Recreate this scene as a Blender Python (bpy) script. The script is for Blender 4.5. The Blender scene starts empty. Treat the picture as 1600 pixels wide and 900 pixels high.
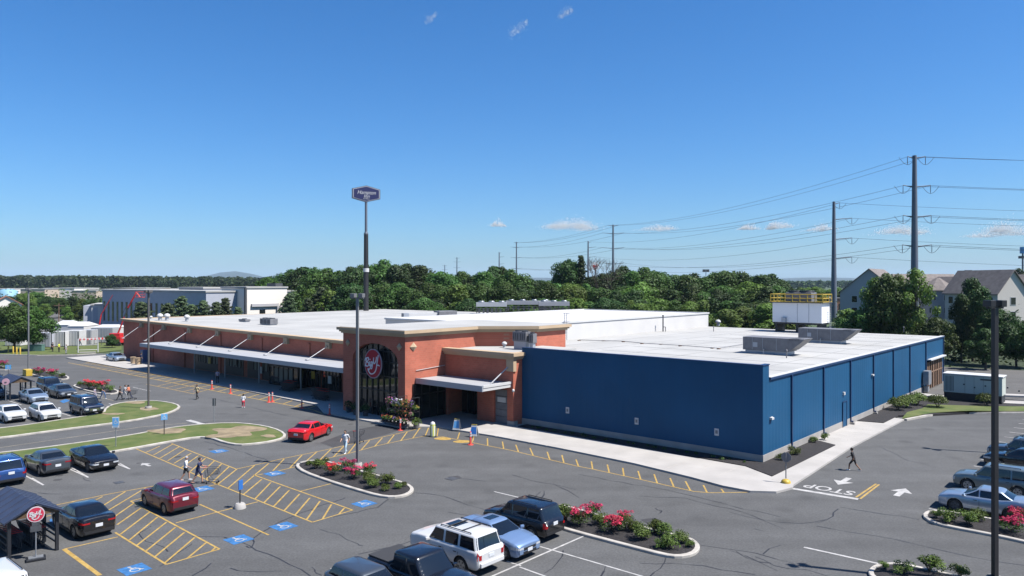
import bpy, bmesh, math, random
import numpy as np
from mathutils import Vector, Matrix, Euler, noise
R = math.radians
rnd = random.Random(7)
scene = bpy.context.scene
COL = scene.collection

# ------------------------------------------------ camera, sky, sun, exposure
F_PX, CAM_H, HOR = 1170.0, 13.0, 442.0
cam_data = bpy.data.cameras.new("camera")
cam = bpy.data.objects.new("camera", cam_data)
COL.objects.link(cam)
cam.location = (0, 0, CAM_H)
cam.rotation_euler = (R(90), 0, 0)
cam_data.sensor_width = 36.0
cam_data.lens = F_PX / 1600 * 36
cam_data.shift_y = -(450 - HOR) / 1600
cam_data.clip_start = 0.5
cam_data.clip_end = 60000
scene.camera = cam

SUN_EL, SUN_AZ = R(57), math.atan2(-0.31, 0.95)      # azimuth of the direction TO the sun, from +X
world = bpy.data.worlds.new("World")
scene.world = world
world.use_nodes = True
wt = world.node_tree
bg = wt.nodes["Background"]
sky = wt.nodes.new("ShaderNodeTexSky")
sky.sky_type = 'NISHITA'
sky.sun_disc = False
sky.sun_elevation = SUN_EL
sky.sun_rotation = math.pi / 2 - SUN_AZ
sky.altitude = 100
sky.air_density = 1.0
sky.dust_density = 0.9
sky.ozone_density = 4.0
tint = wt.nodes.new("ShaderNodeVectorMath")
tint.operation = 'MULTIPLY'
tint.inputs[1].default_value = (0.88, 1.15, 1.46)      # camera white balance: cool blue sky
wt.links.new(sky.outputs[0], tint.inputs[0])
sat = wt.nodes.new("ShaderNodeHueSaturation")
sat.inputs["Saturation"].default_value = 1.14
wt.links.new(tint.outputs[0], sat.inputs["Color"])
wt.links.new(sat.outputs[0], bg.inputs[0])
bg.inputs[1].default_value = 0.054
sl = bpy.data.lights.new("sun", 'SUN')
sl.energy = 5.0
sl.angle = R(0.53)
sl.color = (1.0, 0.955, 0.89)
sun = bpy.data.objects.new("sun", sl)
COL.objects.link(sun)
sd = Vector((math.cos(SUN_AZ) * math.cos(SUN_EL), math.sin(SUN_AZ) * math.cos(SUN_EL), math.sin(SUN_EL)))
sun.rotation_euler = sd.to_track_quat('Z', 'Y').to_euler()
scene.view_settings.view_transform = 'Standard'
scene.view_settings.look = 'None'
scene.view_settings.exposure = 0.98
scene.view_settings.gamma = 1.0
scene.cycles.max_bounces = 6
scene.cycles.diffuse_bounces = 1
scene.cycles.glossy_bounces = 3
scene.cycles.transparent_max_bounces = 6
scene.cycles.use_denoising = True

# ------------------------------------------------ measuring helpers
# The car park was surveyed from the photograph once (camera height 13 m, stall
# width 2.67 m); G gives the real ground point of a surveyed spot.
def G(x, y, z=0.0):
    D = F_PX * (CAM_H - z) / (y - HOR)
    return Vector(((x - 800) / F_PX * D, D, z))
def GD(x, D, z=0.0):
    return Vector(((x - 800) / F_PX * D, D, z))
def HZ(y, D):
    return CAM_H - (y - HOR) / F_PX * D
V2 = Vector((-1340.0, 1170.0)).normalized()           # along the shop front, to the left and away
U2 = Vector((V2.y, -V2.x))                            # into the building, to the right and away
C0 = G(1192, 726)
ANG_U = math.atan2(U2.y, U2.x)
ANG_V = math.atan2(V2.y, V2.x)
def W(a, b, z=0.0):
    return Vector((C0.x + a * V2.x + b * U2.x, C0.y + a * V2.y + b * U2.y, z))
def AB(p):
    d = Vector((p.x - C0.x, p.y - C0.y))
    return d.dot(V2), d.dot(U2)
def a_at(px, b):
    r = Vector(((px - 800) / F_PX, 1.0))
    o = Vector((C0.x + b * U2.x, C0.y + b * U2.y))
    M = np.array([[r.x, -V2.x], [r.y, -V2.y]])
    t, a = np.linalg.solve(M, np.array([o.x, o.y]))
    return float(a)

# ------------------------------------------------ materials
ALB = 0.73          # all albedos follow the camera's bright exposure
def nd(nt, t, **kw):
    n = nt.nodes.new(t)
    for k, v in kw.items():
        setattr(n, k, v)
    return n
def mat(name, col, rough=0.8, metal=0.0, spec=0.5, var=0.0, vscale=1.0, bump=0.0, bscale=20.0, coat=0.0, emit=None, tint=None, detail=4):
    m = bpy.data.materials.new(name)
    m.use_nodes = True
    nt = m.node_tree
    p = nt.nodes["Principled BSDF"]
    col = tuple(k * ALB for k in col)
    if tint is not None: tint = tuple(k * ALB for k in tint)
    p.inputs["Roughness"].default_value = rough
    p.inputs["Metallic"].default_value = metal
    p.inputs["Specular IOR Level"].default_value = spec
    p.inputs["Coat Weight"].default_value = coat
    p.inputs["Coat Roughness"].default_value = 0.06
    c = (*col, 1)
    p.inputs["Base Color"].default_value = c
    if var > 0:
        tc = nd(nt, "ShaderNodeTexCoord")
        no = nd(nt, "ShaderNodeTexNoise")
        no.inputs["Scale"].default_value = vscale
        no.inputs["Detail"].default_value = detail
        nt.links.new(tc.outputs["Object"], no.inputs["Vector"])
        mx = nd(nt, "ShaderNodeMix", data_type='RGBA')
        lo = tuple(max(0, k * (1 - var)) for k in col)
        hi = tuple(min(1, k * (1 + var)) for k in col) if tint is None else tint
        mx.inputs[6].default_value = (*lo, 1)
        mx.inputs[7].default_value = (*hi, 1)
        mr = nd(nt, "ShaderNodeMapRange")
        mr.inputs[1].default_value = 0.3
        mr.inputs[2].default_value = 0.7
        nt.links.new(no.outputs["Fac"], mr.inputs[0])
        nt.links.new(mr.outputs[0], mx.inputs[0])
        nt.links.new(mx.outputs[2], p.inputs["Base Color"])
    if bump > 0:
        tc2 = nd(nt, "ShaderNodeTexCoord")
        n2 = nd(nt, "ShaderNodeTexNoise")
        n2.inputs["Scale"].default_value = bscale
        nt.links.new(tc2.outputs["Object"], n2.inputs["Vector"])
        b = nd(nt, "ShaderNodeBump")
        b.inputs["Strength"].default_value = bump
        b.inputs["Distance"].default_value = 0.05
        nt.links.new(n2.outputs["Fac"], b.inputs["Height"])
        nt.links.new(b.outputs[0], p.inputs["Normal"])
    if emit:
        p.inputs["Emission Color"].default_value = (*emit[0], 1)
        p.inputs["Emission Strength"].default_value = emit[1]
    return m

def asphalt_mat(name, base, seed=0.0):
    m = bpy.data.materials.new(name)
    m.use_nodes = True
    nt = m.node_tree
    L = nt.links.new
    p = nt.nodes["Principled BSDF"]
    p.inputs["Roughness"].default_value = 0.9
    p.inputs["Specular IOR Level"].default_value = 0.25
    tc = nd(nt, "ShaderNodeTexCoord")
    mp = nd(nt, "ShaderNodeMapping")
    mp.inputs["Location"].default_value = (seed, seed * 2, 0)
    L(tc.outputs["Object"], mp.inputs[0])
    def nz(scale, det=5, rough=0.6):
        n = nd(nt, "ShaderNodeTexNoise")
        n.inputs["Scale"].default_value = scale
        n.inputs["Detail"].default_value = det
        n.inputs["Roughness"].default_value = rough
        L(mp.outputs[0], n.inputs["Vector"])
        return n.outputs["Fac"]
    def rng(s, a, b, c, d):
        r = nd(nt, "ShaderNodeMapRange")
        for i, q in enumerate((a, b, c, d)):
            r.inputs[i + 1].default_value = q
        L(s, r.inputs[0])
        return r.outputs[0]
    def mul(a, b):
        k = nd(nt, "ShaderNodeMath", operation='MULTIPLY')
        L(a, k.inputs[0]); L(b, k.inputs[1])
        return k.outputs[0]
    big = rng(nz(0.045), 0.35, 0.65, 0.88, 1.1)
    mid = rng(nz(0.6, 6, 0.7), 0.3, 0.7, 0.88, 1.10)
    fine = rng(nz(9.0, 3), 0.3, 0.7, 0.8, 1.2)
    f = mul(mul(big, mid), fine)
    # oil spots
    vo = nd(nt, "ShaderNodeTexVoronoi")
    vo.inputs["Scale"].default_value = 0.28
    L(mp.outputs[0], vo.inputs["Vector"])
    spot = rng(vo.outputs["Distance"], 0.05, 0.22, 0.78, 1.0)
    f = mul(f, spot)
    # long worn wheel tracks (stretched noise)
    mp2 = nd(nt, "ShaderNodeMapping")
    mp2.inputs["Rotation"].default_value = (0, 0, -ANG_V)
    mp2.inputs["Scale"].default_value = (0.02, 0.5, 1)
    L(tc.outputs["Object"], mp2.inputs[0])
    n4 = nd(nt, "ShaderNodeTexNoise")
    n4.inputs["Scale"].default_value = 1.0
    n4.inputs["Detail"].default_value = 4
    L(mp2.outputs[0], n4.inputs["Vector"])
    f = mul(f, rng(n4.outputs["Fac"], 0.35, 0.65, 0.9, 1.06))
    col = nd(nt, "ShaderNodeVectorMath", operation='SCALE')
    col.inputs[0].default_value = base
    L(f, col.inputs["Scale"])
    L(col.outputs[0], p.inputs["Base Color"])
    bn = nd(nt, "ShaderNodeBump")
    bn.inputs["Strength"].default_value = 0.3
    bn.inputs["Distance"].default_value = 0.02
    L(nz(25.0, 2), bn.inputs["Height"])
    L(bn.outputs[0], p.inputs["Normal"])
    return m

def brick_mat(name, c1, c2, mortar):
    m = bpy.data.materials.new(name)
    m.use_nodes = True
    nt = m.node_tree
    L = nt.links.new
    p = nt.nodes["Principled BSDF"]
    p.inputs["Roughness"].default_value = 0.85
    tc = nd(nt, "ShaderNodeTexCoord")
    se = nd(nt, "ShaderNodeSeparateXYZ")
    L(tc.outputs["Object"], se.inputs[0])
    ad = nd(nt, "ShaderNodeMath", operation='ADD')
    L(se.outputs[0], ad.inputs[0]); L(se.outputs[1], ad.inputs[1])
    cb = nd(nt, "ShaderNodeCombineXYZ")
    L(ad.outputs[0], cb.inputs[0]); L(se.outputs[2], cb.inputs[1])
    br = nd(nt, "ShaderNodeTexBrick")
    br.inputs["Scale"].default_value = 1.0
    br.inputs["Brick Width"].default_value = 0.4
    br.inputs["Row Height"].default_value = 0.2
    br.inputs["Mortar Size"].default_value = 0.01
    br.inputs["Color1"].default_value = (*c1, 1)
    br.inputs["Color2"].default_value = (*c2, 1)
    br.inputs["Mortar"].default_value = (*mortar, 1)
    L(cb.outputs[0], br.inputs["Vector"])
    no = nd(nt, "ShaderNodeTexNoise")
    no.inputs["Scale"].default_value = 0.5
    L(tc.outputs["Object"], no.inputs["Vector"])
    mr = nd(nt, "ShaderNodeMapRange")
    for i, q in enumerate((0.3, 0.7, 0.86, 1.12)):
        mr.inputs[i + 1].default_value = q
    L(no.outputs["Fac"], mr.inputs[0])
    sc = nd(nt, "ShaderNodeVectorMath", operation='SCALE')
    L(br.outputs["Color"], sc.inputs[0]); L(mr.outputs[0], sc.inputs["Scale"])
    L(sc.outputs[0], p.inputs["Base Color"])
    return m

def leaf_mat(name, c, spread=0.30, scale=0.35, trans=0.25):
    m = bpy.data.materials.new(name)
    m.use_nodes = True
    nt = m.node_tree
    L = nt.links.new
    p = nt.nodes["Principled BSDF"]
    p.inputs["Roughness"].default_value = 0.6
    p.inputs["Specular IOR Level"].default_value = 0.25
    out = nt.nodes["Material Output"]
    geo = nd(nt, "ShaderNodeNewGeometry")
    oi = nd(nt, "ShaderNodeObjectInfo")
    hsv = nd(nt, "ShaderNodeHueSaturation")
    hsv.inputs["Color"].default_value = (*c, 1)
    r1 = nd(nt, "ShaderNodeMapRange")
    for i, q in enumerate((0, 1, 1 - spread, 1 + spread)):
        r1.inputs[i + 1].default_value = q
    L(geo.outputs["Random Per Island"], r1.inputs[0])
    r2 = nd(nt, "ShaderNodeMapRange")
    for i, q in enumerate((0, 1, 0.62, 1.5)):
        r2.inputs[i + 1].default_value = q
    L(oi.outputs["Random"], r2.inputs[0])
    tcn = nd(nt, "ShaderNodeTexCoord")
    nz_ = nd(nt, "ShaderNodeTexNoise")
    nz_.inputs["Scale"].default_value = scale
    L(tcn.outputs["Object"], nz_.inputs["Vector"])
    r4 = nd(nt, "ShaderNodeMapRange")
    for i, q in enumerate((0.35, 0.65, 0.75, 1.3)):
        r4.inputs[i + 1].default_value = q
    L(nz_.outputs["Fac"], r4.inputs[0])
    m1 = nd(nt, "ShaderNodeMath", operation='MULTIPLY')
    L(r1.outputs[0], m1.inputs[0]); L(r2.outputs[0], m1.inputs[1])
    m2 = nd(nt, "ShaderNodeMath", operation='MULTIPLY')
    L(m1.outputs[0], m2.inputs[0]); L(r4.outputs[0], m2.inputs[1])
    L(m2.outputs[0], hsv.inputs["Value"])
    r3 = nd(nt, "ShaderNodeMapRange")
    for i, q in enumerate((0, 1, 0.475, 0.52)):
        r3.inputs[i + 1].default_value = q
    L(oi.outputs["Random"], r3.inputs[0])
    L(r3.outputs[0], hsv.inputs["Hue"])
    L(hsv.outputs[0], p.inputs["Base Color"])
    tr = nd(nt, "ShaderNodeBsdfTranslucent")
    L(hsv.outputs[0], tr.inputs[0])
    mx = nd(nt, "ShaderNodeMixShader")
    mx.inputs[0].default_value = trans
    L(p.outputs[0], mx.inputs[1]); L(tr.outputs[0], mx.inputs[2])
    L(mx.outputs[0], out.inputs[0])
    return m

M = {}
M['asphalt'] = asphalt_mat('asphalt', (0.080, 0.0805, 0.0815))
M['patch'] = asphalt_mat('newer_asphalt_patch', (0.045, 0.045, 0.048), 11)
M['road'] = asphalt_mat('road_asphalt', (0.094, 0.091, 0.088), 31)
M['yellow'] = mat('yellow_paint', (0.46, 0.28, 0.05), 0.75, var=0.3, vscale=3, tint=(0.50, 0.34, 0.10))
M['white_line'] = mat('white_road_paint', (0.44, 0.43, 0.42), 0.7, var=0.25, vscale=3)
M['faded_line'] = mat('worn_road_paint', (0.24, 0.215, 0.16), 0.8, var=0.35, vscale=1.5)
M['blue_line'] = mat('blue_road_paint', (0.035, 0.15, 0.36), 0.7, var=0.3, vscale=4)
M['crack'] = mat('crack_sealer', (0.022, 0.022, 0.026), 0.6)
M['concrete'] = mat('pavement_concrete', (0.42, 0.40, 0.38), 0.9, var=0.1, vscale=0.5, bump=0.15)
M['kerb'] = mat('kerb_concrete', (0.45, 0.42, 0.38), 0.9, var=0.2, vscale=1.5)
M['mulch'] = mat('dark_mulch', (0.022, 0.019, 0.020), 0.95, var=0.5, vscale=7, bump=0.8, bscale=14)
M['grass'] = mat('lawn', (0.085, 0.150, 0.014), 0.95, var=0.35, vscale=0.7, bump=0.5, bscale=10, tint=(0.13, 0.145, 0.04), detail=8)
M['bare'] = mat('bare_soil', (0.25, 0.195, 0.12), 0.95, var=0.3, vscale=1.2)
M['terrain'] = mat('far_ground', (0.055, 0.085, 0.028), 0.95, var=0.4, vscale=0.03)
M['brick'] = brick_mat('red_brick', (0.365, 0.100, 0.060), (0.31, 0.083, 0.050), (0.30, 0.14, 0.09))
M['cream'] = mat('cream_render', (0.50, 0.37, 0.24), 0.85, var=0.06, vscale=1)
M['roof_white'] = mat('white_roof_membrane', (0.42, 0.415, 0.40), 0.8, var=0.13, vscale=0.16, bump=0.05, bscale=3)
M['white_wall'] = mat('white_panel', (0.62, 0.61, 0.60), 0.75, var=0.05, vscale=0.3)
M['dark_frame'] = mat('dark_bronze_frame', (0.03, 0.028, 0.03), 0.4, 0.4)
M['glass'] = mat('shop_glass', (0.012, 0.016, 0.018), 0.04, spec=0.9)
M['frost'] = mat('window_blind', (0.13, 0.14, 0.12), 0.5)
M['canopy'] = mat('grey_canopy_metal', (0.50, 0.51, 0.53), 0.5, 0.2, var=0.05, vscale=0.6)
M['canopy_edge'] = mat('canopy_fascia_metal', (0.42, 0.45, 0.50), 0.45, 0.3)
M['steel'] = mat('galvanised_steel', (0.40, 0.42, 0.45), 0.45, 0.6, var=0.1, vscale=3)
M['blackmetal'] = mat('black_metal', (0.022, 0.024, 0.03), 0.5, 0.2)
M['bronze'] = mat('bronze_pole_paint', (0.035, 0.033, 0.035), 0.45, 0.2)
M['greypole'] = mat('pale_grey_pole', (0.33, 0.34, 0.35), 0.5, 0.3)
M['greybox'] = mat('rooftop_unit_grey', (0.20, 0.20, 0.215), 0.6, 0.2, var=0.15, vscale=2)
M['dkgrey'] = mat('dark_grey_metal', (0.08, 0.085, 0.095), 0.6, 0.2, var=0.2, vscale=3)
M['white_bright'] = mat('bright_white_panel', (0.95, 0.95, 0.96), 0.6)
M['white'] = mat('white_paint', (0.60, 0.60, 0.60), 0.6, var=0.04, vscale=1)
M['red'] = mat('signal_red', (0.62, 0.03, 0.035), 0.45)
M['orange'] = mat('orange_plastic', (0.68, 0.07, 0.045), 0.5)
M['yellowpaint'] = mat('safety_yellow', (0.55, 0.38, 0.045), 0.5)
M['limeyellow'] = mat('lime_yellow', (0.62, 0.66, 0.12), 0.5)
M['rubber'] = mat('tyre_rubber', (0.018, 0.018, 0.019), 0.8)
M['alloy'] = mat('wheel_alloy', (0.42, 0.43, 0.45), 0.35, 0.8)
M['carglass'] = mat('tinted_car_glass', (0.008, 0.011, 0.016), 0.03, spec=0.8)
M['lamp_clear'] = mat('clear_lamp', (0.62, 0.65, 0.68), 0.15, 0.2)
M['lamp_red'] = mat('red_lamp', (0.35, 0.01, 0.015), 0.2)
M['plate'] = mat('number_plate', (0.65, 0.67, 0.70), 0.5)
M['trim'] = mat('black_trim', (0.015, 0.015, 0.017), 0.55)
M['chrome'] = mat('chrome', (0.55, 0.56, 0.58), 0.15, 1.0)
M['bark'] = mat('bark', (0.09, 0.07, 0.055), 0.95, var=0.3, vscale=3)
M['leaf_dark'] = leaf_mat('leaf_dark', (0.024, 0.050, 0.011))
M['leaf_mid'] = leaf_mat('leaf_mid', (0.038, 0.078, 0.014))
M['leaf_light'] = leaf_mat('leaf_light', (0.072, 0.118, 0.020))
M['leaf_pine'] = leaf_mat('leaf_pine', (0.056, 0.078, 0.036))
M['leaf_shrub'] = leaf_mat('leaf_shrub', (0.07, 0.105, 0.02), scale=2)
M['petal_pink'] = leaf_mat('petal_pink', (0.46, 0.030, 0.085), 0.35, 2, 0.2)
M['skin'] = mat('skin', (0.50, 0.28, 0.19), 0.6)
M['skin_dark'] = mat('skin_tanned', (0.25, 0.13, 0.08), 0.6)

# ------------------------------------------------ mesh builder
class MB:
    def __init__(s):
        s.v, s.f, s.mi, s.sm = [], [], [], []
        s.cuts = []
    def nx(s):
        """start a new piece: build() then makes one object per piece"""
        s.cuts.append((len(s.v), len(s.f)))
    def add(s, vs, fs, m=0, smooth=False):
        o = len(s.v)
        s.v += [tuple(p) for p in vs]
        for f in fs:
            s.f.append(tuple(i + o for i in f)); s.mi.append(m); s.sm.append(smooth)
    def box(s, x0, x1, y0, y1, z0, z1, m=0):
        vs = [(x0, y0, z0), (x1, y0, z0), (x1, y1, z0), (x0, y1, z0), (x0, y0, z1), (x1, y0, z1), (x1, y1, z1), (x0, y1, z1)]
        s.add(vs, [(0, 3, 2, 1), (4, 5, 6, 7), (0, 1, 5, 4), (1, 2, 6, 5), (2, 3, 7, 6), (3, 0, 4, 7)], m)
    def obox(s, c, size, rot=0.0, m=0, tilt=None):
        e = Euler((0, 0, rot)) if tilt is None else Euler(tilt)
        mt = e.to_matrix()
        hx, hy_, hz = size[0] / 2, size[1] / 2, size[2] / 2
        vs = [Vector(c) + mt @ Vector((sx * hx, sy * hy_, sz * hz)) for sz in (-1, 1) for sx, sy in ((-1, -1), (1, -1), (1, 1), (-1, 1))]
        s.add(vs, [(0, 3, 2, 1), (4, 5, 6, 7), (0, 1, 5, 4), (1, 2, 6, 5), (2, 3, 7, 6), (3, 0, 4, 7)], m)
    def prism(s, pts, z0, z1, m=0, mtop=None, z1f=None):
        n = len(pts)
        top = [(p[0], p[1], (z1f(p) if z1f else z1)) for p in pts]
        vs = [(p[0], p[1], z0) for p in pts] + top
        s.add(vs, [(i, (i + 1) % n, (i + 1) % n + n, i + n) for i in range(n)], m)
        s.add(top, [tuple(range(n))], m if mtop is None else mtop)
        s.add([(p[0], p[1], z0) for p in pts], [tuple(reversed(range(n)))], m)
    def wall(s, p, q, z0, z1, th, m=0):
        p = Vector(p[:2]); q = Vector(q[:2]); d = (q - p).normalized(); n = Vector((-d.y, d.x)) * th / 2
        s.prism([p - n, q - n, q + n, p + n], z0, z1, m)
    def poly(s, pts, m=0):
        s.add(pts, [tuple(range(len(pts)))], m)
    def tube(s, p, q, r0, r1=None, n=8, m=0, smooth=True, caps=True):
        p = Vector(p); q = Vector(q); r1 = r0 if r1 is None else r1
        d = (q - p)
        if d.length < 1e-6: return
        qt = d.to_track_quat('Z', 'Y')
        vs = []
        for c, r in ((p, r0), (q, r1)):
            for i in range(n):
                t = 2 * math.pi * i / n
                vs.append(c + qt @ Vector((r * math.cos(t), r * math.sin(t), 0)))
        s.add(vs, [(i, (i + 1) % n, n + (i + 1) % n, n + i) for i in range(n)], m, smooth)
        if caps:
            s.add(vs[:n], [tuple(reversed(range(n)))], m); s.add(vs[n:], [tuple(range(n))], m)
    def path(s, pts, r, n=6, m=0):
        for i in range(len(pts) - 1):
            s.tube(pts[i], pts[i + 1], r, r, n, m, True, True)
    def lathe(s, prof, n=16, c=(0, 0, 0), m=0, smooth=True):
        vs = []
        for r, z in prof:
            for i in range(n):
                t = 2 * math.pi * i / n
                vs.append((c[0] + r * math.cos(t), c[1] + r * math.sin(t), c[2] + z))
        fs = []
        for k in range(len(prof) - 1):
            for i in range(n):
                j = (i + 1) % n
                fs.append((k * n + i, k * n + j, (k + 1) * n + j, (k + 1) * n + i))
        s.add(vs, fs, m, smooth)
        s.add(vs[:n], [tuple(reversed(range(n)))], m)
        s.add(vs[-n:], [tuple(range(n))], m)
    def ell(s, c, r, n=10, m=0, rot=0):
        prof = []
        vs, fs = [], []
        k = n // 2
        cr, sr = math.cos(rot), math.sin(rot)
        for a in range(k + 1):
            th = math.pi * a / k
            for i in range(n):
                t = 2 * math.pi * i / n
                x, y, z = r[0] * math.sin(th) * math.cos(t), r[1] * math.sin(th) * math.sin(t), r[2] * math.cos(th)
                vs.append((c[0] + x * cr - y * sr, c[1] + x * sr + y * cr, c[2] + z))
        for a in range(k):
            for i in range(n):
                j = (i + 1) % n
                fs.append((a * n + i, (a + 1) * n + i, (a + 1) * n + j, a * n + j))
        s.add(vs, fs, m, True)
    def build(s, name, mats, parent=None, loc=None, rotz=None, bevel=0.0):
        if s.cuts:
            cs = s.cuts if s.cuts[0] == (0, 0) else [(0, 0)] + s.cuts
            cs = cs + [(len(s.v), len(s.f))]
            out = None
            for (v0, f0), (v1, f1) in zip(cs, cs[1:]):
                if f1 == f0: continue
                q = MB(); q.v = s.v[v0:v1]; q.f = [tuple(i - v0 for i in f) for f in s.f[f0:f1]]; q.mi = s.mi[f0:f1]; q.sm = s.sm[f0:f1]
                out = q.build(name, mats, parent, loc, rotz, bevel)
            return out
        me = bpy.data.meshes.new(name)
        me.from_pydata(s.v, [], s.f)
        if not isinstance(mats, (list, tuple)): mats = [mats]
        for m in mats: me.materials.append(M[m] if isinstance(m, str) else m)
        me.polygons.foreach_set('material_index', s.mi)
        me.polygons.foreach_set('use_smooth', s.sm)
        me.update()
        o = bpy.data.objects.new(name, me)
        COL.objects.link(o)
        if parent is not None: o.parent = parent
        if loc is not None: o.location = loc
        if rotz is not None: o.rotation_euler = (0, 0, rotz)
        if bevel > 0:
            b = o.modifiers.new('bevel', 'BEVEL'); b.width = bevel; b.segments = 2; b.limit_method = 'ANGLE'
        return o

def thing(name, label, cat, loc=(0, 0, 0), rotz=0.0, group=None):
    o = bpy.data.objects.new(name, None)
    COL.objects.link(o)
    o.empty_display_size = 0.3
    o.location = loc
    o.rotation_euler = (0, 0, rotz)
    o['label'] = label; o['category'] = cat
    if group: o['group'] = group
    return o
def tag(o, label, cat, group=None):
    o['label'] = label; o['category'] = cat
    if group: o['group'] = group
    return o
def struct(o, kind='structure', label=None):
    o['kind'] = kind
    if label: o['label'] = label
    return o
def copy_tree(o, parent=None):
    c = o.copy()
    COL.objects.link(c)
    if parent is not None: c.parent = parent
    for ch in list(o.children):
        copy_tree(ch, c)
    return c
def text_mesh(name, body, size, m, parent, loc, rot, extr=0.01, shear=0.0, align='CENTER', off=0.0, sx=1.0):
    cu = bpy.data.curves.new(name, 'FONT')
    cu.body = body; cu.size = size; cu.extrude = extr; cu.shear = shear; cu.align_x = align; cu.align_y = 'CENTER'; cu.offset = off
    t = bpy.data.objects.new(name, cu)
    COL.objects.link(t)
    dg = bpy.context.evaluated_depsgraph_get()
    me = bpy.data.meshes.new_from_object(t.evaluated_get(dg))
    bpy.data.objects.remove(t)
    o = bpy.data.objects.new(name, me)
    me.materials.clear(); me.materials.append(M[m] if isinstance(m, str) else m)
    COL.objects.link(o)
    if parent is not None: o.parent = parent
    o.location = loc; o.rotation_euler = rot; o.scale = (sx, 1, 1)
    return o
def smooth_loop(pts, it=2):
    for _ in range(it):
        out = []
        n = len(pts)
        for i in range(n):
            p, q = pts[i], pts[(i + 1) % n]
            out += [p * 0.75 + q * 0.25, p * 0.25 + q * 0.75]
        pts = out
    return pts
def inset_loop(pts, d):
    n = len(pts); out = []
    area = sum(pts[i].x * pts[(i + 1) % n].y - pts[(i + 1) % n].x * pts[i].y for i in range(n))
    sg = 1 if area > 0 else -1
    for i in range(n):
        a, b, c = pts[i - 1], pts[i], pts[(i + 1) % n]
        e1 = (b - a).to_2d().normalized(); e2 = (c - b).to_2d().normalized()
        n1 = Vector((-e1.y, e1.x)) * sg; n2 = Vector((-e2.y, e2.x)) * sg
        nn = (n1 + n2)
        if nn.length < 1e-6: nn = n1
        nn.normalize()
        out.append(Vector((b.x + nn.x * d, b.y + nn.y * d, b.z)))
    return out
# ================================================ THE GROUND
def sheet(name, pts, z, m, parent=None):
    b = MB(); b.poly([(p.x, p.y, z) for p in pts]); return b.build(name, m, parent)
b = MB()
N = 24
xs = [-16000 + 32000 * i / N for i in range(N + 1)]
ys = [-400 + 17400 * (i / N) ** 1.5 for i in range(N + 1)]
vs = [(x, y, -0.06) for y in ys for x in xs]
b.add(vs, [(j * (N + 1) + i, j * (N + 1) + i + 1, (j + 1) * (N + 1) + i + 1, (j + 1) * (N + 1) + i) for j in range(N) for i in range(N)])
struct(b.build('ground', 'terrain'))

lot = [W(-75, -75), W(-75, 44.8), W(-14, 44.8), W(-2, 62), W(60, 62), W(121, 62), W(124, 3), G(150, 552), G(0, 554) + Vector((-60, 20, 0)), Vector((-260, 150, 0)), Vector((-260, -10, 0))]
asph = struct(sheet('car_park', lot, 0.0, 'asphalt'))

# grass verge far left
vb = MB()
vb.poly([(p.x, p.y, 0.02) for p in [G(150, 551.5), G(190, 547), G(190, 536), G(60, 534), G(-90, 536), G(-90, 553), G(0, 553.5), G(60, 554.5), G(120, 553.5)]])
struct(vb.build('verge', 'grass'))
kb = MB()
for p, q in (((-90, 554), (0, 554.5)), ((0, 554.5), (60, 556)), ((60, 556), (120, 555)), ((120, 555), (150, 553))):
    kb.wall(G(*p), G(*q), -0.02, 0.13, 0.35)
struct(kb.build('verge_kerb', 'kerb'))

def island(px, fill_m, name, kerb_w=0.22, h=0.14, z=0.14, mound=0.0, it=1, fill_name='planting_bed'):
    pts = [Vector((p[0], p[1], 0)) if isinstance(p, Vector) else G(p[0], p[1], h * 0.6) for p in px]
    pts = [Vector((p.x, p.y, 0)) for p in pts]
    pts = smooth_loop(pts, it)
    inn = inset_loop(pts, kerb_w)
    ar = sum(pts[i].x * pts[(i + 1) % len(pts)].y - pts[(i + 1) % len(pts)].x * pts[i].y for i in range(len(pts)))
    if ar < 0:
        pts.reverse(); inn.reverse()
    n = len(pts)
    b = MB()
    chm = inset_loop(pts, 0.03)
    rings = [[(p.x, p.y, -0.02) for p in pts], [(p.x, p.y, h - 0.03) for p in pts], [(p.x, p.y, h) for p in chm], [(p.x, p.y, h) for p in inn], [(p.x, p.y, -0.02) for p in inn]]
    vs = [q for r in rings for q in r]
    fs = []
    for k in range(4):
        for i in range(n):
            j = (i + 1) % n
            fs.append((k * n + i, k * n + j, (k + 1) * n + j, (k + 1) * n + i))
    b.add(vs, fs)
    k = struct(b.build(name, 'kerb'))
    f = MB()
    r1 = inset_loop(inn, -0.01); r2 = inset_loop(inn, 0.35); 
    z0 = h - 0.04
    f.add([(p.x, p.y, z0) for p in r1] + [(p.x, p.y, z0 + mound) for p in r2],
          [(i, (i + 1) % n, (i + 1) % n + n, i + n) for i in range(n)] + [tuple(range(n, 2 * n))])
    struct(f.build(fill_name, fill_m))
    return pts

ISL1 = [(461.3, 729.5), (464, 724), (480, 720), (498, 719), (522, 723), (550, 732), (584, 740.5), (619, 750), (639.5, 757), (647, 763), (645, 769), (632.6, 775), (612, 777.5), (588.6, 775), (550, 764), (509, 751), (474, 738.5)]
island(ISL1, 'mulch', 'island_kerb', mound=0.06)
ISL2 = [(868, 787), (900, 794), (960, 812), (1012, 825), (1056, 835), (1080, 841), (1092, 849), (1094, 858), (1084, 867), (1060, 871), (1036, 868), (980, 853.5), (900, 832.5), (866, 822), (858, 800)]
island(ISL2, 'mulch', 'island_kerb', mound=0.06)
ISL3 = [(1440, 806), (1447, 799), (1460, 797.5), (1480, 799), (1540, 808.5), (1600, 821), (1720, 846), (1800, 880), (1720, 875), (1600, 847), (1550, 836), (1480, 823), (1454, 816)]
island(ISL3, 'mulch', 'island_kerb', mound=0.06)
ISL4 = [(1355, 896), (1360, 887), (1373, 881), (1400, 879.5), (1432, 885), (1488, 898), (1600, 922), (1760, 962), (1740, 1010), (1560, 965), (1430, 930), (1368, 908)]
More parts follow.
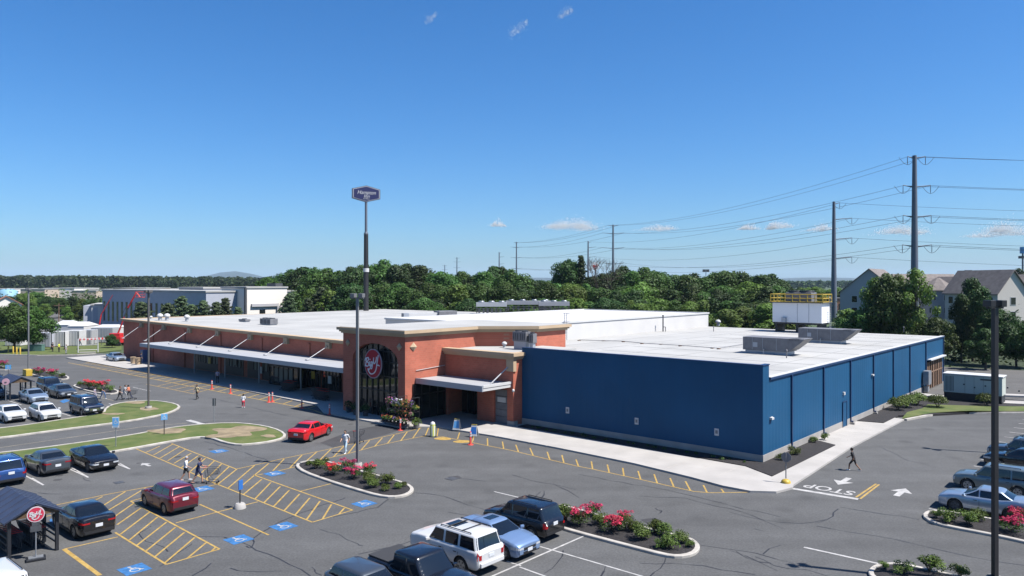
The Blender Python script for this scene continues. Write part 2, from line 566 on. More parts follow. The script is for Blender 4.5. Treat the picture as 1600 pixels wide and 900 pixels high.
island(ISL4, 'mulch', 'island_kerb', mound=0.06)
island([(46, 582), (60, 579.5), (90, 582), (108, 588), (108, 592), (92, 593), (72, 590), (50, 586)], 'mulch', 'island_kerb', it=1)
island([(112, 602), (128, 600), (160, 603), (186, 610), (186, 614), (168, 616), (140, 612), (120, 606)], 'mulch', 'island_kerb', it=1)
island([(-60, 562), (-20, 566), (8, 573), (18, 577), (4, 578), (-30, 576), (-80, 572)], 'mulch', 'island_kerb', it=1)
# grass medians either side of the exit lane
MED_A = [(-120, 696), (0, 684.5), (80, 673.5), (200, 658.5), (258, 647.5), (278, 640), (283, 634), (268, 629), (238, 625.5), (205, 627), (178, 631), (164, 637), (160, 646), (96, 655.5), (40, 664), (0, 669), (-120, 680)]
island(MED_A, 'grass', 'grass_kerb', mound=0.05, it=1, fill_name='grass_median')
MED_B = [(-150, 722), (0, 707.5), (100, 695), (200, 680.5), (260, 669), (300, 664), (360, 660), (400, 663), (430, 669), (447, 677), (446, 684), (425, 690), (395, 694), (372, 695.5), (350, 692), (328, 684), (308, 683), (266, 690), (212, 700), (172, 706.5), (120, 714), (40, 726), (-100, 745)]
island(MED_B, 'grass', 'grass_kerb', mound=0.05, it=1, fill_name='grass_median')

def blob(cx, cy, rx, ry, seed, z, m, name, n=26, amp=0.35):
    r_ = random.Random(seed)
    c = G(cx, cy); ex = G(cx + rx, cy) - c; ey = G(cx, cy - ry) - c
    ph = [r_.uniform(0, 6.28) for _ in range(4)]
    b = MB(); pts = []
    for i in range(n):
        t = 2 * math.pi * i / n
        k = 1 + amp * (0.4 * math.sin(2 * t + ph[0]) + 0.35 * math.sin(3 * t + ph[1]) + 0.25 * math.sin(5 * t + ph[2]))
        p = c + ex * math.cos(t) * k + ey * math.sin(t) * k
        pts.append((p.x, p.y, z))
    b.poly(pts)
    return struct(b.build(name, m))
blob(262, 676, 26, 4.5, 1, 0.158, 'bare', 'bare_soil')
blob(372, 676, 38, 7.5, 2, 0.158, 'bare', 'bare_soil', 40, 0.5)
blob(345, 684, 20, 3.5, 3, 0.160, 'bare', 'bare_soil')
blob(420, 684, 12, 2.2, 5, 0.159, 'bare', 'bare_soil')
blob(232, 641, 13, 3, 4, 0.158, 'bare', 'bare_soil')
blob(212, 631, 18, 1.8, 6, 0.158, 'bare', 'bare_soil')
blob(176, 649, 16, 1.6, 8, 0.158, 'bare', 'bare_soil')
blob(40, 727, 26, 5, 9, 0.158, 'bare', 'bare_soil')

# pavements
WALKZ = 0.13
def slab(name, pts, z, m, z0=-0.05):
    b = MB()
    ar = sum(pts[i].x * pts[(i + 1) % len(pts)].y - pts[(i + 1) % len(pts)].x * pts[i].y for i in range(len(pts)))
    if ar < 0: pts = pts[::-1]
    b.prism([(p.x, p.y) for p in pts], z0, z)
    return struct(b.build(name, m, bevel=0.02))
front = [W(121, -5.5), W(95, -5.4), W(66, -5.4), W(46, -6.0), W(41.5, -8.3), W(30, -8.3), W(27.5, -6.0), W(21, -5.6), W(14, -5.7), W(7, -6.1), W(2, -6.9), W(-0.5, -7.5), W(-2.3, -7.5), W(-3.6, -6.6), W(-4.0, -5.0),
         W(-3.8, -4.3), W(-3.1, 9.8), W(-3.1, 25.5), W(-0.0, 26.2), W(0.0, -0.3), W(22.6, -0.3), W(22.6, 1.5), W(41, 1.5), W(41, 1.05), W(121, 1.05)]
slab('pavement', front, WALKZ, 'concrete')
jb = MB()                                            # joints sawn in the paving
for k in range(4):
    pass
for a in [x * 1.8 - 1 for x in range(0, 13)]:
    jb.wall(W(a, -5.8), W(a, -1.9), WALKZ - 0.01, WALKZ + 0.003, 0.03)
for bb in [x * 1.8 - 4 for x in range(0, 16)]:
    jb.wall(W(-3.1, bb), W(-0.1 if bb > 9.5 else -2.2, bb), WALKZ - 0.01, WALKZ + 0.003, 0.03)
struct(jb.build('pavement_joint', 'kerb'))
# mulch beds along the blue building
def bed(pts, z=WALKZ + 0.05, m='mulch', name='planting_bed'):
    b = MB(); 
    ar = sum(pts[i].x * pts[(i + 1) % len(pts)].y - pts[(i + 1) % len(pts)].x * pts[i].y for i in range(len(pts)))
    if ar < 0: pts = pts[::-1]
    b.prism([(p.x, p.y) for p in pts], 0.0, z)
    return struct(b.build(name, m, bevel=0.03))
bed([W(22.0, -0.02), W(22.0, -1.3), W(0.5, -1.8), W(-2.0, -3.3), W(-2.0, 9.4), W(0.01, 10.4), W(0.01, -0.02)])
bed([W(-0.01, 21.5), W(-2.2, 22.0), W(-2.2, 27.0), W(-3.4, 28.2), W(-9, 36.5), W(-30, 47.5), W(-30, 49.5), W(-0.3, 44.6), W(-0.01, 44.6)], name='planting_bed')
gb = MB()
gpts = [W(-2.9, 25.6), W(-4.3, 30.5), W(-8.5, 36.2), G(1500, 645.5), G(1600, 645.5), G(1800, 646), G(1800, 637), G(1600, 638), G(1520, 637), G(1450, 634.5), W(-3.0, 33.0), W(-2.4, 29.5)]
gb.prism([(p.x, p.y) for p in gpts][::1], 0.0, 0.205)
struct(gb.build('grass_strip', 'grass'))
kk = MB()
kp = [W(-3.2, 25.5), W(-4.6, 30.6), W(-6.0, 33.2), W(-8.8, 36.0), G(1500, 646.5), G(1600, 646.5), G(1800, 647)]
for p, q in zip(kp, kp[1:]): kk.wall(p, q, -0.02, 0.17, 0.3)
struct(kk.build('strip_kerb', 'kerb'))
# service yard and road behind, on the right
sheet_r = [G(1452, 616), G(1560, 634), G(1900, 644), G(1900, 606), G(1600, 579), G(1470, 573), G(1400, 575)]
b = MB(); b.poly([(p.x, p.y, 0.008) for p in sheet_r]); struct(b.build('service_road', 'road'))
b = MB()
for pts in ([G(1440, 617), G(1480, 621), G(1480, 625), G(1436, 620)], [G(1560, 617.5), G(1700, 622), G(1700, 625), G(1560, 620)], [G(1560, 628), G(1700, 634), G(1700, 639), G(1555, 632)]):
    b.prism([(p.x, p.y) for p in pts][::-1], 0.0, 0.21)
struct(b.build('concrete_pad', 'concrete'))

# ------------------------------------------------ painted markings
YL, WL, FL = MB(), MB(), MB()
def line(mb, p, q, w=0.1, z=0.005):
    P = G(*p) if not isinstance(p, Vector) else p
    Q = G(*q) if not isinstance(q, Vector) else q
    d = (Q - P); d.z = 0
    if d.length < 1e-4: return
    n = Vector((-d.y, d.x, 0)).normalized() * w / 2
    mb.poly([(k.x, k.y, z) for k in (P - n, Q - n, Q + n, P + n)])
zt = [0.005]
def lines(mb, segs, w=0.1, z=None):
    for s_ in segs:
        for p, q in zip(s_, s_[1:]):
            zt[0] = 0.004 + (zt[0] - 0.004 + 0.00004) % 0.0016
            line(mb, p, q, w, zt[0])
YW = 0.105
lines(YL, [
    # walkway between the disabled bays
    [(212, 701), (282, 731), (337, 756)], [(268, 693), (369, 733), (406, 725)], [(406, 725), (440, 717), (509, 703), (557, 692), (597, 683), (640, 673.5), (662, 667.5)],
    [(398, 743), (430, 737), (464, 729)], [(499, 719), (543, 709), (591, 696), (630, 687.6), (660, 682), (690, 682)],
    [(338, 756), (488, 816), (551, 797), (396, 742)],
    [(275, 817), (340, 800), (403, 784)], [(312, 788), (420, 836)], [(468, 768), (520, 755)],
    [(204, 783), (343, 858), (260, 882), (180, 832)], [(88, 789), (170, 772), (248, 758), (262, 754)], [(204, 783), (232, 776)],
    [(100, 858), (184, 839)], [(72, 807), (92, 802)], [(338, 757), (300, 766), (285, 771)],
    [(690, 682), (740, 692), (780, 700), (800, 704), (860, 718.5), (900, 728), (926, 733), (1000, 749), (1053, 761), (1085, 768), (1110, 770), (1184, 769)],
], YW)
lines(YL, [[(100, 858), (156, 899)]], 0.2)
ST = [((228, 707), (250, 697)), ((240, 711), (270, 694)), ((250, 716), (280, 698)), ((262, 720), (290, 702)), ((272, 724), (299, 708)), ((283, 731), (310, 712)), ((297, 737), (321, 716)), ((310, 743), (335, 720)), ((322, 749), (346, 725)), ((332, 753.5), (358, 729)),
      ((340, 757), (370, 733)), ((356, 763), (398, 727)), ((379, 758), (420, 724)), ((426, 736), (444, 717)), ((453, 731), (472, 711)), ((479, 720), (495, 706)), ((499, 719.5), (517, 702)), ((521, 714), (538, 696.5)), ((544.5, 708), (557, 692)), ((564.5, 703), (577.5, 688)),
      ((585, 698), (597.5, 684)), ((605.5, 693), (616, 679.5)), ((626, 689), (636, 675)), ((645, 684.5), (656, 669)), ((664, 682), (670, 668)), ((683, 681), (685, 669)),
      ((380, 773), (409, 749)), ((398, 780), (423, 754)), ((412, 786), (438, 760)), ((428, 791), (452, 766)), ((444, 798), (468, 772)), ((461, 805), (484, 778)), ((479, 812), (500, 783)), ((504, 811), (518, 788)), ((530, 803), (538, 794)),
      ((188, 835), (234, 800)), ((202, 844), (246, 808)), ((214, 852), (260, 816)), ((228, 861), (274, 824)), ((242, 870), (288, 832)), ((257, 880), (304, 840)), ((292, 873), (322, 848)), ((183, 820), (220, 794)), ((178, 808), (208, 787)), ((330, 862), (337, 855)),
      ((110, 785), (130, 780)), ((140, 786), (160, 776)), ((158, 792), (196, 768)), ((165, 800), (228, 762)), ((212, 787), (232, 776)),
      ((762, 696), (761.6, 685)), ((787, 701), (785, 690)), ((810, 706), (806, 695)), ((833, 711.5), (828, 700)), ((859, 718), (855, 706)), ((881, 723), (878, 711)), ((904, 729), (900, 718)), ((926, 733), (924, 721)), ((952, 739), (949, 726)), ((975, 744), (973, 731)), ((1001, 749), (997, 736)), ((1027, 755), (1022, 741)), ((1053, 761), (1047, 747)), ((1079, 767), (1071, 752)), ((1105, 770), (1099, 758)), ((1131, 769.5), (1127, 764)),
      ((715, 686), (718, 676)), ((738, 691), (741, 680))]
lines(YL, [list(s_) for s_ in ST], YW)
lines(YL, [[(1337.5, 777), (1369, 756)], [(1344, 779.5), (1373.5, 757)]], 0.13)
# kerb-side hatching along the long wing
for k in range(40):
    a = 44 + k * 2.35
    if a > 112: break
    line(YL, W(a, -5.62), W(a - 1.3, -7.7), 0.17, 0.0046)
lines(YL, [[W(44, -7.8), W(113, -7.8)], [W(41.5, -8.45), W(44, -7.8)]], 0.16)
lines(YL, [[W(44, -5.6), W(112, -5.6)]], 0.12)
# faded crossing in front of the far doors
for k in range(5):
    lines(YL, [[W(66 + k * 2.4, -8.0), W(64.5 + k * 2.4, -10.4)]], 0.14)
lines(YL, [[W(64, -10.6), W(77, -10.6)]], 0.12)
lines(FL, [[(0, 699.5), (100, 685), (222, 667)], [(222, 667), (292, 661)], [(70, 588), (105, 600)], [(20, 596), (60, 606)], [(150, 620), (178, 626)]], 0.14)
blob_y = blob(692, 685.5, 13, 2.2, 12, 0.0075, 'yellow', 'painted_ramp', 20, 0.15)
blob_y = blob(722, 690, 13, 2.2, 14, 0.0075, 'yellow', 'painted_ramp', 20, 0.15)
# white bay lines
dv = Vector((V2.x, V2.y, 0)); du = Vector((U2.x, U2.y, 0))
L0 = G(1468, 779)
for k in range(-1, 14):
    p = L0 + du * 2.67 * k
    line(WL, p, p - dv * 5.6, 0.11, 0.0052)
lines(WL, [[(50, 747), (68, 758)], [(113, 731), (138, 746)], [(187, 724), (203, 733)], [(-30, 757), (-8, 769)]], 0.11)
for p0 in ((68, 758), (138, 746), (203, 733)):
    q = G(*p0); line(WL, q, q + dv * 5.2, 0.11, 0.0057)
lines(WL, [[(772, 768), (822, 780)]], 0.11)
j1, j2 = G(860, 851), G(812, 879)
ru = (G(914, 837) - G(772, 898))
line(WL, G(916, 836), G(690, 935), 0.11, 0.0052)
lines(WL, [[(844, 854), (920, 876), (1005, 901)], [(812, 886), (900, 918)], [(792, 877), (814, 884)]], 0.10)
for px in ((720, 912), (640, 940)):
    q = G(*px); line(WL, q - dv * 5.0, q + dv * 5.4, 0.11, 0.0055)
for k in (0, 1, 2, 3, 4, 5):                          # bays of the far left car park
    q = G(60, 656) + du * 2.75 * (k - 1)
    line(WL, q, q + dv * 5.2, 0.11, 0.0051)
    q2 = q + du * 0.4 + dv * 0
    q = G(78, 628) + du * 2.7 * (k - 1)
    line(WL, q, q + dv * 5.2, 0.11, 0.0053)
line(WL, G(294, 656.5), G(322, 664), 0.5, 0.0058)
line(WL, G(1239, 763.5), G(1341, 780), 0.38, 0.0058)
line(WL, G(1256, 855), G(1374, 881), 0.16, 0.0058)
def on_ground(pts2, c, fwd, right, z):
    return [(c.x + right.x * x + fwd.x * y, c.y + right.y * x + fwd.y * y, z) for x, y in pts2]
ARW = [(-0.18, -1.1), (0.18, -1.1), (0.18, 0.05), (0.62, 0.0), (0, 1.1), (-0.62, 0.0), (-0.18, 0.05)]
def arrow(c, f, s=1.0):
    r = Vector((f.y, -f.x, 0))
    pts = [(x * s, y * s) for x, y in ARW]
    WL.poly(on_ground(pts[2:] , c, f, r, 0.0059)); WL.poly(on_ground([pts[0], pts[1], pts[2], pts[6]], c, f, r, 0.0059))
arrow(G(1318, 752), -du, 1.0)
arrow(G(1408, 769), du, 1.0)
arrow(G(228, 726), dv, 0.6)
yo = struct(YL.build('yellow_marking', 'yellow', asph)); wo = struct(WL.build('white_marking', 'white_line', asph)); fo = struct(FL.build('worn_marking', 'faded_line', asph))
t = text_mesh('stop_lettering', 'STOP', 1.75, 'white_line', asph, (0, 0, 0), (0, 0, 0), 0.0, off=0.02, sx=1.0)
c = G(1296, 764.5); ang = math.atan2(-du.y, -du.x) - math.pi / 2
t.location = (c.x, c.y, 0.008); t.rotation_euler = (0, 0, ang); t.scale = (0.72, 0.85, 1); struct(t)

# blue disabled-bay squares with the wheelchair sign
def hc(px, py, ang_, s=0.56):
    c = G(px, py)
    f = Vector((math.cos(ang_), math.sin(ang_), 0)); r = Vector((f.y, -f.x, 0))
    b = MB()
    b.poly(on_ground([(-s, -s), (s, -s), (s, s), (-s, s)], c, f, r, 0.0075))
    o = struct(b.build('disabled_bay_square', 'blue_line', asph))
    w = MB()
    k = s / 0.8
    def seg(x0, y0, x1, y1, wd=0.10):
        d = Vector((x1 - x0, y1 - y0)).normalized(); n = Vector((-d.y, d.x)) * wd / 2
        seg.z += 0.0002
        w.poly(on_ground([((x0 - n.x) * k, (y0 - n.y) * k), ((x1 - n.x) * k, (y1 - n.y) * k), ((x1 + n.x) * k, (y1 + n.y) * k), ((x0 + n.x) * k, (y0 + n.y) * k)][::1], c, f, r, seg.z))
    seg.z = 0.010
    seg(-0.1, 0.45, -0.05, 0.0, 0.13); seg(-0.05, 0.02, 0.22, 0.0); seg(0.2, 0.02, 0.34, -0.36); seg(-0.07, 0.22, 0.2, 0.2); seg(0.32, -0.36, 0.46, -0.33)
    for i in range(10):
        t0, t1 = R(100 + i * 26), R(100 + (i + 1) * 26)
        seg(0.30 * math.cos(t0) - 0.03, 0.30 * math.sin(t0) - 0.18, 0.30 * math.cos(t1) - 0.03, 0.30 * math.sin(t1) - 0.18, 0.09)
    pts = [(0.11 * math.cos(R(i * 45)) - 0.1, 0.11 * math.sin(R(i * 45)) + 0.56) for i in range(8)]
    w.poly(on_ground([(x * k, y * k) for x, y in pts], c, f, r, seg.z + 0.0003))
    struct(w.build('wheelchair_symbol', 'white_line', asph))
for px, py in ((373, 843), (443, 822.5), (569, 787), (210, 889.5), (342, 705), (429, 740), (316, 764)):
    hc(px, py, ANG_V + math.pi * 0 + R(0))
blob(88, 813, 10, 5, 21, 0.0076, 'blue_line', 'blue_bay_paint', 12, 0.1)
b = MB(); b.poly([(p.x, p.y, 0.007) for p in (G(93, 627), G(103, 623.5), G(110, 626), G(99, 630))]); struct(b.build('blue_bay_paint', 'blue_line', asph))

# newer patches let into the surface
for i, pl in enumerate(([(500, 692), (552, 672), (606, 662), (636, 668), (600, 680), (560, 690), (520, 699)], [(700, 745), (716, 743), (722, 747), (706, 749.5)], [(1000, 812), (1022, 809), (1034, 814), (1010, 818)])):
    b = MB(); b.poly([(p.x, p.y, 0.0012 + .0002 * i) for p in [G(*q) for q in pl]]); struct(b.build('asphalt_patch', 'patch', asph))
r_ = random.Random(44); b = MB()
for k in range(46):                                   # oil drips where engines stand
    base = (L0 + du * 2.67 * (r_.randrange(-1, 10) + .5) - dv * r_.uniform(.8, 2.4)) if k % 2 else (G(140, 746) + du * 2.67 * (r_.randrange(-2, 9) + .5) + dv * r_.uniform(.8, 2.5))
    c_ = base + Vector((r_.uniform(-.3, .3), r_.uniform(-.3, .3), 0)); rr_ = r_.uniform(.08, .3)
    b.poly([(c_.x + rr_ * r_.uniform(.7, 1.2) * math.cos(a_ * .7), c_.y + rr_ * r_.uniform(.7, 1.2) * math.sin(a_ * .7), 0.0016 + k * .00001) for a_ in range(9)])
struct(b.build('oil_stain', 'patch', asph))
# crack sealing, wandering dark lines in the asphalt
ck = MB()
CR = [[(645, 770), (680, 773), (720, 785), (762, 798)], [(800, 742), (830, 751), (866, 757), (900, 765)], [(850, 767), (845, 780)], [(866, 757), (905, 778)], [(845, 768), (835, 779)],
      [(1095, 852), (1130, 857), (1180, 864), (1240, 880)], [(1140, 860), (1190, 880), (1215, 892)], [(1220, 852), (1192, 866)], [(1040, 872), (1032, 888), (1012, 904)], [(946, 885), (938, 902)],
      [(1310, 795), (1292, 812), (1276, 817)], [(1276, 822), (1330, 832), (1400, 843), (1480, 862), (1560, 878), (1640, 892)], [(1312, 792), (1360, 800), (1436, 812)],
      [(300, 838), (350, 839), (374, 846), (420, 866), (452, 882), (485, 900)], [(374, 846), (395, 842), (420, 826), (455, 808), (500, 790), (540, 778)], [(395, 842), (393, 856), (385, 853)], [(608, 779), (590, 793), (560, 800), (520, 808)],
      [(400, 828), (412, 830), (426, 821)], [(500, 827), (530, 835), (560, 850), (567, 853)], [(360, 888), (385, 893), (440, 892)], [(487, 886), (492, 893), (503, 899)],
      [(420, 721), (400, 714), (360, 700), (320, 690)], [(344, 625), (370, 631), (450, 650), (500, 660)], [(280, 611), (345, 625)], [(450, 722), (425, 720)], [(216, 833), (228, 846), (256, 855), (262, 862)], [(215, 834), (236, 822)],
      [(905, 741), (960, 752), (1040, 765), (1110, 782), (1220, 808)], [(1000, 775), (1070, 778), (1160, 800), (1224, 826)], [(700, 745), (760, 752)], [(1024, 794), (1034, 798), (1028, 804)], [(1180, 826), (1192, 830)],
      [(1180, 870), (1210, 884), (1260, 890), (1310, 905)], [(1150, 861), (1170, 873), (1205, 880)], [(700, 800), (735, 806), (760, 804)], [(1240, 700), (1245, 702)], [(1380, 700), (1420, 720), (1450, 726)], [(1290, 812), (1250, 818), (1190, 812), (1140, 800)], [(660, 838), (630, 850), (560, 866)], [(880, 860), (870, 880), (850, 896)], [(520, 640), (470, 660), (455, 664)], [(1000, 880), (1100, 884), (1180, 898)],
      [(300, 850), (250, 885)], [(300, 900), (330, 880)], [(60, 770), (95, 772)], [(130, 746), (142, 752)]]
r_ = random.Random(5)
cz = 0.0024
for poly in CR:
    P = [G(*p) for p in poly]
    for p, q in zip(P, P[1:]):
        n = max(2, int((q - p).length / 0.7)); last = p
        for i in range(1, n + 1):
            t_ = i / n
            c_ = p.lerp(q, t_)
            if i < n: c_ = c_ + Vector((r_.uniform(-.12, .12), r_.uniform(-.16, .16), 0))
            cz = 0.0020 + (cz - 0.0020 + 0.00003) % 0.0012
            line(ck, last, c_, r_.uniform(0.03, 0.09), cz)
            last = c_
struct(ck.build('crack_sealing', 'crack', asph))
# drain grating in the car park
b = MB()
b.obox((*G(706, 748).xy, 0.012), (0.7, 0.7, 0.012), ANG_U)
b.obox((*G(186, 754).xy, 0.012), (0.55, 0.55, 0.012), ANG_U)
struct(b.build('drain_cover', 'dkgrey', asph))
# ================================================ THE SHOP
M['blue'] = mat('blue_metal_panel', (0.011, 0.084, 0.190), 0.6, 0.0, spec=0.2, var=0.10, vscale=0.25)
def _ribs(m, scale, s=0.35):
    nt = m.node_tree; p = nt.nodes["Principled BSDF"]
    tc = nd(nt, "ShaderNodeTexCoord"); se = nd(nt, "ShaderNodeSeparateXYZ"); nt.links.new(tc.outputs["Object"], se.inputs[0])
    ad = nd(nt, "ShaderNodeMath", operation='ADD'); nt.links.new(se.outputs[0], ad.inputs[0]); nt.links.new(se.outputs[1], ad.inputs[1])
    mu = nd(nt, "ShaderNodeMath", operation='MULTIPLY'); nt.links.new(ad.outputs[0], mu.inputs[0]); mu.inputs[1].default_value = scale
    sn = nd(nt, "ShaderNodeMath", operation='SINE'); nt.links.new(mu.outputs[0], sn.inputs[0])
    bp = nd(nt, "ShaderNodeBump"); bp.inputs["Strength"].default_value = s; bp.inputs["Distance"].default_value = 0.03
    nt.links.new(sn.outputs[0], bp.inputs["Height"]); nt.links.new(bp.outputs[0], p.inputs["Normal"])
_ribs(M['blue'], 2 * math.pi / 0.6, 0.13)
M['blue_trim'] = mat('dark_blue_trim', (0.010, 0.045, 0.14), 0.45, 0.1)
M['found'] = mat('foundation_render', (0.36, 0.34, 0.32), 0.9, var=0.12, vscale=0.8)
M['interior'] = mat('interior_shade_black', (0.012, 0.012, 0.014), 0.9)  # near-black puts the unlit depth of openings into the colour
M['wood'] = mat('brown_wood', (0.22, 0.13, 0.08), 0.8, var=0.2, vscale=3)

def bx(mb, a0, a1, b0, b1, z0, z1, m=0): mb.box(b0, b1, a0, a1, z0, z1, m)
def ring_poly(ab): return [(b, a) for a, b in ab]
def offset_ab(ab, d):
    pts = [Vector((b, a, 0)) for a, b in ab]
    ar = sum(pts[i].x * pts[(i + 1) % len(pts)].y - pts[(i + 1) % len(pts)].x * pts[i].y for i in range(len(pts)))
    n = len(pts); out = []; sg = 1 if ar > 0 else -1
    for i in range(n):
        p, q, r = pts[i - 1], pts[i], pts[(i + 1) % n]
        e1 = (q - p).to_2d().normalized(); e2 = (r - q).to_2d().normalized()
        n1 = Vector((e1.y, -e1.x)) * sg; n2 = Vector((e2.y, -e2.x)) * sg
        k = (n1 + n2); k = k / max(0.3, k.length_squared) * 2 * d
        out.append((q.x + k.x, q.y + k.y))
    return out
def prism_ccw(mb, pts, z0, z1, m=0, **kw):
    ar = sum(pts[i][0] * pts[(i + 1) % len(pts)][1] - pts[(i + 1) % len(pts)][0] * pts[i][1] for i in range(len(pts)))
    if ar < 0: pts = pts[::-1]
    mb.prism(pts, z0, z1, m, **kw)
def vpanel(mb, az, b0, b1, m=0):
    """outline in (a, z), extruded from b0 to b1 (front at b0)"""
    n = len(az)
    ar = sum(az[i][0] * az[(i + 1) % n][1] - az[(i + 1) % n][0] * az[i][1] for i in range(n))
    if ar < 0: az = az[::-1]
    vs = [(b0, a, z) for a, z in az] + [(b1, a, z) for a, z in az]
    mb.add(vs, [tuple(reversed(range(n))), tuple(range(n, 2 * n))] + [(i, (i + 1) % n, (i + 1) % n + n, i + n) for i in range(n)], m)

BLD = dict(loc=(C0.x, C0.y, 0), rotz=ANG_U)
shop = thing('supermarket_building', 'long low red brick supermarket with cream cornices, white roof and a taller entrance tower', 'building', **BLD)
def wz(a): return 6.25 + (a - 50) / 62 * 0.6                       # cornice top of the long wing
TW = [(41.0, -6.3), (31.5, -6.3), (31.5, 3.2), (27.0, 7.5), (27.0, 12.4), (41.0, 12.4)]
# --- long wing
A0, A1 = 41.02, 113.5
b = MB()
def wing_top(p): return wz(p[1]) - 0.4
prism_ccw(b, [(1.0, A0), (1.4, A0), (1.4, A1), (1.0, A1)], 0.0, 1, z1f=wing_top)
prism_ccw(b, [(1.4, A1 - 0.4), (57.6, A1 - 0.4), (57.6, A1), (1.4, A1)], 0.0, 6.0)
prism_ccw(b, [(57.6, A1), (57.6, 33.4), (58, 33.4), (58, A1)], 0.0, 6.6)
for a in range(47, 113, 11):                                        # brick piers standing proud of the wall
    bx(b, a - 0.35, a + 0.35, 0.85, 1.0, 0.0, wz(a) - 0.8)
b.build('wing_wall', 'brick', shop)
b = MB()
def crn(mb, a0, a1, b0, b1, d0, d1):
    vs = []
    for a in (a0, a1):
        for bb, zz in ((b0, wz(a) - d0), (b1, wz(a) - d0), (b1, wz(a) - d1), (b0, wz(a) - d1)): vs.append((bb, a, zz))
    mb.add(vs, [(0, 1, 2, 3), (7, 6, 5, 4), (0, 4, 5, 1), (1, 5, 6, 2), (2, 6, 7, 3), (3, 7, 4, 0)])
crn(b, A0, A1 + 0.35, 0.72, 1.5, 0.397, 0.2); crn(b, A0, A1 + 0.5, 0.52, 1.5, 0.2, 0.0)
bx(b, A1 - 0.5, A1 + 0.4, 1.5, 58, 6.45, 6.85)
b.build('wing_cornice', 'cream', shop)
b = MB()
for x in (222, 257, 297, 341, 392, 448, 514):                        # brackets that hold the tie rods
    a = a_at(x, 0.9); b.nx()
    bx(b, a - 0.42, a + 0.42, 0.62, 0.998, wz(a) - 1.15, wz(a) - 0.4)
    b.tube((0.62, a, wz(a) - 0.95), (0.5, a, wz(a) - 0.95), 0.2, 0.2, 10)
b.build('bracket', 'cream', shop)
b = MB()
for x in (222, 257, 297, 341, 392, 448, 514):
    a = a_at(x, 0.9); b.nx()
    b.tube((0.5, a, wz(a) - 0.95), (-2.1, a, 4.05), 0.045, 0.045, 6)
    bx(b, a - 0.2, a + 0.2, -2.3, -1.9, 4.0, 4.1)
b.build('tie_rod', 'canopy', shop)
b = MB(); bx(b, A0 + 0.02, 93.6, -4.35, 0.98, 3.72, 3.95); b.build('canopy', 'canopy', shop)
b = MB(); bx(b, A0 + 0.02, 93.7, -4.5, -4.352, 3.5, 4.0); bx(b, 93.602, 93.72, -4.35, 0.98, 3.5, 4.0); b.build('canopy_fascia', 'canopy_edge', shop)
b = MB()
for x in (304, 352, 405, 470):
    a = a_at(x, -1.2); b.nx()
    b.tube((-1.2, a, 0.13), (-1.2, a, 3.72), 0.11, 0.11, 8)
b.build('canopy_post', 'greypole', shop)
# roofs (gently sloping membrane)
def roof_patch(mb, a0, a1, b0, b1, zf, na=8, nb=6):
    vs = [(b0 + (b1 - b0) * j / nb, a0 + (a1 - a0) * i / na, zf(a0 + (a1 - a0) * i / na, b0 + (b1 - b0) * j / nb)) for i in range(na + 1) for j in range(nb + 1)]
    k = nb + 1
    mb.add(vs, [(i * k + j, i * k + j + 1, (i + 1) * k + j + 1, (i + 1) * k + j) for i in range(na) for j in range(nb)])
def zroof(a, bb): return (wz(a) - 0.14) * (1 - (bb - 1) / 57) + (7.08 - (0.1 if a > 95 else 0)) * ((bb - 1) / 57)
b = MB()
roof_patch(b, 41.02, 113.4, 1.3, 58.0, zroof)
roof_patch(b, 33.02, 41.02, 12.5, 58.0, zroof, 2, 6)
b.build('main_roof', 'roof_white', shop)
b = MB()                                                            # membrane seams
for k in range(1, 9):
    bb = 1 + k * 6.3
    for a in range(42, 112, 10):
        b.add([(bb, a, zroof(a, bb) + 0.012), (bb + 0.09, a, zroof(a, bb + .09) + 0.012), (bb + 0.09, a + 10, zroof(a + 10, bb + .09) + 0.012), (bb, a + 10, zroof(a + 10, bb) + 0.012)], [(0, 1, 2, 3)])
for bb in range(3, 28, 3):
    b.box(bb * 2.0, bb * 2.0 + 0.06, 0.3, 22, 6.105, 6.114)
for a in range(3, 32, 5):
    b.box(9 if a > 22 else 1.2, 57.4, a, a + 0.06, 6.105, 6.114)
b.build('roof_seam', mat('membrane_seam', (.33, .33, .33), .8), shop)
# raised white block
b = MB()
prism_ccw(b, [(12.5, 33), (12.5, 57.3), (57.9, 57.3), (57.9, 33)], 5.9, 8.2)
b.build('raised_block', 'white_wall', shop)
b = MB()
for pts in ([(12.35, 32.9), (12.35, 57.4), (12.7, 57.4), (12.7, 32.9)], [(12.7, 32.9), (12.7, 33.25), (57.8, 33.25), (57.8, 32.9)], [(57.8, 32.9), (57.8, 57.4), (58.1, 57.4), (58.1, 32.9)], [(12.7, 57.05), (12.7, 57.4), (57.8, 57.4), (57.8, 57.05)]):
    prism_ccw(b, pts, 8.1, 8.32)
b.build('block_coping', 'white', shop)
# --- tower
b = MB()
prism_ccw(b, [(-5.5, 41), (-5.5, 31.5), (3.2, 31.5), (7.5, 27.0), (12.4, 27.0), (12.4, 41)], 0, 8.1)
aL, aR = a_at(551, -6.3), a_at(622, -6.3)
az = [(31.5, 0), (aR, 0), (aR, 5.4)]
cx_, rx_ = (aL + aR) / 2, (aL - aR) / 2
for i in range(1, 12):
    t = math.pi * i / 12
    az.append((cx_ - rx_ * math.cos(t), 5.4 + 1.75 * math.sin(t)))
az += [(aL, 5.4), (aL, 0), (41, 0), (41, 8.1), (31.5, 8.1)]
vpanel(b, az, -6.3, -5.501)
b.build('tower_wall', 'brick', shop)
b = MB()
oc = [(-6.3, 41), (-6.3, 31.5), (3.2, 31.5), (7.5, 27.0), (12.4, 27.0), (12.4, 41)]
TWab = [(p[1], p[0]) for p in oc]
for d, z0, z1 in ((0.16, 7.95, 8.1), (0.3, 8.1, 8.28), (0.48, 8.28, 8.56)):
    prism_ccw(b, offset_ab(TWab, d), z0 + 0.003, z1)
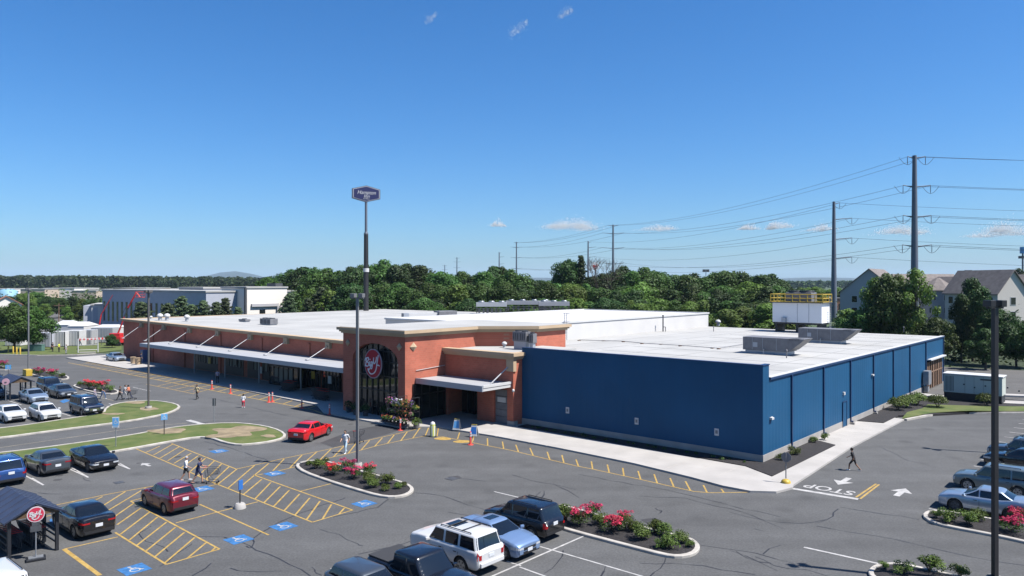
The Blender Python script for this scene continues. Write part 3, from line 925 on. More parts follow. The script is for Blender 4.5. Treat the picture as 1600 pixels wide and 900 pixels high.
b.build('tower_cornice', 'cream', shop)
b = MB(); prism_ccw(b, offset_ab(TWab, 0.25), 8.57, 8.6); b.build('tower_roof', 'roof_white', shop)
win = MB()
vpanel(win, [(aR - 0.1, 0.15), (aL + 0.1, 0.15), (aL + 0.1, 7.3), (aR - 0.1, 7.3)], -5.85, -5.75)
wo_ = win.build('tower_window', 'glass', shop)
fr = MB()
nm = 8
for i in range(nm + 1):
    a = aR + (aL - aR) * i / nm
    top = 5.4 + 1.75 * math.sqrt(max(0, 1 - ((a - cx_) / rx_) ** 2))
    bx(fr, a - 0.05, a + 0.05, -5.95, -5.86, 0.13, max(top, 5.4))
for z in (2.6, 4.0, 5.4, 6.4):
    hw_ = rx_ if z <= 5.4 else rx_ * math.sqrt(1 - ((z - 5.4) / 1.75) ** 2)
    bx(fr, cx_ - hw_, cx_ + hw_, -5.98, -5.87, z - 0.05, z + 0.05)
fr.build('window_frame', 'dark_frame', wo_)
# bracket diamonds
dm = MB()
def diamond(mb, a, z, s, b_=None, on_side=None):
    if on_side is None:
        vs = [(b_ - 0.06, a, z - s), (b_ - 0.06, a - s, z), (b_ - 0.06, a, z + s), (b_ - 0.06, a + s, z)]; c_ = (b_ - 0.22, a, z)
        ba = [(b_, *v[1:]) for v in vs]
    else:
        vs = [(on_side, a - 0.06, z - s), (on_side + s, a - 0.06, z), (on_side, a - 0.06, z + s), (on_side - s, a - 0.06, z)]; c_ = (on_side, a - 0.24, z)
        ba = [(v[0], a, v[2]) for v in vs]
    mb.nx()
    mb.add(vs + [c_] + ba, [(0, 1, 4), (1, 2, 4), (2, 3, 4), (3, 0, 4), (0, 5, 6, 1), (1, 6, 7, 2), (2, 7, 8, 3), (3, 8, 5, 0)])
diamond(dm, 31.5, 7.0, 0.42, on_side=-5.3)
diamond(dm, 32.3, 7.0, 0.36, b_=-6.3); diamond(dm, 40.2, 7.0, 0.36, b_=-6.3)
dm.build('stone_diamond', 'cream', shop)
# --- low entrance beside the tower
b = MB()
AV0, AV1, BV = 22.62, 31.48, -1.2
bx(b, AV0, AV1, BV, BV + 0.4, 3.3, 6.2)
bx(b, AV0, 23.35, BV, BV + 0.4, 0.5, 3.3); bx(b, 25.0, 27.1, BV, BV + 0.4, 0.1, 3.3); bx(b, 31.1, AV1, BV, BV + 0.4, 0.1, 3.3)
bx(b, AV0, AV0 + 0.4, BV + 0.401, 8, 0.1, 6.2)
bx(b, AV0 + 0.4, AV1, 5.2, 5.6, 0.1, 6.19)
b.build('entrance_wall', 'brick', shop)
b = MB()
for d, z0, z1 in ((0.12, 6.06, 6.2), (0.25, 6.2, 6.38), (0.4, 6.38, 6.68)):
    bx(b, AV0 - d, AV1, BV - d, BV + 0.45, z0 + 0.002, z1); bx(b, AV0 - d, AV0 + 0.4, BV + 0.451, 2.2, z0 + 0.002, z1)
bx(b, AV0 - 0.12, AV0 + 0.75, BV - 0.12, BV + 0.3, 5.0, 6.05)
b.build('entrance_cornice', 'cream', shop)
b = MB(); bx(b, AV0 + 0.01, AV1, BV + 0.42, 8.4, 6.15, 6.5); b.build('entrance_roof', 'roof_white', shop)
b = MB(); bx(b, AV0 - 0.1, AV0 + 0.65, BV - 0.1, BV + 0.5, 0.0, 0.5); b.build('pier_base', 'found', shop)
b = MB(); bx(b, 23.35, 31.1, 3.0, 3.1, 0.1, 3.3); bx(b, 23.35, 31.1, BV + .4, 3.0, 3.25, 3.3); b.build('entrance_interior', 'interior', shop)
dr = MB()
for k in range(5): bx(dr, 23.38, 24.97, BV + 0.2 + 0.0, BV + 0.28, 0.15 + k * 0.62, 0.15 + k * 0.62 + 0.58)
do = dr.build('roller_door', 'greybox', shop)
dr = MB(); bx(dr, 23.7, 24.7, BV + 0.17, BV + 0.199, 2.05, 2.5); dr.build('door_window', 'white', do)
dr = MB()
for k in range(4): bx(dr, 27.2 + k, 27.28 + k, 0.6, 0.7, 0.13, 3.2)
bx(dr, 27.15, 31.05, 0.6, 0.7, 2.4, 2.5); dr.build('entrance_door_frame', 'dark_frame', shop)
dr = MB(); bx(dr, 31.42, 31.495, -5.4, -1.22, 0.14, 3.5); so_ = dr.build('side_glass', 'glass', shop)
dr = MB()
for k in range(5): bx(dr, 31.36, 31.42, -5.4 + k * 1.03, -5.32 + k * 1.03, 0.14, 3.5)
bx(dr, 31.36, 31.42, -5.4, -1.22, 2.4, 2.5); dr.build('side_frame', 'dark_frame', so_)
dr = MB(); bx(dr, 27.15, 31.05, 0.72, 0.75, 0.13, 3.2); dr.build('entrance_glass', 'glass', shop)
b = MB(); bx(b, 23.0, 31.46, -4.9, BV - 0.01, 3.75, 3.98); b.build('entrance_canopy', 'canopy', shop)
b = MB(); bx(b, 22.85, 31.46, -5.05, -4.902, 3.55, 4.05); b.build('canopy_fascia', 'canopy_edge', shop)
b = MB(); bx(b, 22.83, 22.998, -4.9, BV - 0.01, 3.85, 4.08); bx(b, 22.87, 22.998, -4.9, BV - 0.01, 3.57, 3.80); b.build('canopy_edge', 'white', shop)
b = MB()
a = AV0 + 0.6
b.nx(); b.tube((BV - 0.1, a, 5.35), (-3.2, a + 0.35, 4.0), 0.06, 0.06, 6); b.nx(); b.tube((BV - .1, AV1 - 0.05, 4.95), (-5.0, AV1 - 0.05, 4.75), 0.03, 0.03, 6)
b.build('tie_rod', 'canopy', shop)
b = MB(); b.ell((BV - 0.12, AV0 - 0.1, 3.3), (0.13, 0.13, 0.16)); b.build('wall_lamp', 'white', shop)
# --- shop windows under the long canopy
for x0_, x1_ in ((303, 345), (350, 380), (386, 420), (466, 500), (503, 533)):
    p0_, p1_ = sorted((a_at(x0_, .9), a_at(x1_, .9)))
    b = MB(); bx(b, p0_, p1_, 0.94, 0.985, 0.2, 3.35); b.build('shopfront_shade_band', 'dark_frame', shop)  # dark bands paint in the shade on the shopfront under the canopy
def shop_window(x0, x1, z0, z1, n, pane_m='glass', b_=0.9):
    a0, a1 = sorted((a_at(x0, b_), a_at(x1, b_)))
    w = MB(); bx(w, a0, a1, b_ + 0.03, b_ + 0.09, z0, z1)
    o = w.build('shop_window', pane_m, shop)
    f = MB()
    for i in range(n + 1):
        a = a0 + (a1 - a0) * i / n; bx(f, a - 0.06, a + 0.06, b_ - 0.04, b_ + 0.028, z0, z1)
    for z in (z0, (z0 + z1) / 2 + 0.4, z1): bx(f, a0, a1, b_ - 0.05, b_ + 0.026, z - 0.05, z + 0.05)
    f.build('window_frame', 'dark_frame', o)
for x0, x1, pm in ((310, 321, 'frost'), (322, 341, 'frost'), (358, 376, 'frost'), (396, 418, 'frost')):
    shop_window(x0, x1, 1.3, 2.9, 4, pm)
for x0, x1 in ((430, 444), (446, 462)): shop_window(x0, x1, 0.25, 2.9, 3, 'glass', 0.8)
for x0, x1 in ((478, 500), (504, 530)): shop_window(x0, x1, 0.3, 2.9, 5, 'glass', 0.8)
v_ = MB()
a0, a1 = a_at(466, -0.6), a_at(421, -0.6)
bx(v_, a0, a1, -0.6, 0.84, 0.14, 2.5)
vo_ = v_.build('door_lobby', 'glass', shop)
f = MB()
for i in range(7):
    a = a0 + (a1 - a0) * i / 6; bx(f, a - 0.05, a + 0.05, -0.68, -0.61, 0.14, 2.6)
bx(f, a0, a1, -0.7, -0.605, 2.5, 2.68)
f.build('lobby_frame', 'dark_frame', vo_)
f = MB()
for i in (1, 2, 3, 4):
    a = a0 + (a1 - a0) * (i + 0.5) / 6; bx(f, a - 0.38, a + 0.38, -0.64, -0.605, 0.6, 2.3)
f.build('lobby_glass', 'frost', vo_)
for x_ in (328, 368, 408, 436, 455, 490, 516):
    f = MB(); a = a_at(x_, .8); bx(f, a - .35, a + .35, .70, .74, 1.0 + (x_ % 3) * .3, 1.9 + (x_ % 3) * .3); f.build('window_poster', ['white', 'yellowpaint', 'frost'][x_ % 3], shop)

# --- the round shop sign on the tower
sg = thing('shop_sign', 'round red shop sign reading Big Y in white script on the dark tower window', 'sign', tuple(W(a_at(585, -6.4), -6.42, 0)) , ANG_U)
zc = HZ(568, W(a_at(585, -6.4), -6.42).y)
sg.location.z = zc
def disc(mb, r, x0, x1, m=0, n=40, ry=None):
    ry = ry or r
    vs = [(x, r * math.cos(2 * math.pi * i / n), ry * math.sin(2 * math.pi * i / n)) for x in (x0, x1) for i in range(n)]
    mb.add(vs, [tuple(reversed(range(n))), tuple(range(n, 2 * n))] + [(i, (i + 1) % n, (i + 1) % n + n, i + n) for i in range(n)], m)
b = MB(); disc(b, 1.30, -0.16, -0.06, ry=1.42); b.build('sign_rim', mat('sign_rim_grey', (0.42, 0.36, 0.42), 0.5), sg)
b = MB(); disc(b, 1.22, -0.18, -0.14, ry=1.34); b.build('sign_face', mat('sign_red', (0.42, 0.015, 0.03), 0.6, spec=0.2), sg)
def stroke(mb, pts, w, x, S=1.0, up=Vector((0, 0, 1))):
    """flat ribbon lettering in the (y, z) plane of the sign; +u reads to the right = -y"""
    P = [Vector((-p[0] * S, p[1] * S)) for p in pts]
    for i, (p, q) in enumerate(zip(P, P[1:])):
        d = (q - p)
        if d.length < 1e-5: continue
        d.normalize(); n = Vector((-d.y, d.x)) * w / 2; e = d * w * 0.3
        x_ = x - 0.002 * (i % 7)
        vs = [(x_, *(p - n - e)), (x_, *(q - n + e)), (x_, *(q + n + e)), (x_, *(p + n - e))]
        mb.add(vs + [(x_ + 0.03, v[1], v[2]) for v in vs], [(0, 1, 2, 3), (4, 5, 6, 7), (0, 1, 5, 4), (2, 3, 7, 6), (1, 2, 6, 5), (3, 0, 4, 7)])
def curve(pts, n=5):
    out = []
    P = [Vector(p) for p in pts]
    P = [P[0]] + P + [P[-1]]
    for i in range(1, len(P) - 2):
        for k in range(n):
            t = k / n
            a, b_, c, d = P[i - 1], P[i], P[i + 1], P[i + 2]
            out.append(0.5 * ((2 * b_) + (c - a) * t + (2 * a - 5 * b_ + 4 * c - d) * t * t + (3 * b_ - a - 3 * c + d) * t ** 3))
    out.append(P[-2])
    return out
def big_y(mb, x, S, w):
    for s_ in ([(-.84, .18), (-.76, .32), (-.66, .34), (-.72, .05), (-.80, -.22)], [(-.70, .32), (-.50, .40), (-.44, .26), (-.62, .10), (-.46, .04), (-.44, -.12), (-.60, -.22), (-.78, -.14)],
               [(-.32, .12), (-.36, -.08), (-.28, -.16), (-.20, -.06)], [(-.29, .26), (-.27, .30)],
               [(-.02, .10), (-.14, .12), (-.18, -.04), (-.08, -.12), (.0, .08), (-.06, -.28), (-.18, -.36), (-.24, -.24), (-.02, -.12)],
               [(.12, .42), (.10, .12), (.20, .02), (.36, .20), (.44, .48)], [(.62, .62), (.50, .10), (.36, -.42), (.12, -.66), (-.22, -.72), (-.46, -.52), (-.50, -.38)], [(-.50, -.38), (-.40, -.46), (-.34, -.36)], [(.44, -.10), (.60, -.06), (.74, -.10)]):
        stroke(mb, curve(s_), w, x, S)
b = MB(); big_y(b, -0.215, 1.38, 0.10); b.build('sign_lettering', mat('sign_white', (0.85, 0.85, 0.88), 0.5), sg)

# ================================================ THE BLUE HALL
hall = thing('blue_metal_hall', 'blue ribbed metal hall with flat white roof at the right end of the shop', 'building', **BLD)
b = MB()
bx(b, 0.0, 22.6, 0.0, 0.3, 0.66, 7.05)
bx(b, 0.0, 0.3, 0.301, 1.1, 0.66, 7.05)
bx(b, 0.0, 0.3, 1.101, 48.6, 0.66, 5.95)
bx(b, 0.0, 0.3, 48.6, 56.9, 3.6, 5.95); bx(b, 0.0, 0.3, 56.9, 57.7, 0.3, 5.95)
bx(b, 0.3, 33, 57.4, 57.7, 0.0, 5.95)
b.build('wall', 'blue', hall)
b = MB(); bx(b, -0.04, 22.6, -0.04, 0.26, 0.0, 0.66); bx(b, -0.04, 0.26, 0.261, 48.6, 0.0, 0.66); b.build('foundation', 'found', hall)
b = MB(); bx(b, -0.05, 22.6, -0.05, 0.34, 7.052, 7.12); bx(b, -0.05, 0.34, 0.341, 1.15, 7.052, 7.12); bx(b, -0.12, 0.1, 1.16, 57.8, 5.952, 6.12); b.build('coping', 'blue_trim', hall)
b = MB(); bx(b, 0.102, 0.32, 1.16, 57.8, 5.96, 6.16); bx(b, -0.10, 0.09, 1.17, 57.8, 6.122, 6.15); b.build('gutter_edge', 'white', hall)
b = MB(); bx(b, 0.31, 22.6, 0.31, 57.4, 5.5, 6.1); bx(b, 22.6, 33.0, 8.0, 57.4, 5.5, 6.1); b.build('hall_roof', 'roof_white', hall)
ds = MB(); ft = MB()
def b_at(px, a0=0.0):
    r = Vector(((px - 800) / F_PX, 1.0)); o = Vector((C0.x + a0 * V2.x, C0.y + a0 * V2.y))
    t, bb = np.linalg.solve(np.array([[r.x, -U2.x], [r.y, -U2.y]]), np.array([o.x, o.y])); return float(bb)
for x in (1236, 1286, 1328, 1364, 1395, 1421, 1446):
    bb = b_at(x); ds.nx(); ft.nx()
    bx(ds, -0.13, -0.002, bb - 0.07, bb + 0.07, 0.35, 5.95); bx(ds, -0.3, -0.131, bb - 0.07, bb + 0.07, 0.32, 0.45)
    bx(ft, -0.42, -0.14, bb - 0.15, bb + 0.15, 0.14, 0.31)
ds.nx(); bx(ds, -0.1, -0.002, 57.4, 57.6, 0.3, 5.95)
ds.build('downpipe', 'blue_trim', hall); ft.build('splash_block', 'found', hall)
b = MB(); bb = b_at(1319); bx(b, -0.05, -0.003, bb - 0.5, bb + 0.5, 0.15, 2.35); d_ = b.build('side_door', 'blue', hall)
b = MB(); bx(b, -0.09, -0.051, bb - 0.58, bb - 0.5, 0.13, 2.43); bx(b, -0.09, -0.051, bb + 0.5, bb + 0.58, 0.13, 2.43); bx(b, -0.09, -0.051, bb - 0.5, bb + 0.5, 2.35, 2.43); b.build('door_frame', 'blue_trim', d_)
b = MB(); b.nx(); bb = b_at(1204); bx(b, -0.2, -0.003, bb - 0.2, bb + 0.2, 3.05, 3.2); b.tube((bb + 0.0, -0.1, 3.2), (bb, -0.1, 3.26), 0.12, 0.05, 8)
bb = b_at(1362); b.nx(); bx(b, -0.2, -0.003, bb - 0.2, bb + 0.2, 3.9, 4.05)
bb = b_at(1317.5); b.nx(); bx(b, -0.15, -0.003, bb - 0.15, bb + 0.15, 3.0, 3.25); b.build('wall_lamp', 'white', hall)
b = MB()
for x, y in ((887, 641), (995, 658), (1120, 675)):
    a = a_at(x, 0); z = HZ(y, W(a, 0).y); b.nx(); bx(b, a - 0.17, a + 0.17, -0.05, -0.003, z - 0.26, z + 0.26)
b.build('notice_plate', 'white', hall)
b = MB()
for x, y in ((887, 641), (995, 658), (1120, 675)):
    a = a_at(x, 0); z = HZ(y, W(a, 0).y); b.nx(); bx(b, a - 0.1, a + 0.1, -0.055, -0.051, z - 0.12, z + 0.14)
b.build('plate_printing', 'greybox', hall)
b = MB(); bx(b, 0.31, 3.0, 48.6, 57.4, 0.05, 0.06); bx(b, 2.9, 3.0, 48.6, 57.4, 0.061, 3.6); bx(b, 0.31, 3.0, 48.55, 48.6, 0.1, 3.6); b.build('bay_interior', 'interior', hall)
b = MB()
for k in range(9):
    bb = 49.0 + k * 0.95
    bx(b, -0.02, 0.1, bb, bb + (0.32 if k % 3 else 0.5), 0.1, 3.35)
bx(b, -0.05, 0.12, 48.6, 57.0, 2.0, 2.12)
b.build('timber_screen', 'wood', hall)
b = MB(); bx(b, -0.45, 0.2, 49.0, 57.2, 3.602, 3.75); b.build('bay_lintel', 'white', hall)
b = MB(); bx(b, -0.75, -0.13, 46.2, 47.6, 1.0, 2.6); bx(b, -0.6, -0.15, 46.5, 47.2, 0.14, 0.8); b.build('meter_cabinet', 'steel', hall)

# ================================================ ON THE ROOFS
def rooftop_unit(a0, a1, b0, b1, z0, h, label, hood=1.5):
    t = thing('rooftop_unit', label, 'air conditioner', tuple(W((a0 + a1) / 2, b0, z0)), ANG_U, 'large air handling units on the roof of the blue hall')
    L_ = a0 - a1; d = b1 - b0
    m_ = MB(); m_.box(0, d, -L_ / 2, L_ / 2, 0.35, h); m_.build('cabinet', 'greybox', t, bevel=0.03)
    m_ = MB(); m_.box(0.15, d - 0.15, -L_ / 2 + 0.2, L_ / 2 - 0.2, 0, 0.35); m_.build('roof_kerb', 'canopy_edge', t)
    m_ = MB(); y0 = -L_ / 2 - 0.004
    m_.add([(0.02, y0, h), (0.02, y0 - hood, h), (0.02, y0 - hood * 0.82, h - 0.3), (0.02, y0 - 0.15, 0.45), (0.02, y0, 0.45), (d, y0, h), (d, y0 - hood, h), (d, y0 - hood * 0.82, h - 0.3), (d, y0 - 0.15, 0.45), (d, y0, 0.45)],
           [(4, 3, 2, 1, 0), (5, 6, 7, 8, 9), (0, 1, 6, 5), (1, 2, 7, 6), (2, 3, 8, 7), (3, 4, 9, 8)])
    m_.build('intake_hood', 'greybox', t)
    m_ = MB()
    for k in range(7):
        s_ = (k + 1) / 8; m_.box(0.0, d, y0 - hood * 0.7 * s_ - 0.03, y0 - hood * 0.7 * s_, h - 0.2, h + 0.012)
    m_.build('hood_louvre', 'dkgrey', t)
    m_ = MB()
    for s_ in (0.25, 0.55, 0.78): m_.nx(); m_.box(-0.02, -0.002, -L_ / 2 + L_ * s_, -L_ / 2 + L_ * s_ + 0.03, 0.4, h - 0.05)
    m_.nx(); m_.box(-0.03, -0.003, L_ / 2 - 1.5, L_ / 2 - 1.05, h - 0.95, h - 0.5)
    m_.build('access_panel', 'canopy_edge', t)
    m_ = MB(); m_.tube((-0.25, -L_ / 2 + 2.3, 0), (-0.25, -L_ / 2 + 2.3, 0.5), 0.04); m_.tube((-0.25, -L_ / 2 + 2.3, 0.5), (0, -L_ / 2 + 2.3, 0.5), 0.04); m_.tube((-0.3, -L_ / 2 + 3.3, 0.06), (-0.3, -L_ / 2 + 1.3, 0.06), 0.03)
    m_.build('gas_pipe', 'canopy', t)
    return t
rooftop_unit(9.7, 5.2, 18.4, 20.7, 6.1, 1.62, 'nearer and left of the two grey hooded air units on the hall roof')
rooftop_unit(10.6, 5.7, 35.6, 37.9, 6.1, 1.65, 'farther grey hooded air unit, the one nearest the cabinet with yellow railing')

# white cooling cabinet with yellow railing
t = thing('cooling_tower', 'white cooling cabinet with a yellow railing on top, at the back of the hall', 'cooling tower', tuple(W(a_at(1284, 52.6), 52.6, 6.1)), ANG_U)
CL = a_at(1207, 52.6) - a_at(1284, 52.6); CD_ = W(a_at(1284, 52.6), 52.6).y; CZ0, CZ1 = HZ(505.5, CD_) - 6.1, HZ(474, CD_) - 6.1
m_ = MB(); m_.box(0, 3.2, 0, CL, CZ0, CZ1); m_.build('cabinet', 'white_bright', t, bevel=0.03)
m_ = MB()
for y in (.5, CL / 2, CL - .5): m_.box(0.1, 3.0, y - 0.15, y + 0.15, 0, CZ0 - .25)
m_.box(0.02, 3.1, .1, CL - .1, CZ0 - .25, CZ0 - .003); m_.build('support_frame', 'blackmetal', t)
m_ = MB()
for z in (.15, .65, 1.2):
    z += CZ1
    for p, q in (((-.2, -.2), (3.4, -.2)), ((3.4, -.2), (3.4, CL + .2)), ((3.4, CL + .2), (-.2, CL + .2)), ((-.2, CL + .2), (-.2, -.2))): m_.tube((*p, z), (*q, z), 0.06, 0.06, 6)
for i in range(8):
    for x in (-.2, 3.4): m_.tube((x, -.2 + i * (CL + .4) / 7, CZ1), (x, -.2 + i * (CL + .4) / 7, CZ1 + 1.2), 0.06, 0.06, 6)
for x in (1.0, 2.2):
    for y in (-.2, CL + .2): m_.tube((x, y, CZ1), (x, y, CZ1 + 1.2), 0.06, 0.06, 6)
m_.build('railing', 'yellowpaint', t)
m_ = MB(); m_.box(-0.3, 3.5, -.3, CL + .3, CZ1 + .002, CZ1 + .1); m_.build('deck_edge', 'dkgrey', t)
m_ = MB(); m_.box(0.6, 2.8, 1.6, CL - 1.6, CZ1 + .102, CZ1 + 1.45); m_.build('fan_housing', 'greybox', t, bevel=0.1)
m_ = MB()
for y in (CL * .38, CL * .62): m_.lathe([(1.0, 0), (1.05, 0.22), (0.95, 0.24)], 20, (1.7, y, CZ1 + 1.452))
m_.build('fan_ring', 'blackmetal', t)
m_ = MB(); m_.box(-0.02, -0.003, CL * .48, CL * .48 + .06, CZ0 + .05, CZ1 - .1); m_.nx(); m_.box(-0.02, -0.003, CL * .25, CL * .25 + .06, CZ0 + .05, CZ1 - .1); m_.nx(); m_.box(-0.3, -0.003, CL - 2.0, CL - 1.4, CZ0, CZ0 + .7); m_.build('panel_joint', 'canopy_edge', t)
m_ = MB()
for k in range(11): m_.tube((2.3, -.3, 0.1 + k * 0.32), (2.8, -.3, 0.1 + k * 0.32), 0.03, 0.03, 5)
for x in (2.3, 2.8): m_.tube((x, -.3, 0), (x, -.3, CZ1 + .8), 0.04, 0.04, 5)
m_.build('ladder', 'steel', t)

# roof ladder on the raised block
t = thing('roof_ladder', 'caged steel ladder against the white raised wall of the shop roof', 'ladder', tuple(W(33, 20.1, 6.1)), ANG_U)
m_ = MB()
for x in (-0.25, 0.25): m_.tube((x, -0.2, 0), (x, -0.2, 3.3), 0.035, 0.035, 6)
for k in range(10): m_.tube((-0.25, -0.2, 0.25 + k * 0.3), (0.25, -0.2, 0.25 + k * 0.3), 0.02, 0.02, 5)
for z in (1.5, 2.2, 3.2):
    pts = [(-0.45 * math.cos(R(s_)), -0.2 - 0.6 * math.sin(R(s_)), z) for s_ in range(0, 181, 30)]
    m_.path(pts, 0.03, 5)
m_.build('ladder_frame', 'steel', t)

def mushroom(a, bb, z, s, label, kind='vent'):
    t = thing('roof_vent', label, 'roof vent', tuple(W(a, bb, z)), 0, 'vents on the white roofs')
    m_ = MB(); m_.tube((0, 0, 0), (0, 0, 0.6 * s), 0.28 * s, 0.28 * s, 12); m_.build('stem', 'canopy', t)
    m_ = MB(); m_.lathe([(0.42 * s, 0.55 * s), (0.5 * s, 0.62 * s), (0.46 * s, 0.85 * s), (0.25 * s, 1.05 * s), (0.04, 1.1 * s)], 14); m_.build('cap', 'white', t)
    return t
def on_roof(px, py, z): 
    p = G(px, py, z); return p
for px, py, s, lb in ((250, 499, 1.05, 'tall white mushroom vent, left of the pair at the left end of the roof'), (261, 499, 1.05, 'tall white mushroom vent, right of the pair at the left end of the roof'), (292, 500, 0.95, 'squat white dome vent on its own, right of the pair of mushroom vents'),
                      (236, 497, 0.5, 'small white stub vent at the far left end of the long roof'), (941, 0, 0, None)):
    if not lb: continue
    p = G(px, py, 6.85); t = mushroom(0, 0, 0, s, lb); t.location = (p.x, p.y, 6.7)
p = G(866, 533, 6.5)
t = mushroom(0, 0, 0, 0.55, 'small white vent on the low entrance roof beside its air unit'); p = G(788, 543, 6.5); t.location = (p.x, p.y, 6.5)
t = mushroom(0, 0, 0, 0.9, 'white vent beside the right end of the raised roof block'); p = G(1098, 510, 6.1); t.location = (p.x, p.y, 6.1)
t = mushroom(0, 0, 0, 0.9, 'rearmost shiny vent at the right end of the raised roof block'); p = G(1122, 509, 6.1); t.location = (p.x, p.y, 6.1)

def ac_box(px, py, z, L_, d, h, label, legs=0.25, fans=2):
    p = G(px, py, z)
    t = thing('air_conditioner', label, 'air conditioner', (p.x, p.y, z), ANG_U)
    m_ = MB(); m_.box(0, d, -L_ / 2, L_ / 2, legs, h); m_.build('casing', 'greybox', t, bevel=0.02)
    m_ = MB()
    for k in range(fans):
        y = -L_ / 2 + L_ * (k + 0.5) / fans
        m_.lathe([(min(d, L_ / fans) * 0.42, 0), (min(d, L_ / fans) * 0.4, 0.1)], 14, (d / 2, y, h + 0.002))
        for i in range(3):
            m_.tube((-0.012, y - 0.25 + i * 0.25, legs + 0.15), (-0.012, y - 0.25 + i * 0.25, h - 0.15), 0.03, 0.03, 4)
    m_.build('fan_grille', 'blackmetal', t)
    m_ = MB(); m_.box(0.1, d - 0.1, -L_ / 2 + 0.1, L_ / 2 - 0.1, 0, legs); m_.build('stand', 'canopy_edge', t)
    return t
ac_box(414, 509, 6.4, 3.0, 1.3, 1.1, 'slatted grey air unit alone on the long white roof', fans=3)
ac_box(378, 504, 6.5, 2.2, 0.9, 0.55, 'low pale roof fitting left of the slatted grey air unit', fans=1)
t_ = ac_box(815, 539, 6.5, 1.7, 0.8, 1.75, 'grey twin fan condenser on the low entrance roof', legs=.8, fans=2); t_.location = W(a_at(811, 3.2), 3.2, 6.5)
t_ = ac_box(828, 536, 6.5, 0.6, 0.6, 1.6, 'narrow vented cabinet right of the twin fan condenser', legs=.7, fans=1); t_.location = W(a_at(829, 3.4), 3.4, 6.5)
# duct with its end unit
p0, p1 = G(629, 506, 6.6), G(700, 502, 6.8)
t = thing('roof_duct', 'long white insulated duct running to a grey unit on the roof behind the tower', 'duct', (p0.x, p0.y, 6.5), math.atan2((p1 - p0).y, (p1 - p0).x))
L_ = (p1 - p0).length
m_ = MB(); m_.box(0, L_ - 2.0, -0.5, 0.5, 0.75, 1.75); m_.build('duct_run', 'white', t)
m_ = MB(); m_.box(0, 0.9, -0.51, 0.51, 0.0, 1.752); m_.build('duct_drop', 'canopy_edge', t)
m_ = MB(); m_.box(L_ - 2.0, L_ + 1.2, -0.9, 1.2, 0.3, 2.0); m_.build('end_unit', 'greybox', t, bevel=0.05)
m_ = MB()
for k in range(5):
    x = 1.5 + k * (L_ - 4) / 5
    m_.box(x, x + 0.06, -0.45, 0.45, 0.0, 0.75)
m_.box(L_ - 1.8, L_ + 1.0, -0.8, 1.1, 0, 0.3); m_.build('duct_leg', 'steel', t)
# rack of condensers on legs
def condenser_row(px0, px1, py, z, label):
    p, q = G(px0, py, z), G(px1, py, z)
    t = thing('condenser_bank', label, 'condenser', (p.x, p.y, z), math.atan2((q - p).y, (q - p).x), 'refrigeration condensers on steel stands behind the tower')
    L_ = (q - p).length
    n = max(3, int(L_ / 2.4))
    m_ = MB(); m_.box(0, L_, 0, 1.6, 1.35, 2.15); m_.build('coil_casing', 'canopy', t)
    m_ = MB()
    for k in range(n): m_.lathe([(0.55, 0), (0.6, 0.15), (0.5, 0.28)], 12, ((k + 0.5) * L_ / n, 0.8, 2.152))
    m_.build('fan_cowl', 'steel', t)
    m_ = MB()
    for k in range(n + 1):
        for y in (0.05, 1.5): m_.tube((0.1 + k * (L_ - 0.2) / n, y, 0), (0.1 + k * (L_ - 0.2) / n, y, 1.35), 0.06, 0.06, 5)
    for z_ in (0.5, 0.9): m_.tube((0, 0.0, z_), (L_, 0, z_), 0.05, 0.05, 5)
    m_.build('stand', 'dkgrey', t)
    m_ = MB()
    for k in range(n * 2): m_.box(0.4 + k * (L_ - 1) / (2 * n), 0.75 + k * (L_ - 1) / (2 * n), 0.2, 0.9, 0.1, 1.0)
    m_.build('pipe_gear', 'greybox', t)
    return t
condenser_row(744, 792, 490, 7.05, 'left bank of pale condensers on steel legs behind the tower')
condenser_row(790, 862, 486, 7.05, 'highest and longest bank of pale condensers behind the tower')
condenser_row(842, 890, 488.5, 7.05, 'right bank of pale condensers, next to the raised white block')
# pipes, small fittings
pr = thing('roof_pipe', 'thin gas pipe on small blocks crossing the white hall roof', 'pipe', (0, 0, 0))
m_ = MB(); k_ = MB()
pts = [G(905, 531, 6.2), G(974, 533, 6.2), G(1003, 536, 6.2), G(1063, 539.5, 6.2), G(1123, 544, 6.2), G(1160, 538, 6.2)]
m_.path([tuple(p) for p in pts], 0.035, 5)
for p in pts[:-1] + [G(943, 531.5, 6.2), G(1033, 537, 6.2), G(1113, 543, 6.2)]: k_.obox((p.x, p.y, 6.13), (0.4, 0.25, 0.1), ANG_U)
m_.build('pipe_run', 'greybox', pr); k_.build('pipe_block', 'wood', pr)
for px, y0, y1, lb in ((910, 503, 528, 'white downpipe box on the near end of the raised wall'), (1036, 494, 518, 'thin dark flue pipe against the raised white wall')):
    z = 6.1
    p = G(px, y1, z); h = (y1 - y0) / F_PX * p.y
    t = tag(MB().build('flue_pipe', 'dkgrey'), lb, 'pipe')
    m_ = MB(); m_.tube((0, 0, 0), (0, 0, h), 0.09, 0.09, 8); m_.tube((0.35, 0, 0), (0.35, 0, h * 0.3), 0.05, 0.05, 8); m_.tube((0, 0, h * 0.3), (0.35, 0, h * 0.3), 0.05, 0.05, 6); m_.lathe([(0.14, h), (0.14, h + 0.12), (0.02, h + 0.2)], 8)
    bpy.data.objects.remove(t)
    t = tag(m_.build('flue_pipe', 'dkgrey' if px > 1000 else 'greypole', None, (p.x, p.y, z)), lb, 'pipe')
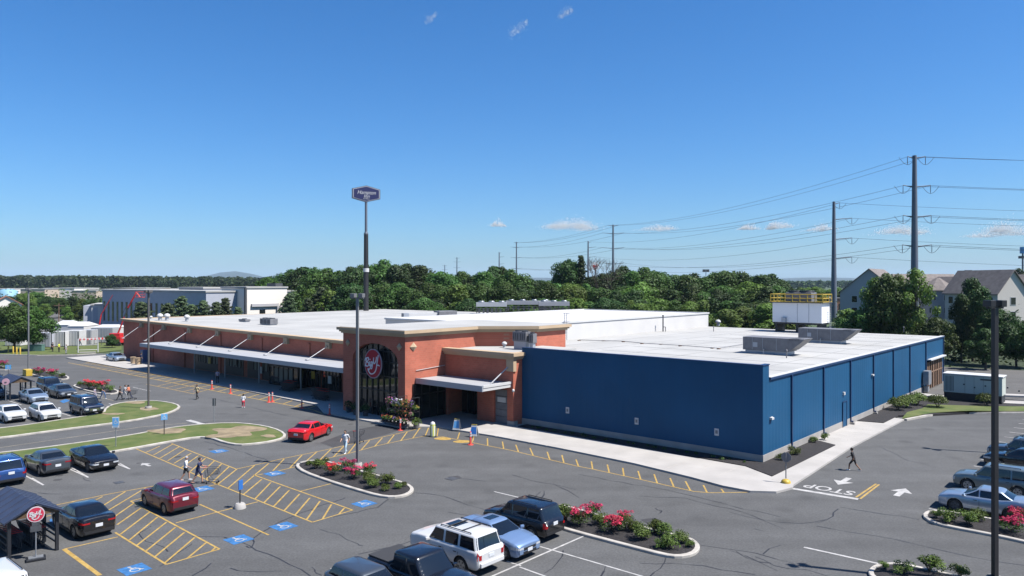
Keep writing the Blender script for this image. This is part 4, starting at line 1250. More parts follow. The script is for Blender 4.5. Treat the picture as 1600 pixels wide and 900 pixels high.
for i, (px, py, z) in enumerate(((1067, 511, 6.1), (1078, 509.5, 6.1), (1115, 516, 6.1), (1229, 557.5, 6.1), (1412, 517, 6.1), (710, 536, 6.5))):
    p = G(px, py + 2, z)
    m_ = MB(); m_.tube((0, 0, 0), (0, 0, 0.7), 0.05, 0.05, 6); m_.lathe([(0.09, 0.6), (0.09, 0.75), (0.02, 0.8)], 8)
    tag(m_.build('vent_pipe', 'greybox', None, (p.x, p.y, z)), ['first short vent pipe beside the raised white wall', 'second short vent pipe by the raised white wall, nearer its end', 'short vent pipe alone on the roof right of the raised block', 'stubby pipe near the right front corner of the hall roof',
        'pale stub pipe at the far back edge of the hall roof', 'thin vent pipe at the left end of the low entrance roof'][i], 'pipe', 'short vent pipes on the roofs')

# ================================================ GENERATOR
pg, pq = G(1474, 626), G(1566, 634.5)
t = thing('generator', 'long pale green generator cabinet on a black base beside the hall, behind the shrubs', 'generator', (pg.x, pg.y, 0.2), math.atan2((pq - pg).y, (pq - pg).x))
L_ = (pq - pg).length
gm = mat('pale_sage_panel', (0.58, 0.61, 0.55), 0.6, 0.1)
m_ = MB(); m_.box(0, L_, 0, 2.2, 0.8, 2.75); m_.build('cabinet', gm, t, bevel=0.04)
m_ = MB(); m_.box(-0.08, L_ + 0.08, -0.08, 2.28, 2.752, 2.88); m_.build('lid', 'white', t, bevel=0.03)
m_ = MB(); m_.box(0.05, L_ - 0.05, 0.05, 2.15, 0.0, 0.798); m_.build('base', 'blackmetal', t)
m_ = MB()
for k in range(7): m_.box(0.15 + k * 0.13, 0.2 + k * 0.13, -0.02, -0.002, .95, 2.6)
m_.build('louvre', 'dkgrey', t)
m_ = MB()
for k in range(1, 5): m_.box(1.2 + k * (L_ - 1.2) / 5, 1.22 + k * (L_ - 1.2) / 5, -0.015, -0.002, .85, 2.7)
for k in range(6): m_.box(1.9 + k * 1.0, 2.05 + k * 1.0, -0.03, -0.003, 1.7 - 0.25 * (k % 2), 1.85 - 0.25 * (k % 2))
m_.box(L_ - 2.0, L_ - 1.0, -0.02, -0.004, 2.35, 2.52)
m_.build('panel_fitting', 'dkgrey', t)
# ================================================ VEHICLES
PAINT = {}
def paint(name, c, metal=0.35, rough=0.32):
    if name not in PAINT:
        PAINT[name] = mat('paint_' + name, c, rough, metal, 0.5, coat=1.0)
    return PAINT[name]
def interp(tab, x):
    if x <= tab[0][0]: return tab[0][1]
    for (x0, y0), (x1, y1) in zip(tab, tab[1:]):
        if x <= x1: return y0 + (y1 - y0) * (x - x0) / (x1 - x0)
    return tab[-1][1]
# x runs from the tail (-L/2) to the nose (+L/2); tables are fractions of L
KINDS = {
 'sedan': dict(L=4.45, Wd=1.85, H=1.46, top=[(-.5, .90), (-.49, 1.05), (-.45, 1.10), (-.36, 1.10), (-.2, 1.02), (.17, .98), (.25, .99), (.36, .93), (.44, .85), (.485, .76), (.5, .68)],
               gb=(-.415, .275), gr=(-.19, .045), belt=.97, wb=(-.295, .305), wr=.345, sill=.22, glass=[(-.37, -.165), (-.150, .03), (.045, .23)]),
 'coupe': dict(L=4.5, Wd=1.88, H=1.45, top=[(-.5, .90), (-.49, 1.04), (-.45, 1.10), (-.36, 1.08), (-.2, 1.0), (.17, .98), (.26, .98), (.36, .90), (.44, .81), (.485, .72), (.5, .64)],
               gb=(-.42, .24), gr=(-.17, .05), belt=.93, wb=(-.30, .31), wr=.35, sill=.22, glass=[(-.37, -.165), (-.150, .03), (.045, .215)]),
 'hatch': dict(L=4.1, Wd=1.80, H=1.52, top=[(-.5, .86), (-.49, 1.06), (-.45, 1.10), (-.2, 1.04), (.2, 1.0), (.28, .99), (.38, .93), (.45, .85), (.485, .77), (.5, .70)],
               gb=(-.47, .27), gr=(-.38, .07), belt=.96, wb=(-.30, .31), wr=.33, sill=.22, glass=[(-.455, -.20), (-.185, .02), (.035, .235)]),
 'suv': dict(L=4.3, Wd=1.88, H=1.70, top=[(-.5, .85), (-.49, 1.05), (-.45, 1.10), (-.2, 1.06), (.2, 1.06), (.26, 1.06), (.38, 1.00), (.46, .92), (.49, .84), (.5, .76)],
               gb=(-.485, .265), gr=(-.41, .10), belt=1.03, wb=(-.30, .31), wr=.365, sill=.28, glass=[(-.47, -.235), (-.215, .0), (.02, .235)], rails=True),
 'big_suv': dict(L=4.5, Wd=1.94, H=1.80, top=[(-.5, 1.0), (-.497, 1.15), (-.47, 1.2), (-.2, 1.2), (.2, 1.2), (.25, 1.21), (.38, 1.19), (.465, 1.14), (.49, 1.07), (.5, .98)],
               gb=(-.49, .25), gr=(-.435, .135), belt=1.10, wb=(-.275, .305), wr=.39, sill=.34, glass=[(-.475, -.245), (-.215, -.035), (-.005, .215)], rails=True),
 'pickup': dict(L=5.0, Wd=2.02, H=1.88, top=[(-.5, 1.0), (-.496, 1.22), (-.47, 1.27), (-.19, 1.27), (-.18, 1.16), (.2, 1.18), (.25, 1.2), (.38, 1.18), (.465, 1.14), (.49, 1.08), (.5, .98)],
               gb=(-.18, .245), gr=(-.165, .11), belt=1.12, wb=(-.28, .325), wr=.40, sill=.40, glass=[(-.16, -.005), (.015, .21)]),
 'jeep': dict(L=4.35, Wd=1.90, H=1.80, top=[(-.5, .9), (-.495, 1.08), (-.46, 1.12), (-.2, 1.12), (.2, 1.12), (.26, 1.12), (.38, 1.08), (.465, 1.02), (.49, .94), (.5, .84)],
               gb=(-.49, .255), gr=(-.455, .15), belt=1.09, wb=(-.29, .31), wr=.385, sill=.34, glass=[(-.475, -.245), (-.215, -.01), (.015, .225)], rails=True),
}
def make_car(kind, body_m, label, cat, loc, heading, opts=()):
    K = KINDS[kind]; L, Wd, H = K['L'], K['Wd'], K['H']
    name = {'sedan': 'sedan', 'coupe': 'sedan', 'hatch': 'hatchback', 'suv': 'suv', 'big_suv': 'large_suv', 'pickup': 'pickup_truck', 'jeep': 'suv'}[kind]
    t = thing(name, label, cat, (loc.x, loc.y, 0.0), heading)
    HW = Wd / 2; wr = K['wr']; ar = wr + 0.06
    wx = [K['wb'][0] * L, K['wb'][1] * L]
    # ---- lower body loft
    xs = set([-L / 2, -L / 2 + .05, -L / 2 + .14, -L / 2 + .3, L / 2, L / 2 - .05, L / 2 - .14, L / 2 - .3])
    for w in wx:
        for i in range(-6, 7): xs.add(round(w + ar * math.sin(i * math.pi / 12), 4))
        xs.add(w - ar - .02); xs.add(w + ar + .02)
    for i in range(24): xs.add(round(-L / 2 + L * i / 24, 4))
    for f_, _ in K['top']: xs.add(round(f_ * L, 4))
    xs = sorted(xs)
    xs = [x for i, x in enumerate(xs) if i == 0 or x - xs[i - 1] > 0.012]
    xs[-1] = L / 2
    def plan(x):
        d = min(x + L / 2, L / 2 - x)
        return HW * interp(([(0, .80), (.05, .865), (.14, .92), (.3, .96), (.8, 1.0)] if kind not in ('big_suv', 'pickup', 'jeep') else [(0, .86), (.05, .92), (.14, .96), (.3, .985), (.8, 1.0)]), d)
    def zb(x):
        z = K['sill'] + interp([(0, .14), (.05, .06), (.14, .02), (.3, 0)], min(x + L / 2, L / 2 - x))
        for w in wx:
            if abs(x - w) < ar: z = max(z, wr + math.sqrt(max(0, ar * ar - (x - w) ** 2)))
        return z
    def zt(x): return interp([(f_ * L, z) for f_, z in K['top']], x)
    SIDE = [(0.0, .93), (.12, .965), (.42, 1.0), (.62, 1.0), (.85, .975), (.955, .945)]
    b = MB(); rings = []
    for x in xs:
        w, z0, z1 = plan(x), zb(x), zt(x)
        full0 = K['sill']
        row = [(x, 0, z0 + (0.0 if z0 < full0 + .2 else 0.0))]
        for s_, k in SIDE:
            z = z0 + (z1 - z0) * s_
            # widths follow the real height, so arches cut a smooth flank
            kk = interp([(full0, .93), (full0 + .1, .965), (full0 + .33, 1.0), (z1 - .3, 1.0), (z1 - .1, .975), (z1, .93)], z) if z1 - full0 > .5 else k
            row.append((x, w * kk, z))
        row += [(x, w * .86, z1 + .005), (x, w * .45, z1 + .03), (x, 0, z1 + .04)]
        rings.append(row)
    n = len(rings[0])
    vs = []
    for r in rings:
        vs += r; vs += [(p[0], -p[1], p[2]) for p in r[1:-1]]
    m_ = n + n - 2
    def idx(i, j, s_):   # j along the half ring, s_ = side
        if s_ == 0 or j == 0 or j == n - 1: return i * m_ + j
        return i * m_ + n + j - 1
    fs, mi = [], []
    for i in range(len(rings) - 1):
        for j in range(n - 1):
            for s_ in (0, 1):
                q = (idx(i, j, s_), idx(i + 1, j, s_), idx(i + 1, j + 1, s_), idx(i, j + 1, s_))
                if s_ == 0: q = q[::-1]
                fs.append(q); mi.append(1 if j == 0 else 0)
    for i, rev in ((0, False), (len(rings) - 1, True)):
        loop = [idx(i, j, 0) for j in range(n)] + [idx(i, j, 1) for j in range(n - 2, 0, -1)]
        fs.append(tuple(loop if not rev else loop[::-1])); mi.append(0)
    b.v = vs; b.f = fs; b.mi = mi; b.sm = [k == 0 for k in mi]
    b.sm[-1] = b.sm[-2] = False
    # door seams
    body = b.build('body', [body_m, 'trim'], t)
    # ---- greenhouse
    gx0, gx1 = K['gb'][0] * L, K['gb'][1] * L
    rx0, rx1 = K['gr'][0] * L, K['gr'][1] * L
    zbelt = K['belt'] - .06
    wB, wT = HW * .90, HW * (.67 if kind in ('sedan', 'coupe', 'hatch') else .78)
    def gx(z, front):
        s_ = (z - zbelt) / (H - zbelt)
        c = s_ + .10 * math.sin(math.pi * s_) * (1 if front else 1)
        return (gx1 + (rx1 - gx1) * c) if front else (gx0 + (rx0 - gx0) * c)
    def gw(z): return wB + (wT - wB) * ((z - zbelt) / (H - zbelt)) ** 1.25
    def ringz(z, inset=0.0, cr=.16):
        x0, x1, w = gx(min(z, H), False) + inset, gx(min(z, H), True) - inset, gw(min(z, H)) - inset
        pts = []
        for cx, cy, a0 in ((x1 - cr, w - cr, 0), (x0 + cr, w - cr, 90), (x0 + cr, -w + cr, 180), (x1 - cr, -w + cr, 270)):
            for k in range(4):
                a = R(a0 + 30 * k); pts.append((cx + cr * math.cos(a), cy + cr * math.sin(a), z))
        return pts
    b = MB()
    zz = [zbelt + (H - .075 - zbelt) * k_ / 8 for k_ in range(9)]
    rs = [ringz(z) for z in zz]
    rs.append([(p[0], p[1], H - .03) for p in ringz(H - .03, .03)]); rs.append([(p[0], p[1], H - .004) for p in ringz(H - .004, .12)])
    k = 16
    vs = [p for r in rs for p in r]; cz = sum(p[0] for p in rs[-1]) / k
    vs.append((cz, 0, H + .012))
    fs = [(r * k + i, r * k + (i + 1) % k, (r + 1) * k + (i + 1) % k, (r + 1) * k + i) for r in range(len(rs) - 1) for i in range(k)]
    o_ = (len(rs) - 1) * k
    fs += [(o_ + i, o_ + (i + 1) % k, len(vs) - 1) for i in range(k)]
    b.add(vs, fs, 0, True)
    cab = b.build('roof', body_m, t)
    # ---- glass
    z0, z1 = K['belt'] + .035, H - .10
    def glass_side(f0, f1, s_):
        rows = 4
        vs = []
        for i in range(rows + 1):
            z = z0 + (z1 - z0) * i / rows
            lo, hi = gx(z, False) + .10, gx(z, True) - .10
            xa, xb = max(f0 * L, lo), min(f1 * L, hi)
            if xb < xa + .02: xa = xb = max(min((f0 + f1) / 2 * L, hi), lo); xb += .02
            for x in (xa, xb): vs.append((x, s_ * (gw(z) + .010), z))
        g = MB(); fs = [(2 * i, 2 * i + 1, 2 * i + 3, 2 * i + 2) for i in range(rows)]
        if s_ > 0: fs = [f[::-1] for f in fs]
        g.add(vs, fs, 0, True); g.build('side_window', 'carglass', t)
    for s_ in (1, -1):
        for f0, f1 in K['glass']: glass_side(f0, f1, s_)
    for front in (True, False):
        g = MB(); rows = 5; vs = []
        za, zb_ = (K['belt'] + .04 if front else K['belt'] + (.10 if kind in ('sedan', 'coupe') else .06)), H - .10
        for i in range(rows + 1):
            z = za + (zb_ - za) * i / rows
            x = gx(z, front) + (.014 if front else -.014)
            w = gw(z) - .13
            for y in (-w - .05, -w + .1, 0, w - .1, w + .05):
                xo = x - (.035 if front else -.035) * (1 if abs(y) > w else 0)
                vs.append((xo, y, z + .002))
        fs = [(5 * i + j, 5 * i + j + 1, 5 * i + j + 6, 5 * i + j + 5) for i in range(rows) for j in range(4)]
        if not front: fs = [f[::-1] for f in fs]
        g.add(vs, fs, 0, True); g.build('windshield' if front else 'rear_window', 'carglass', t)
    # ---- end patches
    def patch(nm, m, front, y0, y1, z0_, z1_, wrap=0.0, off=.012, th=.0, mirror=True, parent=t):
        sgn = 1 if front else -1
        for s_ in ((1, -1) if mirror else (1,)):
            pl = []
            ww = HW * (.80 if kind not in ('big_suv', 'pickup', 'jeep') else .86)
            ys = [y0 * HW, min(y1 * HW, ww)]
            pl += [(L / 2 + off, y) for y in ys]
            if wrap > 0:
                for d in (.05, .14, .3, .45):
                    if d <= wrap + .001: pl.append((L / 2 - d + off, plan(L / 2 - d) * .985 + off))
            g = MB(); vs = []
            for x, y in pl:
                for z in (z0_, z1_):
                    lim = zt(sgn * min(x - off, L / 2)) if True else 9
                    vs.append((sgn * x, s_ * y, min(z, lim + .0)))
            fs = [(2 * i, 2 * i + 2, 2 * i + 3, 2 * i + 1) for i in range(len(pl) - 1)]
            if (s_ * sgn) < 0: fs = [f[::-1] for f in fs]
            g.add(vs, fs, 0, False)
            g.build(nm, m, parent)
    big = kind in ('big_suv', 'pickup', 'jeep', 'suv')
    hz = zt(L / 2)
    patch('headlight', 'lamp_clear', True, .50 if not big else .56, .8, hz - (.10 if not big else .18), hz + .03, .45 if not big else .14)
    g = MB(); g.box(L / 2 - .02, L / 2 + .014, -HW * .46, HW * .46, hz - (.26 if big else .17), hz - .05); g.build('grille', 'chrome' if 'chrome' in opts else 'trim', t)
    g = MB(); g.box(L / 2 - .02, L / 2 + .016, -HW * .5, HW * .5, K['sill'] + .15, K['sill'] + .24); g.build('lower_grille', 'trim', t)
    rz = zt(-L / 2)
    if kind in ('big_suv', 'jeep', 'suv', 'pickup'): patch('tail_light', 'lamp_red', False, .66, .8, rz - (.12 if kind == 'suv' else .22), rz + .18, .05 if kind != 'suv' else .14)
    else: patch('tail_light', 'lamp_red', False, .46, .8, rz - .08, rz + .04, .3)
    g = MB(); pz = .62 if kind in ('sedan', 'coupe') else .80
    if 'lowplate' in opts: pz = .5
    g.box(-L / 2 - .022, -L / 2 + .01, -.17, .17, pz, pz + .16); g.build('number_plate', 'plate', t)
    if 'frontplate' in opts:
        g = MB(); g.box(L / 2, L / 2 + .026, -.17, .17, K['sill'] + .2, K['sill'] + .35); g.build('number_plate', 'plate', t)
    g = MB(); g.box(-L / 2 - .015, -L / 2 + .02, -HW * .74, HW * .74, K['sill'] + .10, K['sill'] + .24); g.build('rear_bumper', 'trim' if 'chromebumper' not in opts else 'chrome', t)
    for s_ in (1, -1):
        g = MB(); xm = K['glass'][-1][1] * L - .12
        g.obox((xm, s_ * (HW + .06), K['belt'] + .06), (.13, .20, .14), s_ * -.25)
        g.build('mirror', body_m, t, bevel=.03)
        g = MB()                                             # shut lines and handles
        for f_ in [K['glass'][0][1] + .008] + ([K['glass'][1][1] + .008] if len(K['glass']) > 2 else []):
            x = f_ * L; g.box(x - .008, x + .008, s_ * HW * .999 - .002, s_ * HW * .999 + .004, K['sill'] + .12, K['belt'] - .12)
            g.box(x + .1, x + .28, s_ * HW * .985 - .002, s_ * HW * .985 + .02, K['belt'] - .17, K['belt'] - .135)
        g.box(wx[0] + ar + .05, wx[1] - ar - .05, s_ * HW * .955 - .01, s_ * HW * .955 + .012, K['sill'], K['sill'] + .07)
        g.build('door_trim', 'trim', t)
    if K.get('rails'):
        for s_ in (1, -1):
            g = MB(); y = s_ * (wT - .1)
            g.tube((rx0 + .35, y, H + .045), (rx1 - .3, y, H + .045), .022, .022, 6); g.tube((rx0 + .35, y, H - .04), (rx0 + .35, y, H + .045), .022); g.tube((rx1 - .3, y, H - .04), (rx1 - .3, y, H + .045), .022)
            g.build('roof_rail', 'trim', t)
    if 'crossbars' in opts:
        for f_ in (.35, .7):
            g = MB(); x = rx0 + (rx1 - rx0) * f_; g.tube((x, -wT + .1, H + .05), (x, wT - .1, H + .05), .025, .025, 6); g.build('cross_bar', 'trim', t)
    if 'sunroof' in opts:
        g = MB(); g.box(rx0 + (rx1 - rx0) * .35, rx1 - .22, -wT + .28, wT - .28, H - .02, H + .02); g.build('sunroof', 'carglass', t)
    if 'moonroof' in opts:
        g = MB(); g.box(rx1 - 1.0, rx1 - .35, -.42, .42, H - .02, H + .022); g.build('sunroof', 'carglass', t)
    if kind == 'pickup':
        g = MB(); g.box(-L / 2 + .08, -.195 * L, -HW * .84, HW * .84, 1.27, 1.345); g.build('bed_cover', mat('vinyl_cover', (.035, .035, .038), .75), t, bevel=.02)
    if kind in ('big_suv',):
        g = MB(); g.box(-L / 2 - .10, -L / 2 + .1, -HW * .78, HW * .78, .46, .66); g.build('bumper_step', body_m, t, bevel=.03)
    # ---- wheels
    dark = 'darkwheels' in opts
    for w in wx:
        for s_ in (1, -1):
            y1 = s_ * (HW - .03); y0 = s_ * (HW - .25)
            g = MB(); prof = [(wr - .1, y0), (wr - .02, y0), (wr, (y0 * .85 + y1 * .15)), (wr, (y0 * .15 + y1 * .85)), (wr - .025, y1), (wr * .66, y1), (wr * .62, y1 - s_ * .03)]
            nseg = 20; vs = []
            for r_, y in prof:
                for i in range(nseg):
                    a = 2 * math.pi * i / nseg; vs.append((w + r_ * math.cos(a), y, wr + r_ * math.sin(a)))
            fs = [(q * nseg + i, q * nseg + (i + 1) % nseg, (q + 1) * nseg + (i + 1) % nseg, (q + 1) * nseg + i) for q in range(len(prof) - 1) for i in range(nseg)]
            g.add(vs, fs, 0, True); g.add(vs[:nseg], [tuple(range(nseg))])
            tyre = g.build('wheel', 'rubber', t)
            g = MB(); ri = wr * .64; yb = y1 - s_ * .05
            vs = [(w + ri * math.cos(2 * math.pi * i / 20), yb, wr + ri * math.sin(2 * math.pi * i / 20)) for i in range(20)]
            g.add(vs, [tuple(range(20))], 1)
            for q in range(5):
                a = 2 * math.pi * q / 5 + .3
                c_, s2 = math.cos(a), math.sin(a); n_ = (-s2, c_)
                pr = [(.04, .05), (ri * .97, .075)]
                v4 = [(w + r_ * c_ + e * h_ * n_[0], y1 - s_ * .015, wr + r_ * s2 + e * h_ * n_[1]) for r_, h_ in pr for e in (-1, 1)]
                g.add(v4 + [(p[0], yb, p[2]) for p in v4], [(0, 1, 3, 2), (4, 5, 1, 0), (2, 3, 7, 6), (0, 2, 6, 4), (1, 3, 7, 5)], 0)
            v2 = []
            for r_ in (ri, ri * .86):
                v2 += [(w + r_ * math.cos(2 * math.pi * i / 20), y1 - s_ * .012, wr + r_ * math.sin(2 * math.pi * i / 20)) for i in range(20)]
            g.add(v2, [(i, (i + 1) % 20, 20 + (i + 1) % 20, 20 + i) for i in range(20)], 0)
            g.build('rim', ['dkgrey' if dark else 'alloy', 'trim'], tyre)
    return t

P_BLACK = paint('black', (.010, .010, .012), .2, .25)
P_NAVY = paint('navy', (.012, .022, .055), .4)
P_BLUE = paint('blue', (.02, .07, .24), .4)
P_WHITE = paint('white', (.62, .62, .62), .0, .35)
P_PALE = paint('pale_blue', (.24, .36, .58), .45)
P_SILV = paint('silver_blue', (.36, .44, .55), .55)
P_GREY = paint('slate', (.085, .10, .12), .5)
P_GREEN = paint('grey_green', (.17, .21, .22), .4)
P_MAROON = paint('maroon', (.16, .010, .025), .35)
P_RED = paint('red', (.60, .010, .014), .0)
def at_rear(kind, px, py, z=.25, hd=None):      # tail of the car stands over this surveyed point
    L = KINDS[kind]['L']; p = G(px, py, z); h = ANG_V if hd is None else hd
    return Vector((p.x + math.cos(h) * L / 2, p.y + math.sin(h) * L / 2, 0)), h
def at_front(kind, px, py, z=.25, hd=None):
    L = KINDS[kind]['L']; p = G(px, py, z); h = ANG_V + math.pi if hd is None else hd
    return Vector((p.x - math.cos(h) * L / 2, p.y - math.sin(h) * L / 2, 0)), h
def car_r(kind, pm, label, px, py, z=.25, hd=None, cat='car', opts=()):
    l, h = at_rear(kind, px, py, z, hd); return make_car(kind, pm, label, cat, l, h, opts)
def car_f(kind, pm, label, px, py, z=.25, hd=None, cat='car', opts=()):
    l, h = at_front(kind, px, py, z, hd); return make_car(kind, pm, label, cat, l, h, opts)
car_r('sedan', P_BLACK, 'black sedan parked beside the gabled trolley shelter, tail to the camera', 155, 832, .3)
car_r('hatch', P_MAROON, 'dark red hatchback on the hatched disabled bays, tail lights showing', 290, 795, .3)
car_r('suv', P_BLUE, 'blue hatchback suv cut by the left edge, behind the trolley shelter', 18, 752, .35, cat='suv')
car_r('sedan', P_GREY, 'dark grey sedan with red tail lights between the blue suv and the black sedan', 91, 735, .35)
car_f('coupe', P_BLACK, 'black sedan facing the camera, rightmost of the three cars below the grass median', 166, 729, .35, opts=('frontplate', 'darkwheels'))
car_r('big_suv', P_WHITE, 'large white suv with dark roof bars, between the pickup and the pale blue sedan', 768, 881, .45, cat='suv', opts=('crossbars', 'moonroof'))
car_f('sedan', P_PALE, 'pale blue sedan with black glass sunroof facing the camera beside the white suv', 828, 862, .35, opts=('sunroof', 'frontplate'))
car_r('suv', P_BLACK, 'black suv backed up to the flower bed island, beside the pale blue sedan', 868, 832, .4, cat='suv')
l, h = at_rear('pickup', 598, 860, 1.25, ANG_V + math.pi); make_car('pickup', P_BLACK, 'black pickup truck with a flat cover over its bed, left of the white suv', 'pickup', l, h, ('frontplate',))
l, h = at_rear('hatch', 529, 887, 1.0, ANG_V + math.pi); make_car('hatch', P_GREY, 'grey car half cut off by the bottom edge, left of the black pickup', 'car', l, h)
car_r('sedan', P_RED, 'bright red sedan driving along the lane in front of the shop', 462, 687, .3, R(73))
car_f('sedan', P_WHITE, 'white sedan cut by the left edge, above the grass median', 27, 656, .3)
car_f('hatch', P_WHITE, 'white hatchback with dark windscreen, between the white sedan and the navy suv', 82, 654, .3)
car_f('jeep', P_NAVY, 'navy suv with chrome nose, right end of the row by the grass median', 148, 645, .35, cat='suv', opts=('chrome', 'frontplate'))
car_f('sedan', P_SILV, 'silver blue sedan facing the camera beside the far trolley shelter', 63, 627, .3)
car_f('suv', P_NAVY, 'navy hatchback parked behind the dark sedan near the flower bed', 88, 610, .35, cat='suv')
car_f('sedan', P_GREY, 'dark slate sedan in the second row, right of the silver blue sedan', 108, 619, .3, opts=('frontplate',))
car_f('hatch', P_SILV, 'lilac grey car at the left edge beside the far trolley shelter', -2, 620, .3)
car_f('suv', P_NAVY, 'dark blue car at the left edge behind the blue parking sign', -6, 598, .3, cat='suv')
car_f('sedan', P_SILV, 'silver sedan in the shade at the left end of the brick wall', 190, 563, .3)
# the row at the right edge
def in_stall(kind, pm, k, label, cat='car', off=.35, opts=()):
    L = KINDS[kind]['L']
    p = L0 + du * (2.67 * (k + .5)) - dv * (off + L / 2)
    return make_car(kind, pm, label, cat, p, ANG_V, opts)
in_stall('sedan', P_SILV, -1, 'silver blue sedan nearest to the camera in the right hand row', opts=('darkwheels',))
in_stall('suv', P_GREEN, 1, 'grey green suv with bright roof behind the silver blue sedan', 'suv', .1)
in_stall('sedan', P_BLACK, 4, 'black sedan in the right hand row, next beyond the grey green suv', off=.5)
in_stall('suv', P_GREY, 5, 'dark slate suv in the middle of the right hand row', 'suv', .3)
in_stall('sedan', P_NAVY, 7, 'navy sedan in the right hand row before the white car', off=1.2)
in_stall('hatch', P_WHITE, 10, 'white hatchback at the far end of the right hand row', off=1.6)
# white van at the lower left corner
l, h = at_rear('big_suv', 12, 958, .5); make_car('big_suv', P_WHITE, 'white van cut by the lower left corner, tail to the right', 'van', l, h)
# ================================================ PEOPLE
def cloth(c): return mat('clothing', c, .85)
FAB = {'white': cloth((.72, .73, .75)), 'black': cloth((.018, .018, .022)), 'navy': cloth((.02, .03, .09)), 'paleblue': cloth((.45, .60, .70)), 'hivis': cloth((.70, .78, .06)), 'orange': cloth((.62, .20, .10)),
       'red': cloth((.55, .03, .06)), 'cream': cloth((.62, .50, .28)), 'jeans': cloth((.06, .12, .25)), 'grey': cloth((.35, .36, .38)), 'hair': cloth((.02, .014, .01)), 'fair': cloth((.28, .17, .08)), 'lilac': cloth((.36, .33, .42))}
def capsule(mb, p, q, r0, r1, n=8):
    mb.tube(p, q, r0, r1, n); mb.ell(p, (r0, r0, r0), 8); mb.ell(q, (r1, r1, r1), 8)
def person(label, loc, face, top, legs, shoes='black', skin='skin', hair='hair', pose='walk', h=1.72, shorts=False, sleeves=False, hat=None, female=False):
    """one continuous remeshed body in local metres, +x forward, then coloured by region"""
    k = h / 1.75
    b = MB(); V_ = Vector
    st = {'walk': .30, 'stand': .05, 'stride': .42, 'push': .34}[pose]
    hipz = .92
    hips = [V_((0, .09, hipz)), V_((0, -.09, hipz))]
    kn = [V_((st * .62, .10, .50)), V_((-st * .30, -.10, .49))]
    an = [V_((st * .70, .10, .085)), V_((-st * .95, -.10, .13 if st > .1 else .085))]
    if st < .1: kn = [V_((.03, .10, .5)), V_((.02, -.10, .5))]; an = [V_((.0, .11, .085)), V_((0, -.11, .085))]
    for i in (0, 1):
        capsule(b, hips[i], kn[i], .092, .060); capsule(b, kn[i], an[i], .058, .040)
        capsule(b, an[i] + V_((-.04, 0, -.03)), an[i] + V_((.16, 0, -.045)), .042, .033)
    lean = .10 if pose in ('push', 'stride') else .03
    ch = V_((lean, 0, 1.32)); pel = V_((0, 0, .98))
    for t_ in (0, .35, .7, 1.0):
        c = pel.lerp(ch, t_); b.ell(c, (.115, [.165, .145, .165, .175][int(t_ * 3 + .01)], .15), 12)
    sh = [ch + V_((0, .19, .09)), ch + V_((0, -.19, .09))]
    b.tube(sh[0], sh[1], .07, .07, 8)
    if pose == 'push': el = [ch + V_((.12, .22, -.17)), ch + V_((.12, -.22, -.17))]; wr_ = [ch + V_((.40, .18, -.20)), ch + V_((.40, -.18, -.20))]
    elif pose == 'up': pass
    elif pose == 'stand': el = [ch + V_((-.04, .24, -.18)), ch + V_((-.04, -.24, -.18))]; wr_ = [ch + V_((.10, .20, -.38)), ch + V_((.10, -.20, -.38))]
    else: el = [ch + V_((-.14, .23, -.17)), ch + V_((.06, -.23, -.19))]; wr_ = [ch + V_((-.04, .22, -.41)), ch + V_((.28, -.19, -.33))]
    for i in (0, 1):
        capsule(b, sh[i], el[i], .052, .041); capsule(b, el[i], wr_[i], .038, .027)
        d = (wr_[i] - el[i]).normalized(); sgn = 1 if i == 0 else -1
        palm = wr_[i] + d * .05; b.ell(palm, (.035, .022, .042), 8)
        side = V_((1, 0, 0)) if abs(d.z) > .6 else V_((0, 0, 1))
        for f_ in range(4):                                       # four fingers and a thumb, softly curled
            o = side * (.027 - .018 * f_); p0 = palm + o + d * .03; p1 = p0 + d * (.034, .040, .037, .028)[f_] ; p2 = p1 + d * .022 + V_((0, -sgn * .016, -.004))
            b.tube(p0, p1, .0085, .008, 5); b.tube(p1, p2, .008, .0065, 5)
        b.tube(palm + side * .025 - d * .01, palm + side * .058 + d * .025, .0095, .008, 5)
    b.tube(ch + V_((0, 0, .1)), ch + V_((.02, 0, .24)), .052, .047, 8)
    hc_ = ch + V_((.035, 0, .335))
    b.ell(hc_, (.098, .078, .118), 12); b.ell(hc_ + V_((.035, 0, -.055)), (.055, .052, .062), 8)
    b.ell(hc_ + V_((.098, 0, -.012)), (.018, .013, .022), 6)       # nose
    for s_ in (1, -1): b.ell(hc_ + V_((-.005, s_ * .078, -.01)), (.018, .010, .030), 6)
    if female or shorts == 'dress': b.tube(V_((0, 0, .72)), V_((0, 0, 1.0)), .20, .15, 12)
    me = bpy.data.meshes.new('person'); me.from_pydata(b.v, [], b.f)
    o = bpy.data.objects.new('person', me); COL.objects.link(o)
    rm = o.modifiers.new('r', 'REMESH'); rm.mode = 'VOXEL'; rm.voxel_size = .0125; rm.use_smooth_shade = True
    sm_ = o.modifiers.new('s', 'SMOOTH'); sm_.iterations = 2; sm_.factor = .5
    dg = bpy.context.evaluated_depsgraph_get()
    m2 = bpy.data.meshes.new_from_object(o.evaluated_get(dg))
    bpy.data.objects.remove(o); bpy.data.meshes.remove(me)
    o = bpy.data.objects.new('person', m2); COL.objects.link(o)
    m2.materials.clear()
    for q in (M[skin], FAB[top], FAB[legs], FAB[shoes]): m2.materials.append(q)
    handc = [w + (w - e).normalized() * .06 for w, e in zip(wr_, el)]
    mi = []
